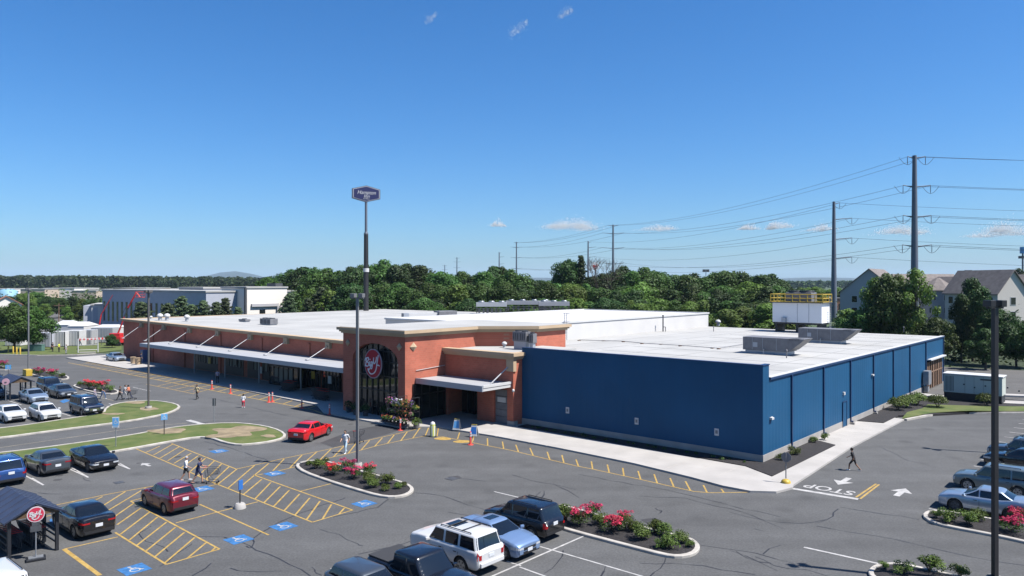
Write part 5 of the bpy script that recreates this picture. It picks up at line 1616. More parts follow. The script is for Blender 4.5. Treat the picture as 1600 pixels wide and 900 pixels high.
    for p in m2.polygons:
        c = p.center
        arm = min((c - w).length for w in handc) < .10
        fore = any((c - (e.lerp(w, .5))).length < (e - w).length * .62 and abs(c.y) > .15 for e, w in zip(el, wr_)) and not sleeves
        if c.z < .11 and (c.z < .10 or True) and min((c.xy - a.xy).length for a in an) < .25 and c.z < .12 + (.06 if c.x < -.1 else 0): mi.append(3)
        elif arm or (fore and c.z > .8): mi.append(0)
        elif c.z > ch.z + .155 and abs(c.y) < .11: mi.append(0)
        elif c.z > .97 or abs(c.y) > .2: mi.append(1)
        elif shorts is True and c.z < .56: mi.append(0)
        elif shorts == 'dress' and c.z < .74: mi.append(0)
        else: mi.append(1 if shorts == 'dress' else 2)
    m2.polygons.foreach_set('material_index', mi)
    o.location = (loc.x, loc.y, loc.z); o.rotation_euler = (0, 0, face); o.scale = (k * 1.12, k * 1.16, k)
    tag(o, label, 'person')
    # hair
    hb = MB(); hb.ell(hc_ + V_((-.018, 0, .022)), (.104, .088, .112), 12)
    hb.v = [(x, y, z) for x, y, z in hb.v]
    if female: hb.ell(hc_ + V_((-.07, 0, -.08)), (.05, .075, .13), 10)
    ho = hb.build('hair' if not hat else 'cap', FAB[hat or hair], o)
    # eyes and mouth
    eb = MB()
    for s_ in (1, -1): eb.ell(hc_ + V_((.088, s_ * .031, .008)), (.010, .012, .008), 6)
    eb.nx(); 
    for s_ in (1,): eb.ell(hc_ + V_((.085, 0, -.068)), (.008, .024, .006), 6)
    eb.build('eye', FAB['black'], o)
    if 'dress' == shorts:
        pass
    return o

def P0(x, y, z=0): return G(x, y, z)
AX = lambda dx, dy: math.atan2(dy, dx)
person('man in white t-shirt and black shorts walking beside the trolley pusher', P0(290, 751), AX(1, .25), 'white', 'black', 'white', pose='walk', shorts=True, hat='grey', h=1.58)
pn = person('person in long navy hooded top and shorts leaning forward to push a shopping trolley', P0(309, 755.5), AX(1, .1), 'navy', 'navy', 'black', pose='push', shorts=True, h=1.66)
person('person in white top and pale blue trousers crossing the hatched walkway by the lamp post', P0(540, 708), AX(-.3, -1), 'white', 'paleblue', 'white', pose='walk', h=1.74)
person('person in black t-shirt and black shorts striding on the road by the hall corner', P0(1334, 735.5), AX(-.8, .5), 'black', 'black', 'white', 'skin_dark', pose='stride', shorts=True, h=1.56)
person('worker in yellow top and dark trousers standing on the lane before the shop', P0(308, 624), AX(-.4, -1), 'cream', 'black', 'black', 'skin_dark', pose='walk', h=1.64)
person('person in white top and red skirt on the lane between the grass median and cones', P0(380, 637), AX(0, 1), 'white', 'red', 'white', pose='stand', h=1.42, female=True)
person('person in pale top and blue jeans walking past the far flower bed', P0(161, 623.5), AX(1, -.2), 'black', 'jeans', 'white', pose='walk', h=1.62)
person('child in lilac top beside the person in blue jeans', P0(148, 621.5), AX(1, -.2), 'lilac', 'lilac', 'white', pose='walk', h=1.15)
person('person in dark coat, leftmost of the group of three near the grass tip', P0(187, 625.5), AX(1, .1), 'black', 'black', 'black', pose='walk', h=1.55)
person('person in pale grey behind a trolley, middle of the group of three', P0(194, 624), AX(1, .1), 'grey', 'grey', 'black', pose='push', h=1.6)
person('person in orange top and navy trousers, rightmost of the group of three', P0(202, 623), AX(-1, .1), 'orange', 'navy', 'white', pose='push', h=1.52)
person('worker in black standing on the far grass verge', P0(82, 549.5, .02), AX(1, 0), 'black', 'black', 'black', pose='stand', h=1.75)
person('worker in a high visibility vest on the far grass verge', P0(92, 550, .02), AX(1, 0), 'hivis', 'black', 'black', pose='stand', h=1.75)
person('worker in pale grey overalls at the edge of the far grass verge', P0(103, 553, .02), AX(1, 0), 'grey', 'grey', 'black', pose='stand', h=1.7)
person('person in white shirt standing under the shop canopy by the far doors', P0(340, 598, .13), AX(0, -1), 'lilac', 'black', 'black', pose='stand', h=1.65)

# ================================================ SHOPPING TROLLEYS
def trolley_mesh():
    t = thing('shopping_trolley', 'wire shopping trolley pushed by the person in the navy top', 'trolley', (0, 0, 0), 0)
    f = MB()
    def wr(p, q, r=.012): f.tube(p, q, r, r, 5)
    # basket grid
    fr, bk = [(.95, .26, 1.0), (.95, -.26, 1.0), (.88, -.17, .62), (.88, .17, .62)], [(.12, .29, 1.02), (.12, -.29, 1.02), (.16, -.22, .50), (.16, .22, .50)]
    for k in (0, 1, 2, 3):
        wr(fr[k], fr[(k + 1) % 4], .014); wr(bk[k], bk[(k + 1) % 4], .014); wr(fr[k], bk[k], .014)
    for i in range(1, 9):
        t_ = i / 9
        top0, top1 = Vector(bk[0]).lerp(Vector(fr[0]), t_), Vector(bk[1]).lerp(Vector(fr[1]), t_)
        lo0, lo1 = Vector(bk[3]).lerp(Vector(fr[3]), t_), Vector(bk[2]).lerp(Vector(fr[2]), t_)
        wr(top0, lo0, .006); wr(top1, lo1, .006); wr(lo0, lo1, .006)
    for i in (1, 2, 3):
        s_ = i / 4
        for A, B in ((0, 3), (1, 2)):
            wr(Vector(bk[A]).lerp(Vector(bk[B]), s_), Vector(fr[A]).lerp(Vector(fr[B]), s_), .006)
    f.build('basket', 'dkgrey', t)
    g = MB()
    for s_ in (1, -1):
        g.tube((.05, s_ * .29, 1.03), (.18, s_ * .27, .20), .016, .016, 6); g.tube((.18, s_ * .27, .20), (.85, s_ * .20, .16), .016, .016, 6); g.tube((.25, s_ * .24, .5), (.5, s_ * .22, .2), .014, .014, 6)
    g.tube((.85, .2, .16), (.85, -.2, .16), .016, .016, 6)
    g.build('chassis', 'dkgrey', t)
    g = MB(); g.tube((.02, .28, 1.04), (.02, -.28, 1.04), .02, .02, 8); g.build('handle', 'red', t)
    for x in (.2, .83):
        for s_ in (1, -1):
            g = MB(); y = s_ * (.25 if x < .5 else .19)
            g.tube((x, y - .015, .065), (x, y + .015, .065), .062, .062, 10); g.tube((x, y, .07), (x, y, .18), .012, .012, 5)
            g.build('wheel', 'rubber', t)
    return t
cart = trolley_mesh()
q = P0(309, 755.5); cart.location = (q.x + .42, q.y + .04, 0); cart.rotation_euler = (0, 0, AX(1, .1))
c2 = copy_tree(cart); c2['label'] = 'shopping trolley in the group of three people near the grass tip'; q = P0(194, 624); c2.location = (q.x + .4, q.y, 0)
c3 = copy_tree(cart); c3['label'] = 'shopping trolley beside the person in white by the lamp post'; q = P0(556, 694); c3.location = (q.x, q.y, 0); c3.rotation_euler = (0, 0, 1.2)
def cart_row(p0, ang, n, label, group):
    for i in range(n):
        c = copy_tree(cart); c['label'] = label; c['group'] = group
        c.location = (p0.x + math.cos(ang) * .26 * i, p0.y + math.sin(ang) * .26 * i, p0.z); c.rotation_euler = (0, 0, ang)
for j, (a, bb, n) in enumerate(((57, -1.6, 8), (56.0, -2.6, 7), (48.5, -2.9, 9), (47.0, -3.9, 8), (62, -.4, 6))):
    cart_row(W(a, bb, WALKZ), ANG_V, n, ['nested shopping trolley in the row right of the glass door lobby', 'nested shopping trolley in the kerb side row by the glass lobby', 'nested shopping trolley in the inner row left of the brick tower', 'nested shopping trolley in the outer row left of the brick tower', 'nested shopping trolley against the shop window left of the lobby'][j], 'nested trolleys under the canopy, row %s' % 'ABCDE'[j])
# ================================================ LAMP POSTS
M['pole_grey'] = mat('lamp_pole_grey', (.20, .20, .205), .5, .2)
M['pole_brown'] = mat('pole_brown_grey', (.13, .12, .115), .5, .2)
def lamp_post(x, y, label, m='bronze', h=12.2, yaw=0.0, z=.12, shoe=True, conc=.35, hw=.85, pw=.085):
    p = G(x, y, 0)
    t = thing('lamp_post', label, 'lamp post', (p.x, p.y, z), yaw, 'tall square lamp posts of the car park')
    b = MB(); b.lathe([(.32, 0), (.32, conc), (.29, conc + .03)], 18); b.build('footing', 'found', t)
    b = MB(); b.box(-pw, pw, -pw, pw, conc, h - .4); b.box(-.2, .2, -.2, .2, conc + .03, conc + .06); b.build('pole', m, t, bevel=.01)
    b = MB(); b.box(-.045, .045, -hw, hw, h - .42, h - .34); b.build('bracket_arm', m, t)
    for s_ in (1, -1):
        b = MB(); b.box(-.22, .22, min(s_ * .14, s_ * hw), max(s_ * .14, s_ * hw), h - .34, h - .06); o = b.build('lamp_head', m, t, bevel=.02)
        b = MB(); b.box(-.16, .16, min(s_ * .22, s_ * (hw - .08)), max(s_ * .22, s_ * (hw - .08)), h - .352, h - .342); b.build('lens', 'lamp_clear', o)
    return t
lamp_post(558.5, 734, 'pale grey lamp post rising from the flower bed island before the brick tower', M['pole_grey'], yaw=R(75), hw=.48)
lamp_post(232, 640, 'thin brown grey lamp post on the rounded tip of the far grass median', M['pole_brown'], yaw=R(60), z=.14, conc=.2, hw=.4, pw=.075)
lamp_post(44.5, 583, 'lamp post by the far left flower bed, with a pale head', M['pole_grey'], yaw=R(60), conc=.5, hw=.4)
lamp_post(1554.5, 917, 'nearest dark lamp post, running the full height of the right side', 'bronze', yaw=R(100), conc=.3, hw=.40, pw=.10)
lamp_post(1640, 713, 'lamp post just outside the right edge beside the parked row', 'bronze', yaw=R(40), hw=.6)
p = G(43, 587); b = MB(); b.obox((0, 0, .45), (1.5, .8, .9), ANG_V); tag(b.build('yellow_concrete_block', 'yellowpaint', None, (p.x, p.y, 0), bevel=.05), 'yellow painted concrete block at the foot of the far left lamp post', 'block')

# ================================================ SIGNS
def sign_panel(t, w, h, z, front_m, back_m='greybox', nm='sign_panel', th=.02):
    b = MB(); b.box(-th, th, -w / 2, w / 2, z, z + h); return b.build(nm, front_m, t, bevel=.005)
def post_sign(x, y, z0, face, label, w=.45, h=.45, top=2.4, panel='blue_sign', post='steel', base=None, extra=None, cat='sign'):
    p = G(x, y, 0)
    t = thing('parking_sign', label, cat, (p.x, p.y, z0), face)
    b = MB(); b.tube((0, 0, 0), (0, 0, top - .02), .035, .035, 8); b.build('post', post, t)
    o = sign_panel(t, w, h, top - h, panel); o.location.x = .05
    if base:
        b = MB(); b.lathe([(.34, 0), (.30, .22), (.22, .3)], 16); b.build('base', base, t)
    return t, o
M['blue_sign'] = mat('sign_blue', (.03, .16, .50), .5)
M['skyblue_sign'] = mat('sign_sky_blue', (.12, .38, .72), .5)
FC = math.atan2(-1, .25)
def wheel_symbol(o, z, s, x=.025, m='white'):
    b = MB()
    def sg_(pts, w=.1):
        P = [(Vector(q)) for q in pts]
        for i, (p, q) in enumerate(zip(P, P[1:])):
            d = (q - p).normalized(); n = Vector((-d.y, d.x)) * w / 2; xx = x + .0006 * (len(b.f) % 9)
            b.poly([(xx, *((k) * s + Vector((0, z)))) for k in (p - n, q - n, q + n, p + n)])
    sg_([(-.05, .4), (0, 0), (.25, 0), (.35, -.35), (.45, -.33)]); sg_([(-.03, .2), (.2, .2)], .08)
    sg_([(.28 * math.cos(R(a)) - .02, .28 * math.sin(R(a)) - .18) for a in range(100, 370, 30)], .09)
    sg_([(-.14, .55), (.02, .55)], .17)
    b.build('wheelchair_symbol', m, o)
t, o = post_sign(181, 700.5, .12, FC, 'tall white and blue disabled parking sign on a galvanised post in the grass', .5, .85, 2.35, 'white')
b = MB(); b.box(.022, .03, -.22, .22, 1.68, 2.28); b.build('blue_field', 'skyblue_sign', o); wheel_symbol(o, 2.0, .36, .034)
b = MB(); b.box(.022, .03, -.16, .16, 1.56, 1.62); b.build('lettering_bar', 'skyblue_sign', o)
t, o = post_sign(256.5, 681.5, .14, FC + .3, 'sky blue sign on a dark post in the bare soil of the grass median', .5, .5, 1.75, 'skyblue_sign', 'blackmetal')
wheel_symbol(o, 1.5, .38)
t, o = post_sign(334.5, 662, .14, ANG_U + .9, 'thin post with a small dark sign seen edge on, at the grass median', .3, .7, 2.2, 'dkgrey', 'steel')
t, o = post_sign(375, 794, 0.0, FC + .9, 'dark blue sign on a black post with round concrete base in the hatched bay', .32, .55, 1.62, 'blue_sign', 'blackmetal', base='concrete')
t, o = post_sign(13, 592, 0.0, FC, 'sky blue parking sign at the far left near the yellow line', .7, .6, 1.9, 'skyblue_sign', 'dkgrey')
wheel_symbol(o, 1.6, .4)
t, o = post_sign(35, 620, 0.0, FC, 'small dark square sign right of the far trolley shelter', .5, .5, 2.2, 'dkgrey', 'steel')
b = MB(); b.box(.022, .028, -.1, .1, 1.85, 2.05); b.build('sign_mark', 'white', o)
t, o = post_sign(9, 628, 0.0, FC, 'pink round sign on a post beside the far trolley shelter', .2, .1, 2.2, 'dkgrey', 'steel')
b = MB()
vs = [(x, .36 * math.cos(R(i * 18)), 2.2 + .36 * math.sin(R(i * 18))) for x in (-.03, .04) for i in range(20)]
b.add(vs, [tuple(reversed(range(20))), tuple(range(20, 40))] + [(i, (i + 1) % 20, (i + 1) % 20 + 20, i + 20) for i in range(20)])
b.build('round_panel', mat('faded_pink', (.62, .36, .42), .5), t)
# stop sign seen from behind, yellow footing
p = G(1228, 757.5)
t = thing('stop_sign', 'grey back of a stop sign on a yellow base at the pavement tip', 'sign', (p.x, p.y, WALKZ - .02), ANG_U + .12)
b = MB(); b.lathe([(.30, 0), (.29, .13), (.2, .22), (.15, .24)], 16); b.build('base', 'yellowpaint', t)
b = MB(); b.tube((0, 0, .3), (0, 0, 1.95), .035, .035, 8); b.build('post', 'greybox', t)
b = MB()
vs = [(x, .33 * math.cos(R(22.5 + i * 45)), 1.66 + .33 * math.sin(R(22.5 + i * 45))) for x in (.04, .06) for i in range(8)]
b.add(vs, [tuple(reversed(range(8))), tuple(range(8, 16))] + [(i, (i + 1) % 8, (i + 1) % 8 + 8, i + 8) for i in range(8)])
o = b.build('octagon_plate', 'greybox', t)
b = MB(); b.add([(.062, v[1] * .94, 1.66 + (v[2] - 1.66) * .94) for v in vs[8:]], [tuple(range(8))]); b.build('red_face', 'red', o)
tt = text_mesh('sign_lettering', 'STOP', .26, 'white', o, (.066, 0, 1.66), (R(90), 0, R(90)), .001)

# ================================================ CONES, POSTS, BARRIERS
def delineator(x, y, label, group='red and white delineator posts along the kerb', h=1.05, s=1.0):
    p = G(x, y)
    t = thing('traffic_post', label, 'traffic post', (p.x, p.y, 0), 0, group)
    b = MB(); b.lathe([(.24 * s, 0), (.22 * s, .05)], 10); b.build('base', 'orange', t)
    b = MB(); b.lathe([(.12 * s, .05), (.075 * s, .2), (.065 * s, h - .05), (.04, h)], 12); b.build('post', 'orange', t)
    b = MB()
    for z in (h * .62, h * .80): b.lathe([(.085 * s, z), (.083 * s, z + .13)], 12)
    b.build('reflective_band', 'white', t)
    return t
for x, y, lb in ((331, 608, 'orange delineator post at the kerb, farthest left of the line'), (360, 615, 'orange delineator post at the kerb, second from the left'), (420, 628.5, 'orange delineator, left of the close pair before the glass lobby'), (425.5, 628, 'orange delineator, right of the close pair before the glass lobby'),
                 (471.5, 638, 'orange delineator before the trolley rows, on the kerb line'), (515, 648, 'orange delineator nearest the tower, at the end of the kerb line'), (625.5, 672.5, 'orange delineator in front of the flower stand'), (735, 695, 'orange delineator in front of the sandwich board')):
    delineator(x, y, lb, s=1.05, h=1.08)
for i, (x, y) in enumerate(((13, 551), (20.5, 552.5), (26, 554), (31.5, 554.5))):
    p = G(x, y); b = MB(); h = 1.35
    b.lathe([(.13, 0), (.13, h - .1), (.07, h)], 12)
    tag(b.build('bollard', 'yellowpaint', None, (p.x, p.y, 0)), ['yellow bollard, first from the left on the far verge', 'yellow bollard, second from the left on the far verge', 'yellow bollard, third from the left on the far verge', 'yellow bollard, rightmost on the far verge'][i], 'bollard', 'yellow bollards on the far verge')
# painted bollard by the crossing
p = G(676, 682)
t = thing('bollard', 'white and lime yellow striped bollard on the hatched crossing', 'bollard', (p.x, p.y, 0))
b = MB(); b.lathe([(.22, 0), (.22, 1.05), (.16, 1.2), (.03, 1.27)], 16); b.build('bollard_body', 'white', t)
b = MB()
for a0 in (150, 230, 290, 350, 50): 
    b.add([(.226 * math.cos(R(a0 + da)), .226 * math.sin(R(a0 + da)), z) for z in (.05, .95) for da in (-15, 0, 15)], [(0, 1, 4, 3), (1, 2, 5, 4)])
b.lathe([(.225, .95), (.225, 1.05)], 16); b.build('yellow_stripe', 'limeyellow', t)
b = MB(); b.lathe([(.34, 0), (.34, .05)], 16); b.build('base_plate', 'blackmetal', t)
# sandwich boards
def aboard(x, y, label, blue=False):
    p = G(x, y, WALKZ)
    t = thing('sandwich_board', label, 'sandwich board', (p.x, p.y, WALKZ), math.atan2(-1, -.3))
    for s_, nm in ((1, 'front_board'), (-1, 'back_board')):
        b = MB(); b.add([(s_ * .34, -.42, 0), (s_ * .34, .42, 0), (s_ * .04, .3, 1.15), (s_ * .04, -.3, 1.15), (s_ * .30, -.42, 0), (s_ * .30, .42, 0), (s_ * .0, .3, 1.15), (s_ * .0, -.3, 1.15)],
                        [(0, 1, 2, 3), (7, 6, 5, 4), (0, 4, 5, 1), (1, 5, 6, 2), (2, 6, 7, 3), (3, 7, 4, 0)])
        o = b.build(nm, 'white', t)
        if s_ == 1:
            b = MB(); b.add([(.29, -.34, .22), (.29, .34, .22), (.10, .27, .95), (.10, -.27, .95)], [(0, 1, 2, 3)]); b.build('poster', 'blue_sign' if blue else 'skyblue_sign', o)
    b = MB(); b.box(-.06, .06, -.3, .3, 1.12, 1.2); b.build('handle', 'yellowpaint', t)
    return t
ab1 = aboard(714, 671, 'white sandwich board with pale poster on the pavement near the entrance')
ab2 = aboard(741, 680.5, 'sandwich board with dark blue poster at the paving corner', True)
ab1.scale = ab2.scale = (.78, .78, .78)
# yellow and dark cones at far end of pavement
for i, (x, y, lb) in enumerate(((208, 568, 'cream recycling crate beside the blue drinks machine, left one'), (215, 569.5, 'cream recycling crate beside the blue drinks machine, right one'))):
    p = G(x, y, WALKZ); b = MB(); b.lathe([(.35, 0), (.42, 1.0), (.46, 1.05)], 12); t = tag(b.build('litter_bin', 'cream', None, (p.x, p.y, WALKZ)), lb.replace('recycling crate', 'litter bin'), 'bin', 'litter bins at the left end of the shop')
p = W(a_at(225, .1), .1, WALKZ)
t = thing('vending_machine', 'blue drinks machine against the brick wall at the left end of the canopy', 'vending machine', tuple(p), ANG_U)
b = MB(); b.box(-.4, .4, -.5, .5, 0, 2.0); b.build('cabinet', mat('machine_blue', (.08, .14, .30), .5), t, bevel=.04)
b = MB(); b.box(-.415, -.402, -.42, .15, .7, 1.85); b.build('front_panel', 'greybox', t)
p = W(a_at(224, -1.0), -1.4, WALKZ)
person('person in blue standing beside the drinks machine at the far end of the shop', p, ANG_U, 'navy', 'black', 'black', pose='stand', h=1.75)

# ================================================ TROLLEY SHELTERS
def trolley_shelter(x, y, ang, label, signlabel, full=True):
    p = G(x, y)
    t = thing('trolley_shelter', label, 'trolley shelter', (p.x, p.y, 0), ang)
    Lx, Wy, he, hr = 3.9, 2.2, 1.95, 2.58
    for ix, x_ in enumerate((-Lx / 2 + .15, 0.0, Lx / 2 - .15)):
        for y_ in (-Wy / 2 + .1, Wy / 2 - .1):
            b = MB(); b.box(x_ - .07, x_ + .07, y_ - .07, y_ + .07, 0, he); b.build('post', 'blackmetal', t)
    for s_ in (1, -1):
        b = MB(); y0 = s_ * (Wy / 2 + .22)
        z0 = he - .05
        vs = [(-Lx / 2 - .25, 0, hr), (Lx / 2 + .25, 0, hr), (Lx / 2 + .25, y0, z0), (-Lx / 2 - .25, y0, z0)]
        b.add(vs + [(v[0], v[1], v[2] - .06) for v in vs], [(0, 1, 2, 3), (7, 6, 5, 4), (0, 4, 5, 1), (1, 5, 6, 2), (2, 6, 7, 3), (3, 7, 4, 0)])
        for k in range(7):
            xx = -Lx / 2 - .25 + k * (Lx + .5) / 6
            b.add([(xx - .02, 0, hr + .035), (xx + .02, 0, hr + .035), (xx + .02, y0, z0 + .035), (xx - .02, y0, z0 + .035), (xx - .02, 0, hr), (xx + .02, 0, hr), (xx + .02, y0, z0), (xx - .02, y0, z0)], [(0, 1, 2, 3), (0, 4, 5, 1), (1, 5, 6, 2), (2, 6, 7, 3), (3, 7, 4, 0)])
        b.build('roof_slope', M['shelter_roof'], t)
    for x_ in (-Lx / 2 - .1, Lx / 2 + .1):
        b = MB(); b.add([(x_ - .04, -Wy / 2, he), (x_ - .04, Wy / 2, he), (x_ - .04, 0, hr - .1), (x_ + .04, -Wy / 2, he), (x_ + .04, Wy / 2, he), (x_ + .04, 0, hr - .1)], [(0, 1, 2), (5, 4, 3), (0, 3, 4, 1), (1, 4, 5, 2), (2, 5, 3, 0)])
        b.build('gable', M['shelter_wood'], t)
    for y_ in (-Wy / 2 + .1, Wy / 2 - .1):
        for z in (.35, .65, .95):
            b = MB(); b.box(-Lx / 2 + .2, Lx / 2 - .2, y_ - .025, y_ + .025, z, z + .07); b.build('rail', 'blackmetal', t)
    return t
M['shelter_roof'] = mat('slate_blue_roof', (.055, .07, .12), .5, .3, var=.1, vscale=2)
M['shelter_wood'] = mat('dark_brown_board', (.10, .06, .03), .7, var=.3, vscale=4)
# near shelter: the roof corners were surveyed
SHP = (-23.6, 36.35)
SH = trolley_shelter(14, 832, ANG_V, 'black trolley shelter with a slate blue gabled roof at the lower left', '')
SH.location = (-24.15, 36.85, 0)
p = Vector((-24.15, 36.85, 0))
for j, off in enumerate((-.5, .5)):
    for i in range(7):
        c = copy_tree(cart); c['label'] = 'nested shopping trolley in the %s row inside the gabled shelter' % ('left' if j else 'right'); c['group'] = 'trolleys nested inside the gabled shelter, row %s' % 'AB'[j]
        q = Vector((p.x, p.y, 0)) + dv * (-1.0 + i * .3) + du * off
        c.location = (q.x, q.y, 0); c.rotation_euler = (0, 0, ANG_V)
SH2 = trolley_shelter(24, 622, ANG_V, 'far trolley shelter with a dark roof behind the white cars', '')
# sign on its own foot before the shelter
p = G(56, 875)
t = thing('shelter_sign', 'red round sign with white script on a post, standing before the gabled shelter', 'sign', (p.x, p.y, 0), FC + .35)
b = MB(); b.box(-.25, .25, -.4, .4, 0, .13); b.build('rubber_foot', 'blackmetal', t, bevel=.03)
b = MB(); b.box(-.16, .16, -.3, .3, .131, .17); b.build('foot_plate', 'steel', t)
b = MB(); b.tube((0, 0, .2), (0, 0, 1.8), .03, .03, 8); b.build('post', 'steel', t)
b = MB(); b.box(.035, .06, -.22, .22, 1.35, 1.62); b.box(.035, .06, -.16, .16, 1.63, 1.78); b.build('lower_panel', 'dkgrey', t)
b = MB()
vs = [(x, .36 * math.cos(R(i * 15)), 2.15 + .36 * math.sin(R(i * 15))) for x in (.0, .06) for i in range(24)]
b.add(vs, [tuple(reversed(range(24))), tuple(range(24, 48))] + [(i, (i + 1) % 24, (i + 1) % 24 + 24, i + 24) for i in range(24)])
rp = b.build('round_panel', mat('sign_pale', (.62, .52, .55), .5), t)
b = MB(); vs = [(.064, .32 * math.cos(R(i * 15)), 2.15 + .32 * math.sin(R(i * 15))) for i in range(24)]; b.add(vs, [tuple(range(24))]); b.build('red_disc', mat('sign_red_small', (.55, .03, .07), .5), rp)
b = MB(); big_y(b, 0.0, .31, .04); b.v = [(-x + .07, -y, z + 2.15) for x, y, z in b.v]; b.build('script_lettering', 'white', rp)

# ================================================ THE FLOWER STAND
pf = G(628, 664, WALKZ)
fs_ = thing('flower_stand', 'tiered stand packed with bright potted flowers at the corner of the brick tower', 'flower stand', (pf.x, pf.y, WALKZ), ANG_V)
b = MB()
for k, (dx, z) in enumerate(((-.9, .35), (-.3, .85), (.3, 1.35))):
    b.box(-1.75, 1.75, -dx - .3, -dx + .3, z - .04, z)
for x_ in (-1.65, 0, 1.65):
    for y_ in (-.6, .6): b.tube((x_, y_, 0), (x_, y_, 2.6 if y_ < 0 else .85), .03, .03, 6)
    b.tube((x_, -.6, 2.6), (x_, .3, 2.6), .025, .025, 6)
b.build('stand_frame', 'blackmetal', fs_)
FLC = [mat('petal_' + n_, c, .7) for n_, c in (('orange', (.45, .15, .05)), ('violet', (.30, .17, .45)), ('yellow', (.50, .36, .06)), ('pink', (.45, .13, .25)), ('white', (.7, .7, .72)), ('red', (.5, .03, .03)))]
def flower_pot(loc, col, s, hang=False):
    pass
def plant_mesh(mb, c, r, n, s, rr, m=0, flat=1.0, up=True):
    for _ in range(n):
        d = Vector((rr.gauss(0, 1), rr.gauss(0, 1), rr.gauss(0, 1)))
        if up: d.z = abs(d.z)
        d.normalize(); k = rr.uniform(.55, 1.0)
        p = Vector(c) + Vector((d.x * r * k, d.y * r * k, d.z * r * k * flat))
        nrm = (d + Vector((rr.gauss(0, .5), rr.gauss(0, .5), rr.gauss(.3, .5)))).normalized()
        q = nrm.to_track_quat('Z', 'Y'); a = rr.uniform(0, 6.28); e1 = q @ Vector((math.cos(a), math.sin(a), 0)); e2 = q @ Vector((-math.sin(a), math.cos(a), 0))
        sz = s * rr.uniform(.7, 1.3)
        mb.add([p - e1 * sz, p - e2 * sz * .6, p + e1 * sz, p + e2 * sz * .6], [(0, 1, 2, 3)], m)
rr = random.Random(11)
n_pot = 0
for dx, z in ((-.9, .35), (-.3, .85), (.3, 1.35)):
    for i in range(7):
        ci = rr.randrange(6)
        q = MB(); q.lathe([(.10, 0), (.14, .2)], 10); 
        pos = fs_.matrix_basis @ Vector((-1.6 + i * .52, -dx, z))
        wp = Matrix.Translation(fs_.location) @ Euler((0, 0, ANG_V)).to_matrix().to_4x4() @ Vector((-1.6 + i * .52, -dx, z))
        t = thing('flower_pot', ['orange', 'violet', 'yellow', 'pink', 'white', 'red'][ci] + ' potted flowers on the tiered stand by the tower', 'potted flowers', tuple(wp), rr.uniform(0, 6), 'potted flowers on the stand, ' + ['orange', 'violet', 'yellow', 'pink', 'white', 'red'][ci])
        q.build('pot', 'trim', t)
        q = MB(); plant_mesh(q, (0, 0, .25), .33, 90, .07, rr, 0); q.build('foliage', 'leaf_mid', t)
        q = MB(); plant_mesh(q, (0, 0, .32), .30, 30, .05, rr, 0); q.build('blossom', FLC[ci], t)
for i in range(5):
    ci = [1, 0, 4, 1, 3][i]
    wp = Matrix.Translation(fs_.location) @ Euler((0, 0, ANG_V)).to_matrix().to_4x4() @ Vector((-1.55 + i * .78, .25, 2.05))
    t = thing('hanging_basket', 'hanging basket of ' + ['violet', 'orange', 'white', 'violet', 'pink'][i] + ' flowers above the tiered stand', 'hanging basket', tuple(wp), 0, 'hanging baskets above the stand' + (', violet' if ci == 1 else ''))
    q = MB(); q.lathe([(.06, -.1), (.2, .05)], 10); q.build('basket', 'trim', t)
    q = MB(); 
    for a in (0, 2.1, 4.2): q.tube((.19 * math.cos(a), .19 * math.sin(a), .05), (0, 0, .55), .008, .008, 4)
    q.build('hanger', 'blackmetal', t)
    q = MB(); plant_mesh(q, (0, 0, .05), .38, 70, .08, rr, 0, 1, False); q.build('foliage', 'leaf_mid', t)
    q = MB(); plant_mesh(q, (0, 0, .1), .40, 60, .07, rr, 0, 1, False); q.build('blossom', FLC[ci], t)
p = G(650, 668, WALKZ)
t = thing('flower_bucket', 'bucket of yellow green plants at the right foot of the flower stand', 'potted plant', (p.x, p.y, WALKZ)); q = MB(); q.lathe([(.2, 0), (.28, .35)], 12); q.build('pot', 'greybox', t); q = MB(); plant_mesh(q, (0, 0, .35), .55, 150, .09, rr); q.build('foliage', 'leaf_light', t)
for i, (x, y) in enumerate(((545, 644), (556, 648), (571, 650), (600, 653))):
    p = G(x, y, WALKZ); t = thing('potted_shrub', ['dark potted shrub, leftmost before the tower window', 'dark potted shrub, second from left before the tower window', 'dark potted shrub, third from left before the tower window', 'dark potted shrub beside the flower stand'][i], 'potted plant', (p.x, p.y, WALKZ))
    q = MB(); q.lathe([(.22, 0), (.3, .45), (.32, .47)], 12); q.build('pot', 'dkgrey', t); q = MB(); plant_mesh(q, (0, 0, .6), .5, 160, .09, rr, 0, 1.3); q.build('foliage', 'leaf_dark', t)

# ================================================ SHRUBS
def shrub_proto(kind, seed):
    r_ = random.Random(seed)
    t = thing({'pink': 'flowering_shrub', 'green': 'shrub', 'ball': 'clipped_shrub'}[kind], 'x', 'shrub')
    q = MB()
    for k in range(5): a = k * 1.3; q.tube((0, 0, 0), (.25 * math.cos(a), .25 * math.sin(a), .45), .02, .01, 5)
    q.build('stem', 'bark', t)
    q = MB()
    if kind == 'ball': plant_mesh(q, (0, 0, .3), .52, 1100, .042, r_, 0, .85)
    elif kind == 'green':
        for _ in range(9): plant_mesh(q, (r_.uniform(-.3, .3), r_.uniform(-.3, .3), r_.uniform(.15, .5)), r_.uniform(.2, .34), 110, .045, r_, 0, 1.1)
    else:
        for _ in range(9): plant_mesh(q, (r_.uniform(-.35, .35), r_.uniform(-.35, .35), r_.uniform(.2, .5)), .3, 80, .045, r_, 0, 1.0)
    q.build('foliage', 'leaf_shrub' if kind != 'pink' else 'leaf_mid', t)
    if kind == 'pink':
        q = MB()
        for _ in range(16): plant_mesh(q, (r_.uniform(-.42, .42), r_.uniform(-.42, .42), r_.uniform(.4, .75)), .17, 44, .036, r_, 0, .9)
        q.build('blossom', 'petal_pink', t)
    return t
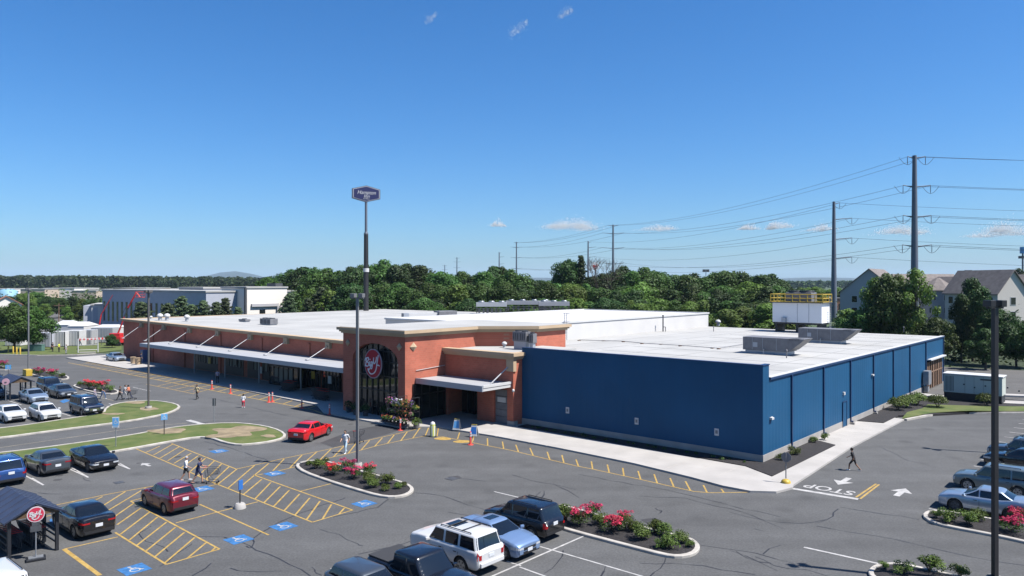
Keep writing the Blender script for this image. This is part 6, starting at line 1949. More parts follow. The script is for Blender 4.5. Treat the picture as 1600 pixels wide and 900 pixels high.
PRO = {k: [shrub_proto(k, s_) for s_ in (1, 2, 3)] for k in ('pink', 'green', 'ball')}
used_ = set()
rs_ = random.Random(3)
def shrub(kind, x, y, s, label, group=None, z=.14, zs=1.0):
    i = rs_.randrange(3); pr = PRO[kind][i]
    o = pr if (kind, i) not in used_ else copy_tree(pr)
    if (kind, i) not in used_: pass
    used_.add((kind, i))
    p = G(x, y, z); o.location = (p.x, p.y, z); o.rotation_euler = (0, 0, rs_.uniform(0, 6)); o.scale = (s * .88, s * .88, s * zs * .82)
    o['label'] = label
    if group: o['group'] = group
    elif 'group' in o: del o['group']
    return o
SHL = [
 ('pink', 521, 742, 1.25, 'left pink azalea in the bed below the lamp post'), ('pink', 545, 735, 1.2, 'rear pink azalea just left of the lamp post'), ('pink', 552, 748, 1.2, 'front pink azalea below the foot of the lamp post'), ('pink', 577, 741, 1.1, 'pale pink azalea right of the lamp post'),
 ('green', 494, 733, 1.2, 'green shrub at the left end of the lamp post bed'), ('green', 508, 726, .8, 'small shrub at the back left of the lamp post bed'), ('green', 484, 727, .6, 'tiny shrub at the left tip of the lamp post bed'), ('green', 577, 754, 1.2, 'green shrub in front of the pale pink azalea'), ('green', 583, 762, 1.1, 'front green shrub right of the azaleas in the lamp post bed'), ('green', 604, 757, 1.25, 'largest green shrub at the right part of the lamp post bed'), ('green', 600, 767, .8, 'low shrub at the front edge of the lamp post bed'), ('green', 622, 764, .7, 'small shrub at the right tip of the lamp post bed'), ('green', 630, 760, .55, 'tiniest shrub beside the right tip of the lamp post bed'),
 ('green', 884, 812, 1.5, 'tall green shrub at the left end of the long bed, behind the black suv'), ('pink', 906, 820, 1.35, 'pink azalea at the left of the long bed'), ('pink', 926, 806, 1.1, 'pink azalea at the rear edge of the long bed'), ('pink', 957, 831, 1.35, 'pink azalea in the middle of the long bed'), ('pink', 976, 817, .95, 'small pink azalea at the rear middle of the long bed'),
 ('green', 937, 820, 1.1, 'green shrub between the two left azaleas of the long bed'), ('green', 985, 829, 1.2, 'green shrub right of the small rear azalea'), ('green', 1003, 843, 1.3, 'wide green shrub at the front middle of the long bed'), ('green', 1024, 833, 1.2, 'green shrub at the rear of the right half of the long bed'), ('green', 1041, 838, 1.2, 'green shrub next to the rear right kerb of the long bed'), ('green', 1046, 855, 1.2, 'low green shrub at the front right of the long bed'), ('green', 1066, 849, 1.0, 'upright shrub near the right end of the long bed'), ('green', 1078, 855, .6, 'tiny shrub at the right end of the long bed'), ('green', 1032, 856, .7, 'small shrub left of the front right shrub'),
 ('green', 1480, 815, 1.2, 'green shrub at the left of the bed below the silver blue sedan'), ('green', 1513, 820, 1.3, 'dark green shrub in the middle of the bed below the sedan'), ('green', 1528, 814, 1.1, 'green shrub behind the lamp post in the right bed'), ('pink', 1580, 832, 1.3, 'red pink azalea nearest the right edge, front one'), ('pink', 1592, 818, 1.3, 'red pink azalea by the sedan tail at the right edge'), ('green', 1462, 809, .7, 'small shrub at the left tip of the right bed'),
 ('green', 1452, 893, 1.3, 'green shrub in the corner bed at the lower right'), ('green', 1412, 897, 1.0, 'low reddish shrub in the corner bed at the lower right'), ('green', 1382, 889, .6, 'tiny shrub at the left tip of the lower right bed'), ('green', 1500, 902, 1.0, 'shrub at the bottom edge near the dark lamp post'),
 ('pink', 62, 587, 1.7, 'left pink azalea in the far bed by the lamp post'), ('pink', 82, 588.5, 1.6, 'right pink azalea in the far bed by the lamp post'), ('green', 52, 584, 1.2, 'green shrub at the left of the far bed'), ('green', 97, 590, 1.1, 'green shrub at the right of the far bed'),
 ('pink', 139, 607, 1.6, 'left pink azalea in the second far bed'), ('pink', 150, 608, 1.5, 'middle pink azalea in the second far bed'), ('pink', 161, 607, 1.5, 'right pink azalea in the second far bed'), ('green', 172, 611, 1.2, 'green shrub at the right of the second far bed'), ('green', 125, 603, 1.0, 'green shrub at the left of the second far bed'), ('green', 157, 612, .9, 'yellow green shrub before the azaleas of the second far bed'),
 ('pink', 2, 574, 1.6, 'pink azalea at the left edge near the blue sign'), ('green', 11, 576, 1.2, 'green shrub at the left edge beside the azalea'),
 ('green', 1241, 711, 1.1, 'green shrub in the bed at the corner of the blue hall'), ('green', 1221, 719, .9, 'small shrub nearest the front corner of the blue hall'), ('green', 1273, 692, .9, 'low shrub by the second downpipe of the blue hall'), ('green', 1288, 687, .9, 'low shrub at the far end of the corner bed'),
 ('ball', 1403, 641, 2.3, 'clipped round shrub, nearest of the cluster by the blue hall'), ('ball', 1417, 637, 2.3, 'clipped round shrub, middle of the cluster by the blue hall'), ('ball', 1433, 633, 2.3, 'clipped round shrub, farthest of the cluster by the blue hall'), ('ball', 1465, 637, 2.3, 'clipped round shrub alone before the left end of the generator'), ('ball', 1541, 634, 2.3, 'clipped round shrub before the right end of the generator'),
]
for k_, x, y, s_, lb in SHL: shrub(k_, x, y, s_, lb)
# low ground cover along the hall
r_ = random.Random(9)
q = MB()
for a in [x * .9 + 1 for x in range(23)]:
    p = W(a + r_.uniform(-.3, .3), -.75 - r_.uniform(0, .4), .18); plant_mesh(q, tuple(p), r_.uniform(.12, .3), 26, .07, r_, 0, .8)
struct(q.build('ground_cover', 'leaf_mid'), 'stuff', 'low green ground cover along the front of the blue hall')
for k_, L_ in PRO.items():
    for i, o in enumerate(L_):
        if (k_, i) not in used_:
            for c in list(o.children): bpy.data.objects.remove(c)
            bpy.data.objects.remove(o)
# ================================================ TREES
def leaf_cloud(q, c, r, n, s, r_, flat=1.0, shell=.55):
    """leaf sprays spread through one clump; numpy-free, small quads facing outward and up"""
    cx, cy, cz = c
    for _ in range(n):
        dx, dy, dz = r_.gauss(0, 1), r_.gauss(0, 1), r_.gauss(.15, 1)
        l = math.sqrt(dx * dx + dy * dy + dz * dz) + 1e-6
        dx, dy, dz = dx / l, dy / l, dz / l
        k = r * (shell + (1.06 - shell) * r_.random() ** .6)
        px, py, pz = cx + dx * k, cy + dy * k, cz + dz * k * flat
        nx_, ny_, nz_ = dx + r_.gauss(0, .45), dy + r_.gauss(0, .45), dz + r_.gauss(.35, .4)
        l = math.sqrt(nx_ * nx_ + ny_ * ny_ + nz_ * nz_) + 1e-6
        nx_, ny_, nz_ = nx_ / l, ny_ / l, nz_ / l
        ax, ay, az = r_.gauss(0, 1), r_.gauss(0, 1), r_.gauss(0, 1)
        ux, uy, uz = ny_ * az - nz_ * ay, nz_ * ax - nx_ * az, nx_ * ay - ny_ * ax
        l = math.sqrt(ux * ux + uy * uy + uz * uz) + 1e-6
        sz = s * r_.uniform(.6, 1.35)
        ux, uy, uz = ux / l * sz, uy / l * sz, uz / l * sz
        vx, vy, vz = (ny_ * uz - nz_ * uy) * .7, (nz_ * ux - nx_ * uz) * .7, (nx_ * uy - ny_ * ux) * .7
        o = len(q.v)
        q.v += [(px - ux, py - uy, pz - uz), (px - vx, py - vy, pz - vz), (px + ux * 1.1, py + uy * 1.1, pz + uz * 1.1), (px + vx, py + vy, pz + vz)]
        q.f.append((o, o + 1, o + 2, o + 3)); q.mi.append(0); q.sm.append(False)
TPRO = {}
def tree_proto(kind, seed):
    r_ = random.Random(seed * 77 + 5)
    t = thing({'round': 'broadleaf_tree', 'oval': 'broadleaf_tree', 'loose': 'broadleaf_tree', 'pine': 'pine_tree', 'spruce': 'conifer_tree'}[kind], 'x', 'tree')
    tr = MB(); cr = MB()
    if kind in ('round', 'oval', 'loose'):
        H_ = 10.0; rw = {'round': 3.9, 'oval': 3.0, 'loose': 3.3}[kind]
        h0 = {'round': 2.0, 'oval': 1.6, 'loose': 2.2}[kind]
        tr.tube((0, 0, 0), (.1, .05, h0 + 1.5), .24, .18, 8); tr.tube((.1, .05, h0 + 1.5), (.0, .1, H_ * .8), .18, .06, 8)
        nb = {'round': 34, 'oval': 30, 'loose': 26}[kind]
        for i in range(nb):
            f_ = (i + .5) / nb
            zc = h0 + .8 + (H_ - h0 - 1.4) * f_ + r_.uniform(-.4, .4)
            s_ = math.sin(math.pi * min(1, max(0, (f_ * .92 + .14)))) ** .6
            a = i * 2.4 + r_.uniform(-.4, .4)
            rad = rw * s_ * (r_.uniform(.45, .92) if i % 3 else r_.uniform(0, .4))
            c = (rad * math.cos(a), rad * math.sin(a), zc)
            br = {'round': 1.35, 'oval': 1.15, 'loose': 1.0}[kind] * r_.uniform(.7, 1.25)
            if f_ > .9: br *= .8
            leaf_cloud(cr, c, br, int(215 * br * br * (.75 if kind == 'loose' else 1)), .16, r_, .8, .45)
            z0 = max(h0 * .8, zc - rad * .7 - .5)
            tr.tube((.05, .05, min(z0, H_ * .75)), c, .075, .02, 5)
    elif kind == 'pine':
        H_ = 10.0
        tr.tube((0, 0, 0), (0, 0, H_ * .97), .2, .03, 8)
        for i in range(46):
            f_ = i / 46
            z = 1.2 + (H_ - 1.4) * f_
            rad = (3.0 * (1 - f_) ** .75 + .15) * r_.uniform(.6, 1.12); a = i * 2.4
            for k in (.45, .8, 1.0):
                c = (rad * k * math.cos(a), rad * k * math.sin(a), z + .25 * k)
                leaf_cloud(cr, c, .55 + .35 * (1 - f_), 52, .15, r_, .5, .2)
            tr.tube((0, 0, z), (rad * math.cos(a), rad * math.sin(a), z + .25), .035, .012, 4)
    else:
        H_ = 10.0
        tr.tube((0, 0, 0), (0, 0, H_ * .97), .16, .03, 8)
        for i in range(60):
            f_ = i / 60; z = .5 + (H_ - .6) * f_
            rad = (2.1 * (1 - f_) ** .9 + .08) * r_.uniform(.7, 1.1); a = i * 2.4
            for k in (.4, .9):
                leaf_cloud(cr, (rad * k * math.cos(a), rad * k * math.sin(a), z - .1 * k), .4 + .3 * (1 - f_), 44, .13, r_, .6, .2)
    tr.build('trunk', 'bark', t)
    cr.build('crown', {'round': 'leaf_dark', 'oval': 'leaf_mid', 'loose': 'leaf_light', 'pine': 'leaf_pine', 'spruce': 'leaf_dark'}[kind], t)
    return t
for kind, n in (('round', 3), ('oval', 3), ('loose', 2), ('pine', 2), ('spruce', 1)):
    TPRO[kind] = [tree_proto(kind, s_) for s_ in range(n)]
LEAFSWAP = {}
used_t = set()
rt = random.Random(21)
def tree(kind, x, ytop, D, label, group=None, w=1.0, leaf=None, base=0.0):
    i = rt.randrange(len(TPRO[kind])); pr = TPRO[kind][i]
    key = (kind, i)
    o = copy_tree(pr)
    used_t.add(key)
    p = GD(x, D); H_ = HZ(ytop, D) - base
    s_ = H_ / 10.0
    o.location = (p.x, p.y, base); o.rotation_euler = (0, 0, rt.uniform(0, 6.28)); o.scale = (s_ * w, s_ * w, s_)
    o['label'] = label
    if group: o['group'] = group
    if leaf:
        for c in o.children:
            if c.name.startswith('crown'):
                mk = (c.data.name, leaf)
                if mk not in LEAFSWAP:
                    me = c.data.copy(); me.materials.clear(); me.materials.append(M[leaf]); LEAFSWAP[mk] = me
                c.data = LEAFSWAP[mk]
    return o
BACK = [(418, 434), (436, 428), (455, 421), (473, 418), (492, 416), (512, 419), (530, 420), (548, 417), (566, 414), (585, 411), (601, 406), (619, 409), (636, 412), (655, 415), (672, 422), (690, 425), (706, 427), (722, 424), (741, 431), (758, 421), (771, 416), (784, 415), (797, 421), (812, 430), (828, 436), (846, 438), (862, 436),
        (925, 432), (942, 428), (958, 422), (974, 416), (990, 419), (1006, 418), (1022, 421), (1038, 427), (1055, 430), (1071, 425), (1084, 427), (1101, 431), (1117, 423), (1131, 421), (1147, 422), (1163, 427), (1178, 430), (1192, 426), (1206, 428), (1220, 433)]
kinds_ = ['round', 'oval', 'round', 'round', 'oval']
for j, (x, y) in enumerate(BACK):
    D = 205 + rt.uniform(-12, 14) + (24 if x < 465 else 0)
    tree(kinds_[j % 5], x, y, D, 'tall dark green tree in the back row of the belt behind the shop', 'tall trees in the back row of the belt', rt.uniform(.95, 1.2), rt.choice([None, None, 'leaf_mid', 'leaf_dark']))
for j in range(46):
    x = 466 + j * 16.7 + rt.uniform(-6, 6)
    tree(rt.choice(['oval', 'round', 'round', 'loose']), x, rt.uniform(440, 456), rt.uniform(178, 190), 'lower green tree in the front row of the belt behind the shop', 'lower trees in the front row of the belt', rt.uniform(1.0, 1.35), rt.choice(['leaf_mid', 'leaf_dark', 'leaf_light', 'leaf_mid']))
for j in range(30):
    x = 650 + j * 19.5 + rt.uniform(-6, 6)
    tree(rt.choice(['oval', 'loose', 'round']), x, rt.uniform(463, 472), rt.uniform(166, 173), 'small light green tree at the foot of the tree belt', 'small trees along the foot of the belt', rt.uniform(1.3, 1.8), rt.choice(['leaf_mid', 'leaf_light', 'leaf_dark']))
tree('round', 888, 403, 200, 'dark open crowned tree rising above the belt, left of the bare branches', None, .75, 'leaf_dark'); tree('spruce', 908, 398, 198, 'narrow dark tree rising above the belt beside the bare branches', None, .85)
for x, y, D, w, lb in ((352, 466, 160, 1.0, 'grey green pine left of the white commercial building'), (338, 472, 158, 1.1, 'low grey green pine before the beige wall'), (402, 458, 190, .0, None), (452, 458, 172, 1.0, 'feathery pine right of the white commercial building'), (463, 462, 185, 1.15, 'pale pine at the left end of the belt'), (503, 449, 182, 1.2, 'large pale pine in front of the belt'), (524, 462, 178, 1.2, 'smaller pale pine right of the large one'), (482, 466, 176, 1.0, 'low pale pine between two larger pines'),
                       (283, 463, 165, 1.2, 'pine in front of the grey office block'), (222, 472, 160, 1.4, 'low pine near the left end of the grey office block'), (262, 474, 158, 1.3, 'low pine before the middle of the grey office block'), (318, 470, 160, 1.2, 'pine at the right end of the grey office block'), (300, 476, 160, 1.3, 'low pine behind the mushroom vents'), (372, 480, 158, 1.0, 'low bush like pine below the beige wall')):
    if lb: tree('pine', x, y, D, lb, None, w)
# left side
tree('round', 22, 473, 141, 'broad dark green tree beside the yellow bollards, left one', None, 1.15, 'leaf_mid'); tree('round', 52, 478, 143, 'broad dark green tree behind the far left lamp post', None, 1.05, 'leaf_mid')
tree('round', -18, 480, 146, 'broad tree cut by the left edge', None, 1.1)
tree('round', 175, 546 - 24, 150, 'small green tree behind the red lift', None, 1.2)
for j, (x, y, D) in enumerate(((40, 457, 290), (55, 455, 300), (75, 463, 280), (95, 465, 275), (112, 463, 285), (128, 465, 280), (146, 467, 270), (160, 466, 275), (122, 475, 240), (105, 478, 238), (140, 474, 236), (68, 474, 250), (172, 466, 262), (15, 462, 300), (180, 470, 255))):
    tree(rt.choice(['round', 'oval']), x, y, D, 'mid green tree among the yards at the far left', 'trees among the yards at the far left', rt.uniform(1.1, 1.5), rt.choice(['leaf_mid', 'leaf_dark', 'leaf_light']))
# right side
for x, y, D, w, lf, lb in ((1366, 431, 128, .62, 'leaf_light', 'light green tree left of the thick power pole'), (1386, 428, 124, .6, 'leaf_mid', 'green tree just left of the thick power pole'), (1404, 425, 130, .55, 'leaf_light', 'green tree touching the left side of the thick power pole'), (1430, 416, 122, .6, 'leaf_light', 'tallest light green tree, in front of the thick power pole'), 
                       (1345, 482, 126, .9, 'leaf_mid', 'low green tree left of the grey gabled house end'), (1325, 481, 132, 1.1, 'leaf_light', 'low light tree beside the cooling cabinet'), (1462, 496, 118, 1.0, 'leaf_mid', 'low tree behind the far corner of the blue hall'),
                       (1502, 456, 122, .6, 'leaf_dark', 'dark tree left of the dormered block, shading the yard'), (1520, 430, 124, .62, 'leaf_dark', 'tall dark tree in front of the dormered block'), (1536, 446, 119, .6, 'leaf_dark', 'dark tree behind the head of the nearest lamp post'), (1556, 478, 117, .75, 'leaf_dark', 'dark tree right of the nearest lamp post head'), (1588, 500, 116, .9, 'leaf_dark', 'low dark tree at the right edge before the pale gable'), (1540, 510, 112, 1.0, 'leaf_dark', 'low spreading dark tree above the service road'), (1612, 500, 114, 1.2, 'leaf_dark', 'dark tree just beyond the right edge'),
                       (1592, 420, 240, 1.0, 'leaf_dark', 'dark tree behind the pale gable at the right edge'), (1600, 428, 235, 1.2, 'leaf_dark', 'second dark tree behind the pale gable at the right edge')):
    tree('loose' if lf == 'leaf_light' else rt.choice(['round', 'oval', 'loose']), x, y, D, lb, None, w * 1.12, lf)
for j in range(9):
    tree('round', 1238 + j * 12, rt.uniform(447, 453), rt.uniform(330, 420), 'distant tree between the cooling cabinet and the thin power pole', 'distant trees behind the cooling cabinet', 1.4, rt.choice(['leaf_mid', 'leaf_light']))
for x, y, D, lb in ((1225, 472, 150, 'low bushy tree left of the cooling cabinet'), (1195, 474, 150, 'low bushy tree above the hall roof edge'), (1160, 476, 155, 'low bushy tree right of the raised roof block'), (1135, 480, 150, 'lowest bushy tree beside the raised roof block')):
    tree('oval', x, y, D, lb, None, 1.6, 'leaf_light')
for x, y in ((1470, 566), (1488, 560)):
    pass
for kind, L_ in TPRO.items():                             # the moulds themselves are not part of the place
    for o in L_:
        for c in list(o.children): bpy.data.objects.remove(c)
        bpy.data.objects.remove(o)
# bare tree
def dead_tree(x, ytop, D, label, seed):
    r_ = random.Random(seed); p = GD(x, D); H_ = HZ(ytop, D)
    t = thing('bare_tree', label, 'tree', (p.x, p.y, 0))
    q = MB(); q.tube((0, 0, 0), (.3, 0, H_ * .6), .3, .18, 6); q.build('trunk', 'bark', t)
    q = MB()
    def br(p0, d, l, r, n):
        p1 = p0 + d * l; q.tube(p0, p1, r, r * .6, 4)
        if n == 0: return
        for _ in range(3):
            dd = (d + Vector((r_.gauss(0, .45), r_.gauss(0, .45), r_.gauss(.12, .25)))).normalized(); br(p1, dd, l * .72, r * .6, n - 1)
    for _ in range(4): br(Vector((.2, 0, H_ * .5)), Vector((r_.gauss(0, .5), r_.gauss(0, .5), 1)).normalized(), H_ * .2, .12, 3)
    q.build('branches', 'bark', t)
dead_tree(932, 398, 201, 'bare leafless tree above the belt beside the round red sign', 3); dead_tree(952, 402, 203, 'second bare tree above the belt, left of the middle power pole', 8)

# far woods as one mass
def wood(name, label, x0, x1, d0, d1, ztop, n, seed, s=1.7, leaf='leaf_dark'):
    r_ = random.Random(seed); q = MB()
    for _ in range(n):
        D = r_.uniform(d0, d1); x = r_.uniform(x0, x1); p = GD(x, D)
        h = ztop(x, D) * r_.uniform(.82, 1.03); R_ = r_.uniform(4, 7)
        leaf_cloud(q, (p.x, p.y, h - R_ * .8), R_, 46, s, r_, .8, .5)
        leaf_cloud(q, (p.x + r_.uniform(-4, 4), p.y, h * .45), R_, 22, s, r_, 1.2, .5)
    return struct(q.build(name, leaf), 'stuff', label)
wood('far_wood', 'dark wooded skyline beyond the beige warehouses on the left', -420, 430, 820, 1150, lambda x, D: HZ(430 + 3 * (max(x, 0) / 430), D), 1050, 4)
wood('far_wood', 'hazy green treetops along the horizon behind the power poles', 380, 1760, 1300, 2300, lambda x, D: HZ(438.5, D), 1100, 5, 2.6)
wood('near_wood', 'undergrowth filling the belt behind the shop', 470, 1260, 172, 200, lambda x, D: 8.5, 260, 6, .42, 'leaf_dark')
wood('near_wood', 'undergrowth under the dark trees at the right', 1462, 1760, 116, 140, lambda x, D: 4.0, 60, 8, .35, 'leaf_dark')
wood('far_wood', 'rows of trees behind the yards on the left', -60, 420, 340, 520, lambda x, D: HZ(466, D), 90, 9, .9, 'leaf_mid')
# ================================================ FAR BUILDINGS
M['shade_grey'] = mat('blue_grey_wall_shade', (.42, .44, .50), .8, var=.05)  # blue-grey holds the shade on the far walls in its colour
M['beige'] = mat('beige_wall', (.52, .42, .33), .85)
M['pale_gable'] = mat('pale_gable_siding', (.60, .56, .52), .8)
M['house_beige'] = mat('house_beige_siding', (.44, .40, .37), .8)
M['tan'] = mat('tan_wall', (.50, .36, .22), .85)
M['vinyl_grey'] = mat('grey_siding', (.46, .45, .47), .8)
M['vinyl_white'] = mat('pale_siding', (.85, .80, .74), .8)
M['roof_brown'] = mat('brown_shingle', (.19, .165, .155), .9, var=.2, vscale=1)
M['roof_red'] = mat('red_brown_tiles', (.30, .14, .09), .9)
def box_building(x0, x1, ytop, ybase_or_D, depth, label, wall='white', roof='roof_white', ang=None, wins=None, cat='building', by_D=False, name='building', roof_rise=0.0):
    D = ybase_or_D if by_D else F_PX * CAM_H / (ybase_or_D - HOR)
    p, q = GD(x0, D), GD(x1, D)
    t = thing(name, label, cat, (p.x, p.y, 0), 0 if ang is None else ang)
    L_ = (q - p).length; H_ = HZ(ytop, D)
    b = MB(); b.box(0, L_, 0, depth, 0, H_); b.build('wall', wall, t)
    b = MB(); b.box(-.3, L_ + .3, -.3, depth + .3, H_ + .003, H_ + .35); b.build('roof', roof, t)
    if wins:
        n, z0, z1, frac = wins
        for i in range(n):
            b = MB(); w = L_ / n * frac; c = (i + .5) * L_ / n
            b.box(c - w / 2, c + w / 2, -.06, -.004, z0 * H_, z1 * H_); b.build('window', 'glass', t)
    return t, L_, H_, D
def grid_building(x, D, Lu, Lv, ytop, label, wall, roof='roof_white', lit_wins=(), side_wins=None, low=0.0):
    """same street grid as the shop: one face along U (sunlit), one along V (shaded)"""
    p = GD(x, D); H_ = HZ(ytop, D)
    t = thing('office_building', label, 'building', (p.x, p.y, 0), ANG_U)
    b = MB(); b.box(0, Lu, 0, Lv, 0, H_); b.build('wall', wall, t)
    b = MB(); b.box(-.2, Lu + .2, -.2, Lv + .2, H_ + .003, H_ + .4); b.build('roof', roof, t)
    for c, z0, z1, w in lit_wins: b = MB(); b.box(c - w / 2, c + w / 2, -.08, -.004, z0 * H_, z1 * H_); b.build('window', 'glass', t)
    if side_wins:
        n, z0, z1, w = side_wins
        for i in range(n):
            c = (i + .5) * Lv / n; b = MB(); b.box(-.08, -.004, c - w / 2, c + w / 2, z0 * H_, z1 * H_); b.build('window', 'glass', t)
    return t, H_
grid_building(322, 176, 14, 62, 457, 'long pale grey office block with a row of tall dark windows', 'shade_grey', 'roof_white', (), (20, .2, .72, 1.1))
grid_building(337, 182, 12, 16, 457.5, 'lower beige commercial block with flat roof', 'vinyl_white', 'roof_white', ((5, .2, .42, 1.2),), (3, .15, .5, 1.2))
grid_building(318, 196, 6, 14, 451, 'grey stair block behind the lower beige commercial block', 'shade_grey', 'roof_white', (), None)
grid_building(250, 205, 10, 26, 454.5, 'taller pale step of the office block near the red lift boom', 'shade_grey', 'roof_white', (), (7, .2, .75, 1.1))
t, H_ = grid_building(385, 179, 11, 12, 450.5, 'tall white commercial block with a framed entrance', 'vinyl_white', 'roof_white', ((4.2, .36, .56, 1.5),), None)
b = MB(); b.box(1.2, 8.4, -.5, -.003, H_ * .62, H_ * .68); b.box(8.0, 8.6, -.5, -.003, 0, H_ * .62); b.build('entrance_frame', 'vinyl_grey', t)
b = MB(); b.box(9, 11, 2, 6, H_ + .41, H_ + 1.2); b.build('roof_housing', 'dkgrey', t)
b = MB(); b.box(-.45, -.01, -.3, .3, 0, H_ + .2); b.build('corner_pipe', 'dkgrey', t)
grid_building(440, 195, 5, 10, 456, 'small white block at the right of the tall white commercial block', 'vinyl_white')

# white hangar with dark opening
t, L_, H_, D = box_building(143, 210, 477, 512, 16, 'white storage shed with a wide dark opening behind the yard', 'white', 'roof_white', R(22), None, name='storage_shed')
b = MB(); b.box(L_ * .34, L_ * .80, -.08, -.004, 0, H_ * .56); b.build('opening', 'interior', t)  # flat black sheet stands in for the shade inside the shed
b = MB(); b.box(.3, 1.6, -.06, -.004, 0, H_ * .9); b.build('side_strip', 'shade_grey', t)
b = MB(); b.box(-2.2, -.02, 1, 12, 0, H_ - .1); b.build('shaded_side', 'shade_grey', t)  # grey box stands in for the shed's shaded left side
# trailers and tents
def trailer(x0, x1, yb, h, label, wall='white', ang=0, dep=2.6):
    p, q = G(x0, yb), G(x1, yb)
    t = thing('storage_container', label, 'container', (p.x, p.y, .02), ang, None); L_ = (q - p).length
    b = MB(); b.box(0, L_, 0, dep, .1, h); b.build('container_body', wall, t, bevel=.03)
    b = MB()
    for k in range(int(L_ / .6)): b.box(.3 + k * .6, .36 + k * .6, -.04, -.002, .25, h - .15)
    b.build('rib', 'canopy', t)
    b = MB(); b.box(.1, L_ - .1, .1, dep - .1, 0, .098); b.build('skid', 'blackmetal', t)
    return t
trailer(8, 32, 541, 2.6, 'white container under the broad tree at the far left', 'white')
trailer(46, 78, 543, 2.9, 'grey container in the tree shade behind the lamp post', 'shade_grey')
trailer(77, 101, 542, 3.1, 'white container with dark end, second from the tree', 'white')
trailer(102, 124, 541, 3.2, 'white container in the middle of the yard row', 'white')
trailer(125, 143, 539, 3.1, 'grey white container at the right of the yard row', 'canopy')
trailer(144, 176, 536, 3.3, 'long white container behind the boom gate', 'canopy')
def tent(x0, x1, yb, h, hr, label):
    p, q = G(x0, yb), G(x1, yb); L_ = (q - p).length
    t = thing('marquee', label, 'marquee', (p.x, p.y, 0))
    b = MB(); b.add([(0, 0, 0), (L_, 0, 0), (L_, 7, 0), (0, 7, 0), (0, 0, h), (L_, 0, h), (L_, 7, h), (0, 7, h)], [(0, 1, 5, 4), (1, 2, 6, 5), (2, 3, 7, 6), (3, 0, 4, 7)]); b.build('side_wall', 'white', t)
    b = MB(); b.add([(-.1, -.1, h), (L_ + .1, -.1, h), (L_ + .1, 7.1, h), (-.1, 7.1, h), (L_ * .15, 3.5, hr), (L_ * .85, 3.5, hr)], [(0, 1, 5, 4), (1, 2, 5), (2, 3, 4, 5), (3, 0, 4)]); b.build('tent_roof', 'white', t)
tent(82, 106, 521, 2.2, 3.2, 'white marquee behind the row of containers, left one'); tent(106, 131, 522, 2.0, 3.0, 'white marquee behind the row of containers, right one'); tent(142, 178, 527, 2.2, 2.9, 'low white marquee beside the long container')
b = MB()
for i, (x, yb) in enumerate(((80, 546), (101, 546), (122, 546))):
    p = G(x, yb); b = MB(); b.tube((0, 0, 0), (0, 0, 3.4), .1, .1, 6); b.box(-.2, .2, -.2, .2, 0, .15); tag(b.build('fence_post', 'blackmetal', None, (p.x, p.y, .02)), ['dark post before the white containers, leftmost of three', 'dark post before the white containers, middle of three', 'dark post beside the white gate frame'][i], 'post')
# gate frame
p, q = G(122, 551.5), G(153, 550.5); L_ = (q - p).length
t = thing('gate_frame', 'white pipe gate frame at the edge of the far verge', 'gate', (p.x, p.y, .02), math.atan2((q - p).y, (q - p).x))
b = MB()
for x in (0, L_): b.tube((x, 0, 0), (x, 0, 2.6), .09, .09, 8)
for z in (2.55, 1.4, .5): b.tube((0, 0, z), (L_, 0, z), .06, .06, 6)
b.build('frame', 'white', t); b = MB(); b.box(.3, L_ - .3, -1.0, -.4, 0.0, .2); b.build('sill_block', 'found', t)
p, q = G(124, 541), G(170, 539); L_ = (q - p).length
t = thing('striped_barrier', 'red and white striped barrier along the yard behind the gate frame', 'barrier', (p.x, p.y, 0), math.atan2((q - p).y, (q - p).x))
b = MB()
for k in range(8): b.box(k * L_ / 8, (k + .5) * L_ / 8, -.05, .05, 1.2, 1.6)
b.build('red_stripe', 'red', t)
b = MB()
for k in range(8): b.box((k + .5) * L_ / 8, (k + 1) * L_ / 8, -.05, .05, 1.2, 1.6)
b.build('white_stripe', 'white', t)
b = MB()
for k in range(5): b.box(k * L_ / 4.1, k * L_ / 4.1 + .1, -.04, .04, 0, 1.2)
b.build('leg', 'dkgrey', t)
p = G(57, 548.5); b = MB(); b.box(-1.3, 1.3, -.5, .5, 0, 1.15); b.box(-1.35, 1.35, -.55, .55, 1.152, 1.22); tag(b.build('utility_cabinet', mat('transformer_green', (.10, .20, .17), .6), None, (p.x, p.y, .02), bevel=.03), 'green utility cabinet on the far verge by the lamp post', 'cabinet')
p = G(65, 549.5); 
# boom lift
D = 155
p = GD(181, D)
t = thing('boom_lift', 'red boom lift raising its arm beside the left end of the brick wall', 'boom lift', (p.x, p.y, 0))
def pxz(x, y): return ((x - 181) / F_PX * D, 0, HZ(y, D))
b = MB(); b.box(-1.3, 1.5, -1, 1, .6, 1.9); b.box(-1.0, 1.2, -.8, .8, 1.9, 2.6); b.build('chassis', 'red', t, bevel=.08)
for x in (-.9, 1.1):
    for y in (-1.1, 1.1):
        b = MB(); b.tube((x, y - .2, .5), (x, y + .2, .5), .5, .5, 14); b.build('wheel', 'rubber', t)
b = MB(); b.tube((.4, 0, 2.4), pxz(188, 512), .18, .16, 6); b.tube(pxz(188, 512), pxz(194, 495), .15, .14, 6); b.build('lower_boom', 'red', t)
b = MB(); b.tube(pxz(194, 495), pxz(201, 480), .13, .13, 6); b.tube(pxz(192, 489), pxz(199, 475), .06, .06, 5); b.build('link_arm', 'dkgrey', t)
b = MB(); b.tube(pxz(200, 481), pxz(213, 457), .2, .13, 6); b.build('upper_boom', 'red', t)
b = MB(); x, _, z = pxz(219, 461); b.box(x - .7, x + .7, -.6, .6, z - .5, z - .4)
for xx in (-.7, .7):
    for yy in (-.6, .6): b.tube((x + xx, yy, z - .4), (x + xx, yy, z + .7), .03, .03, 5)
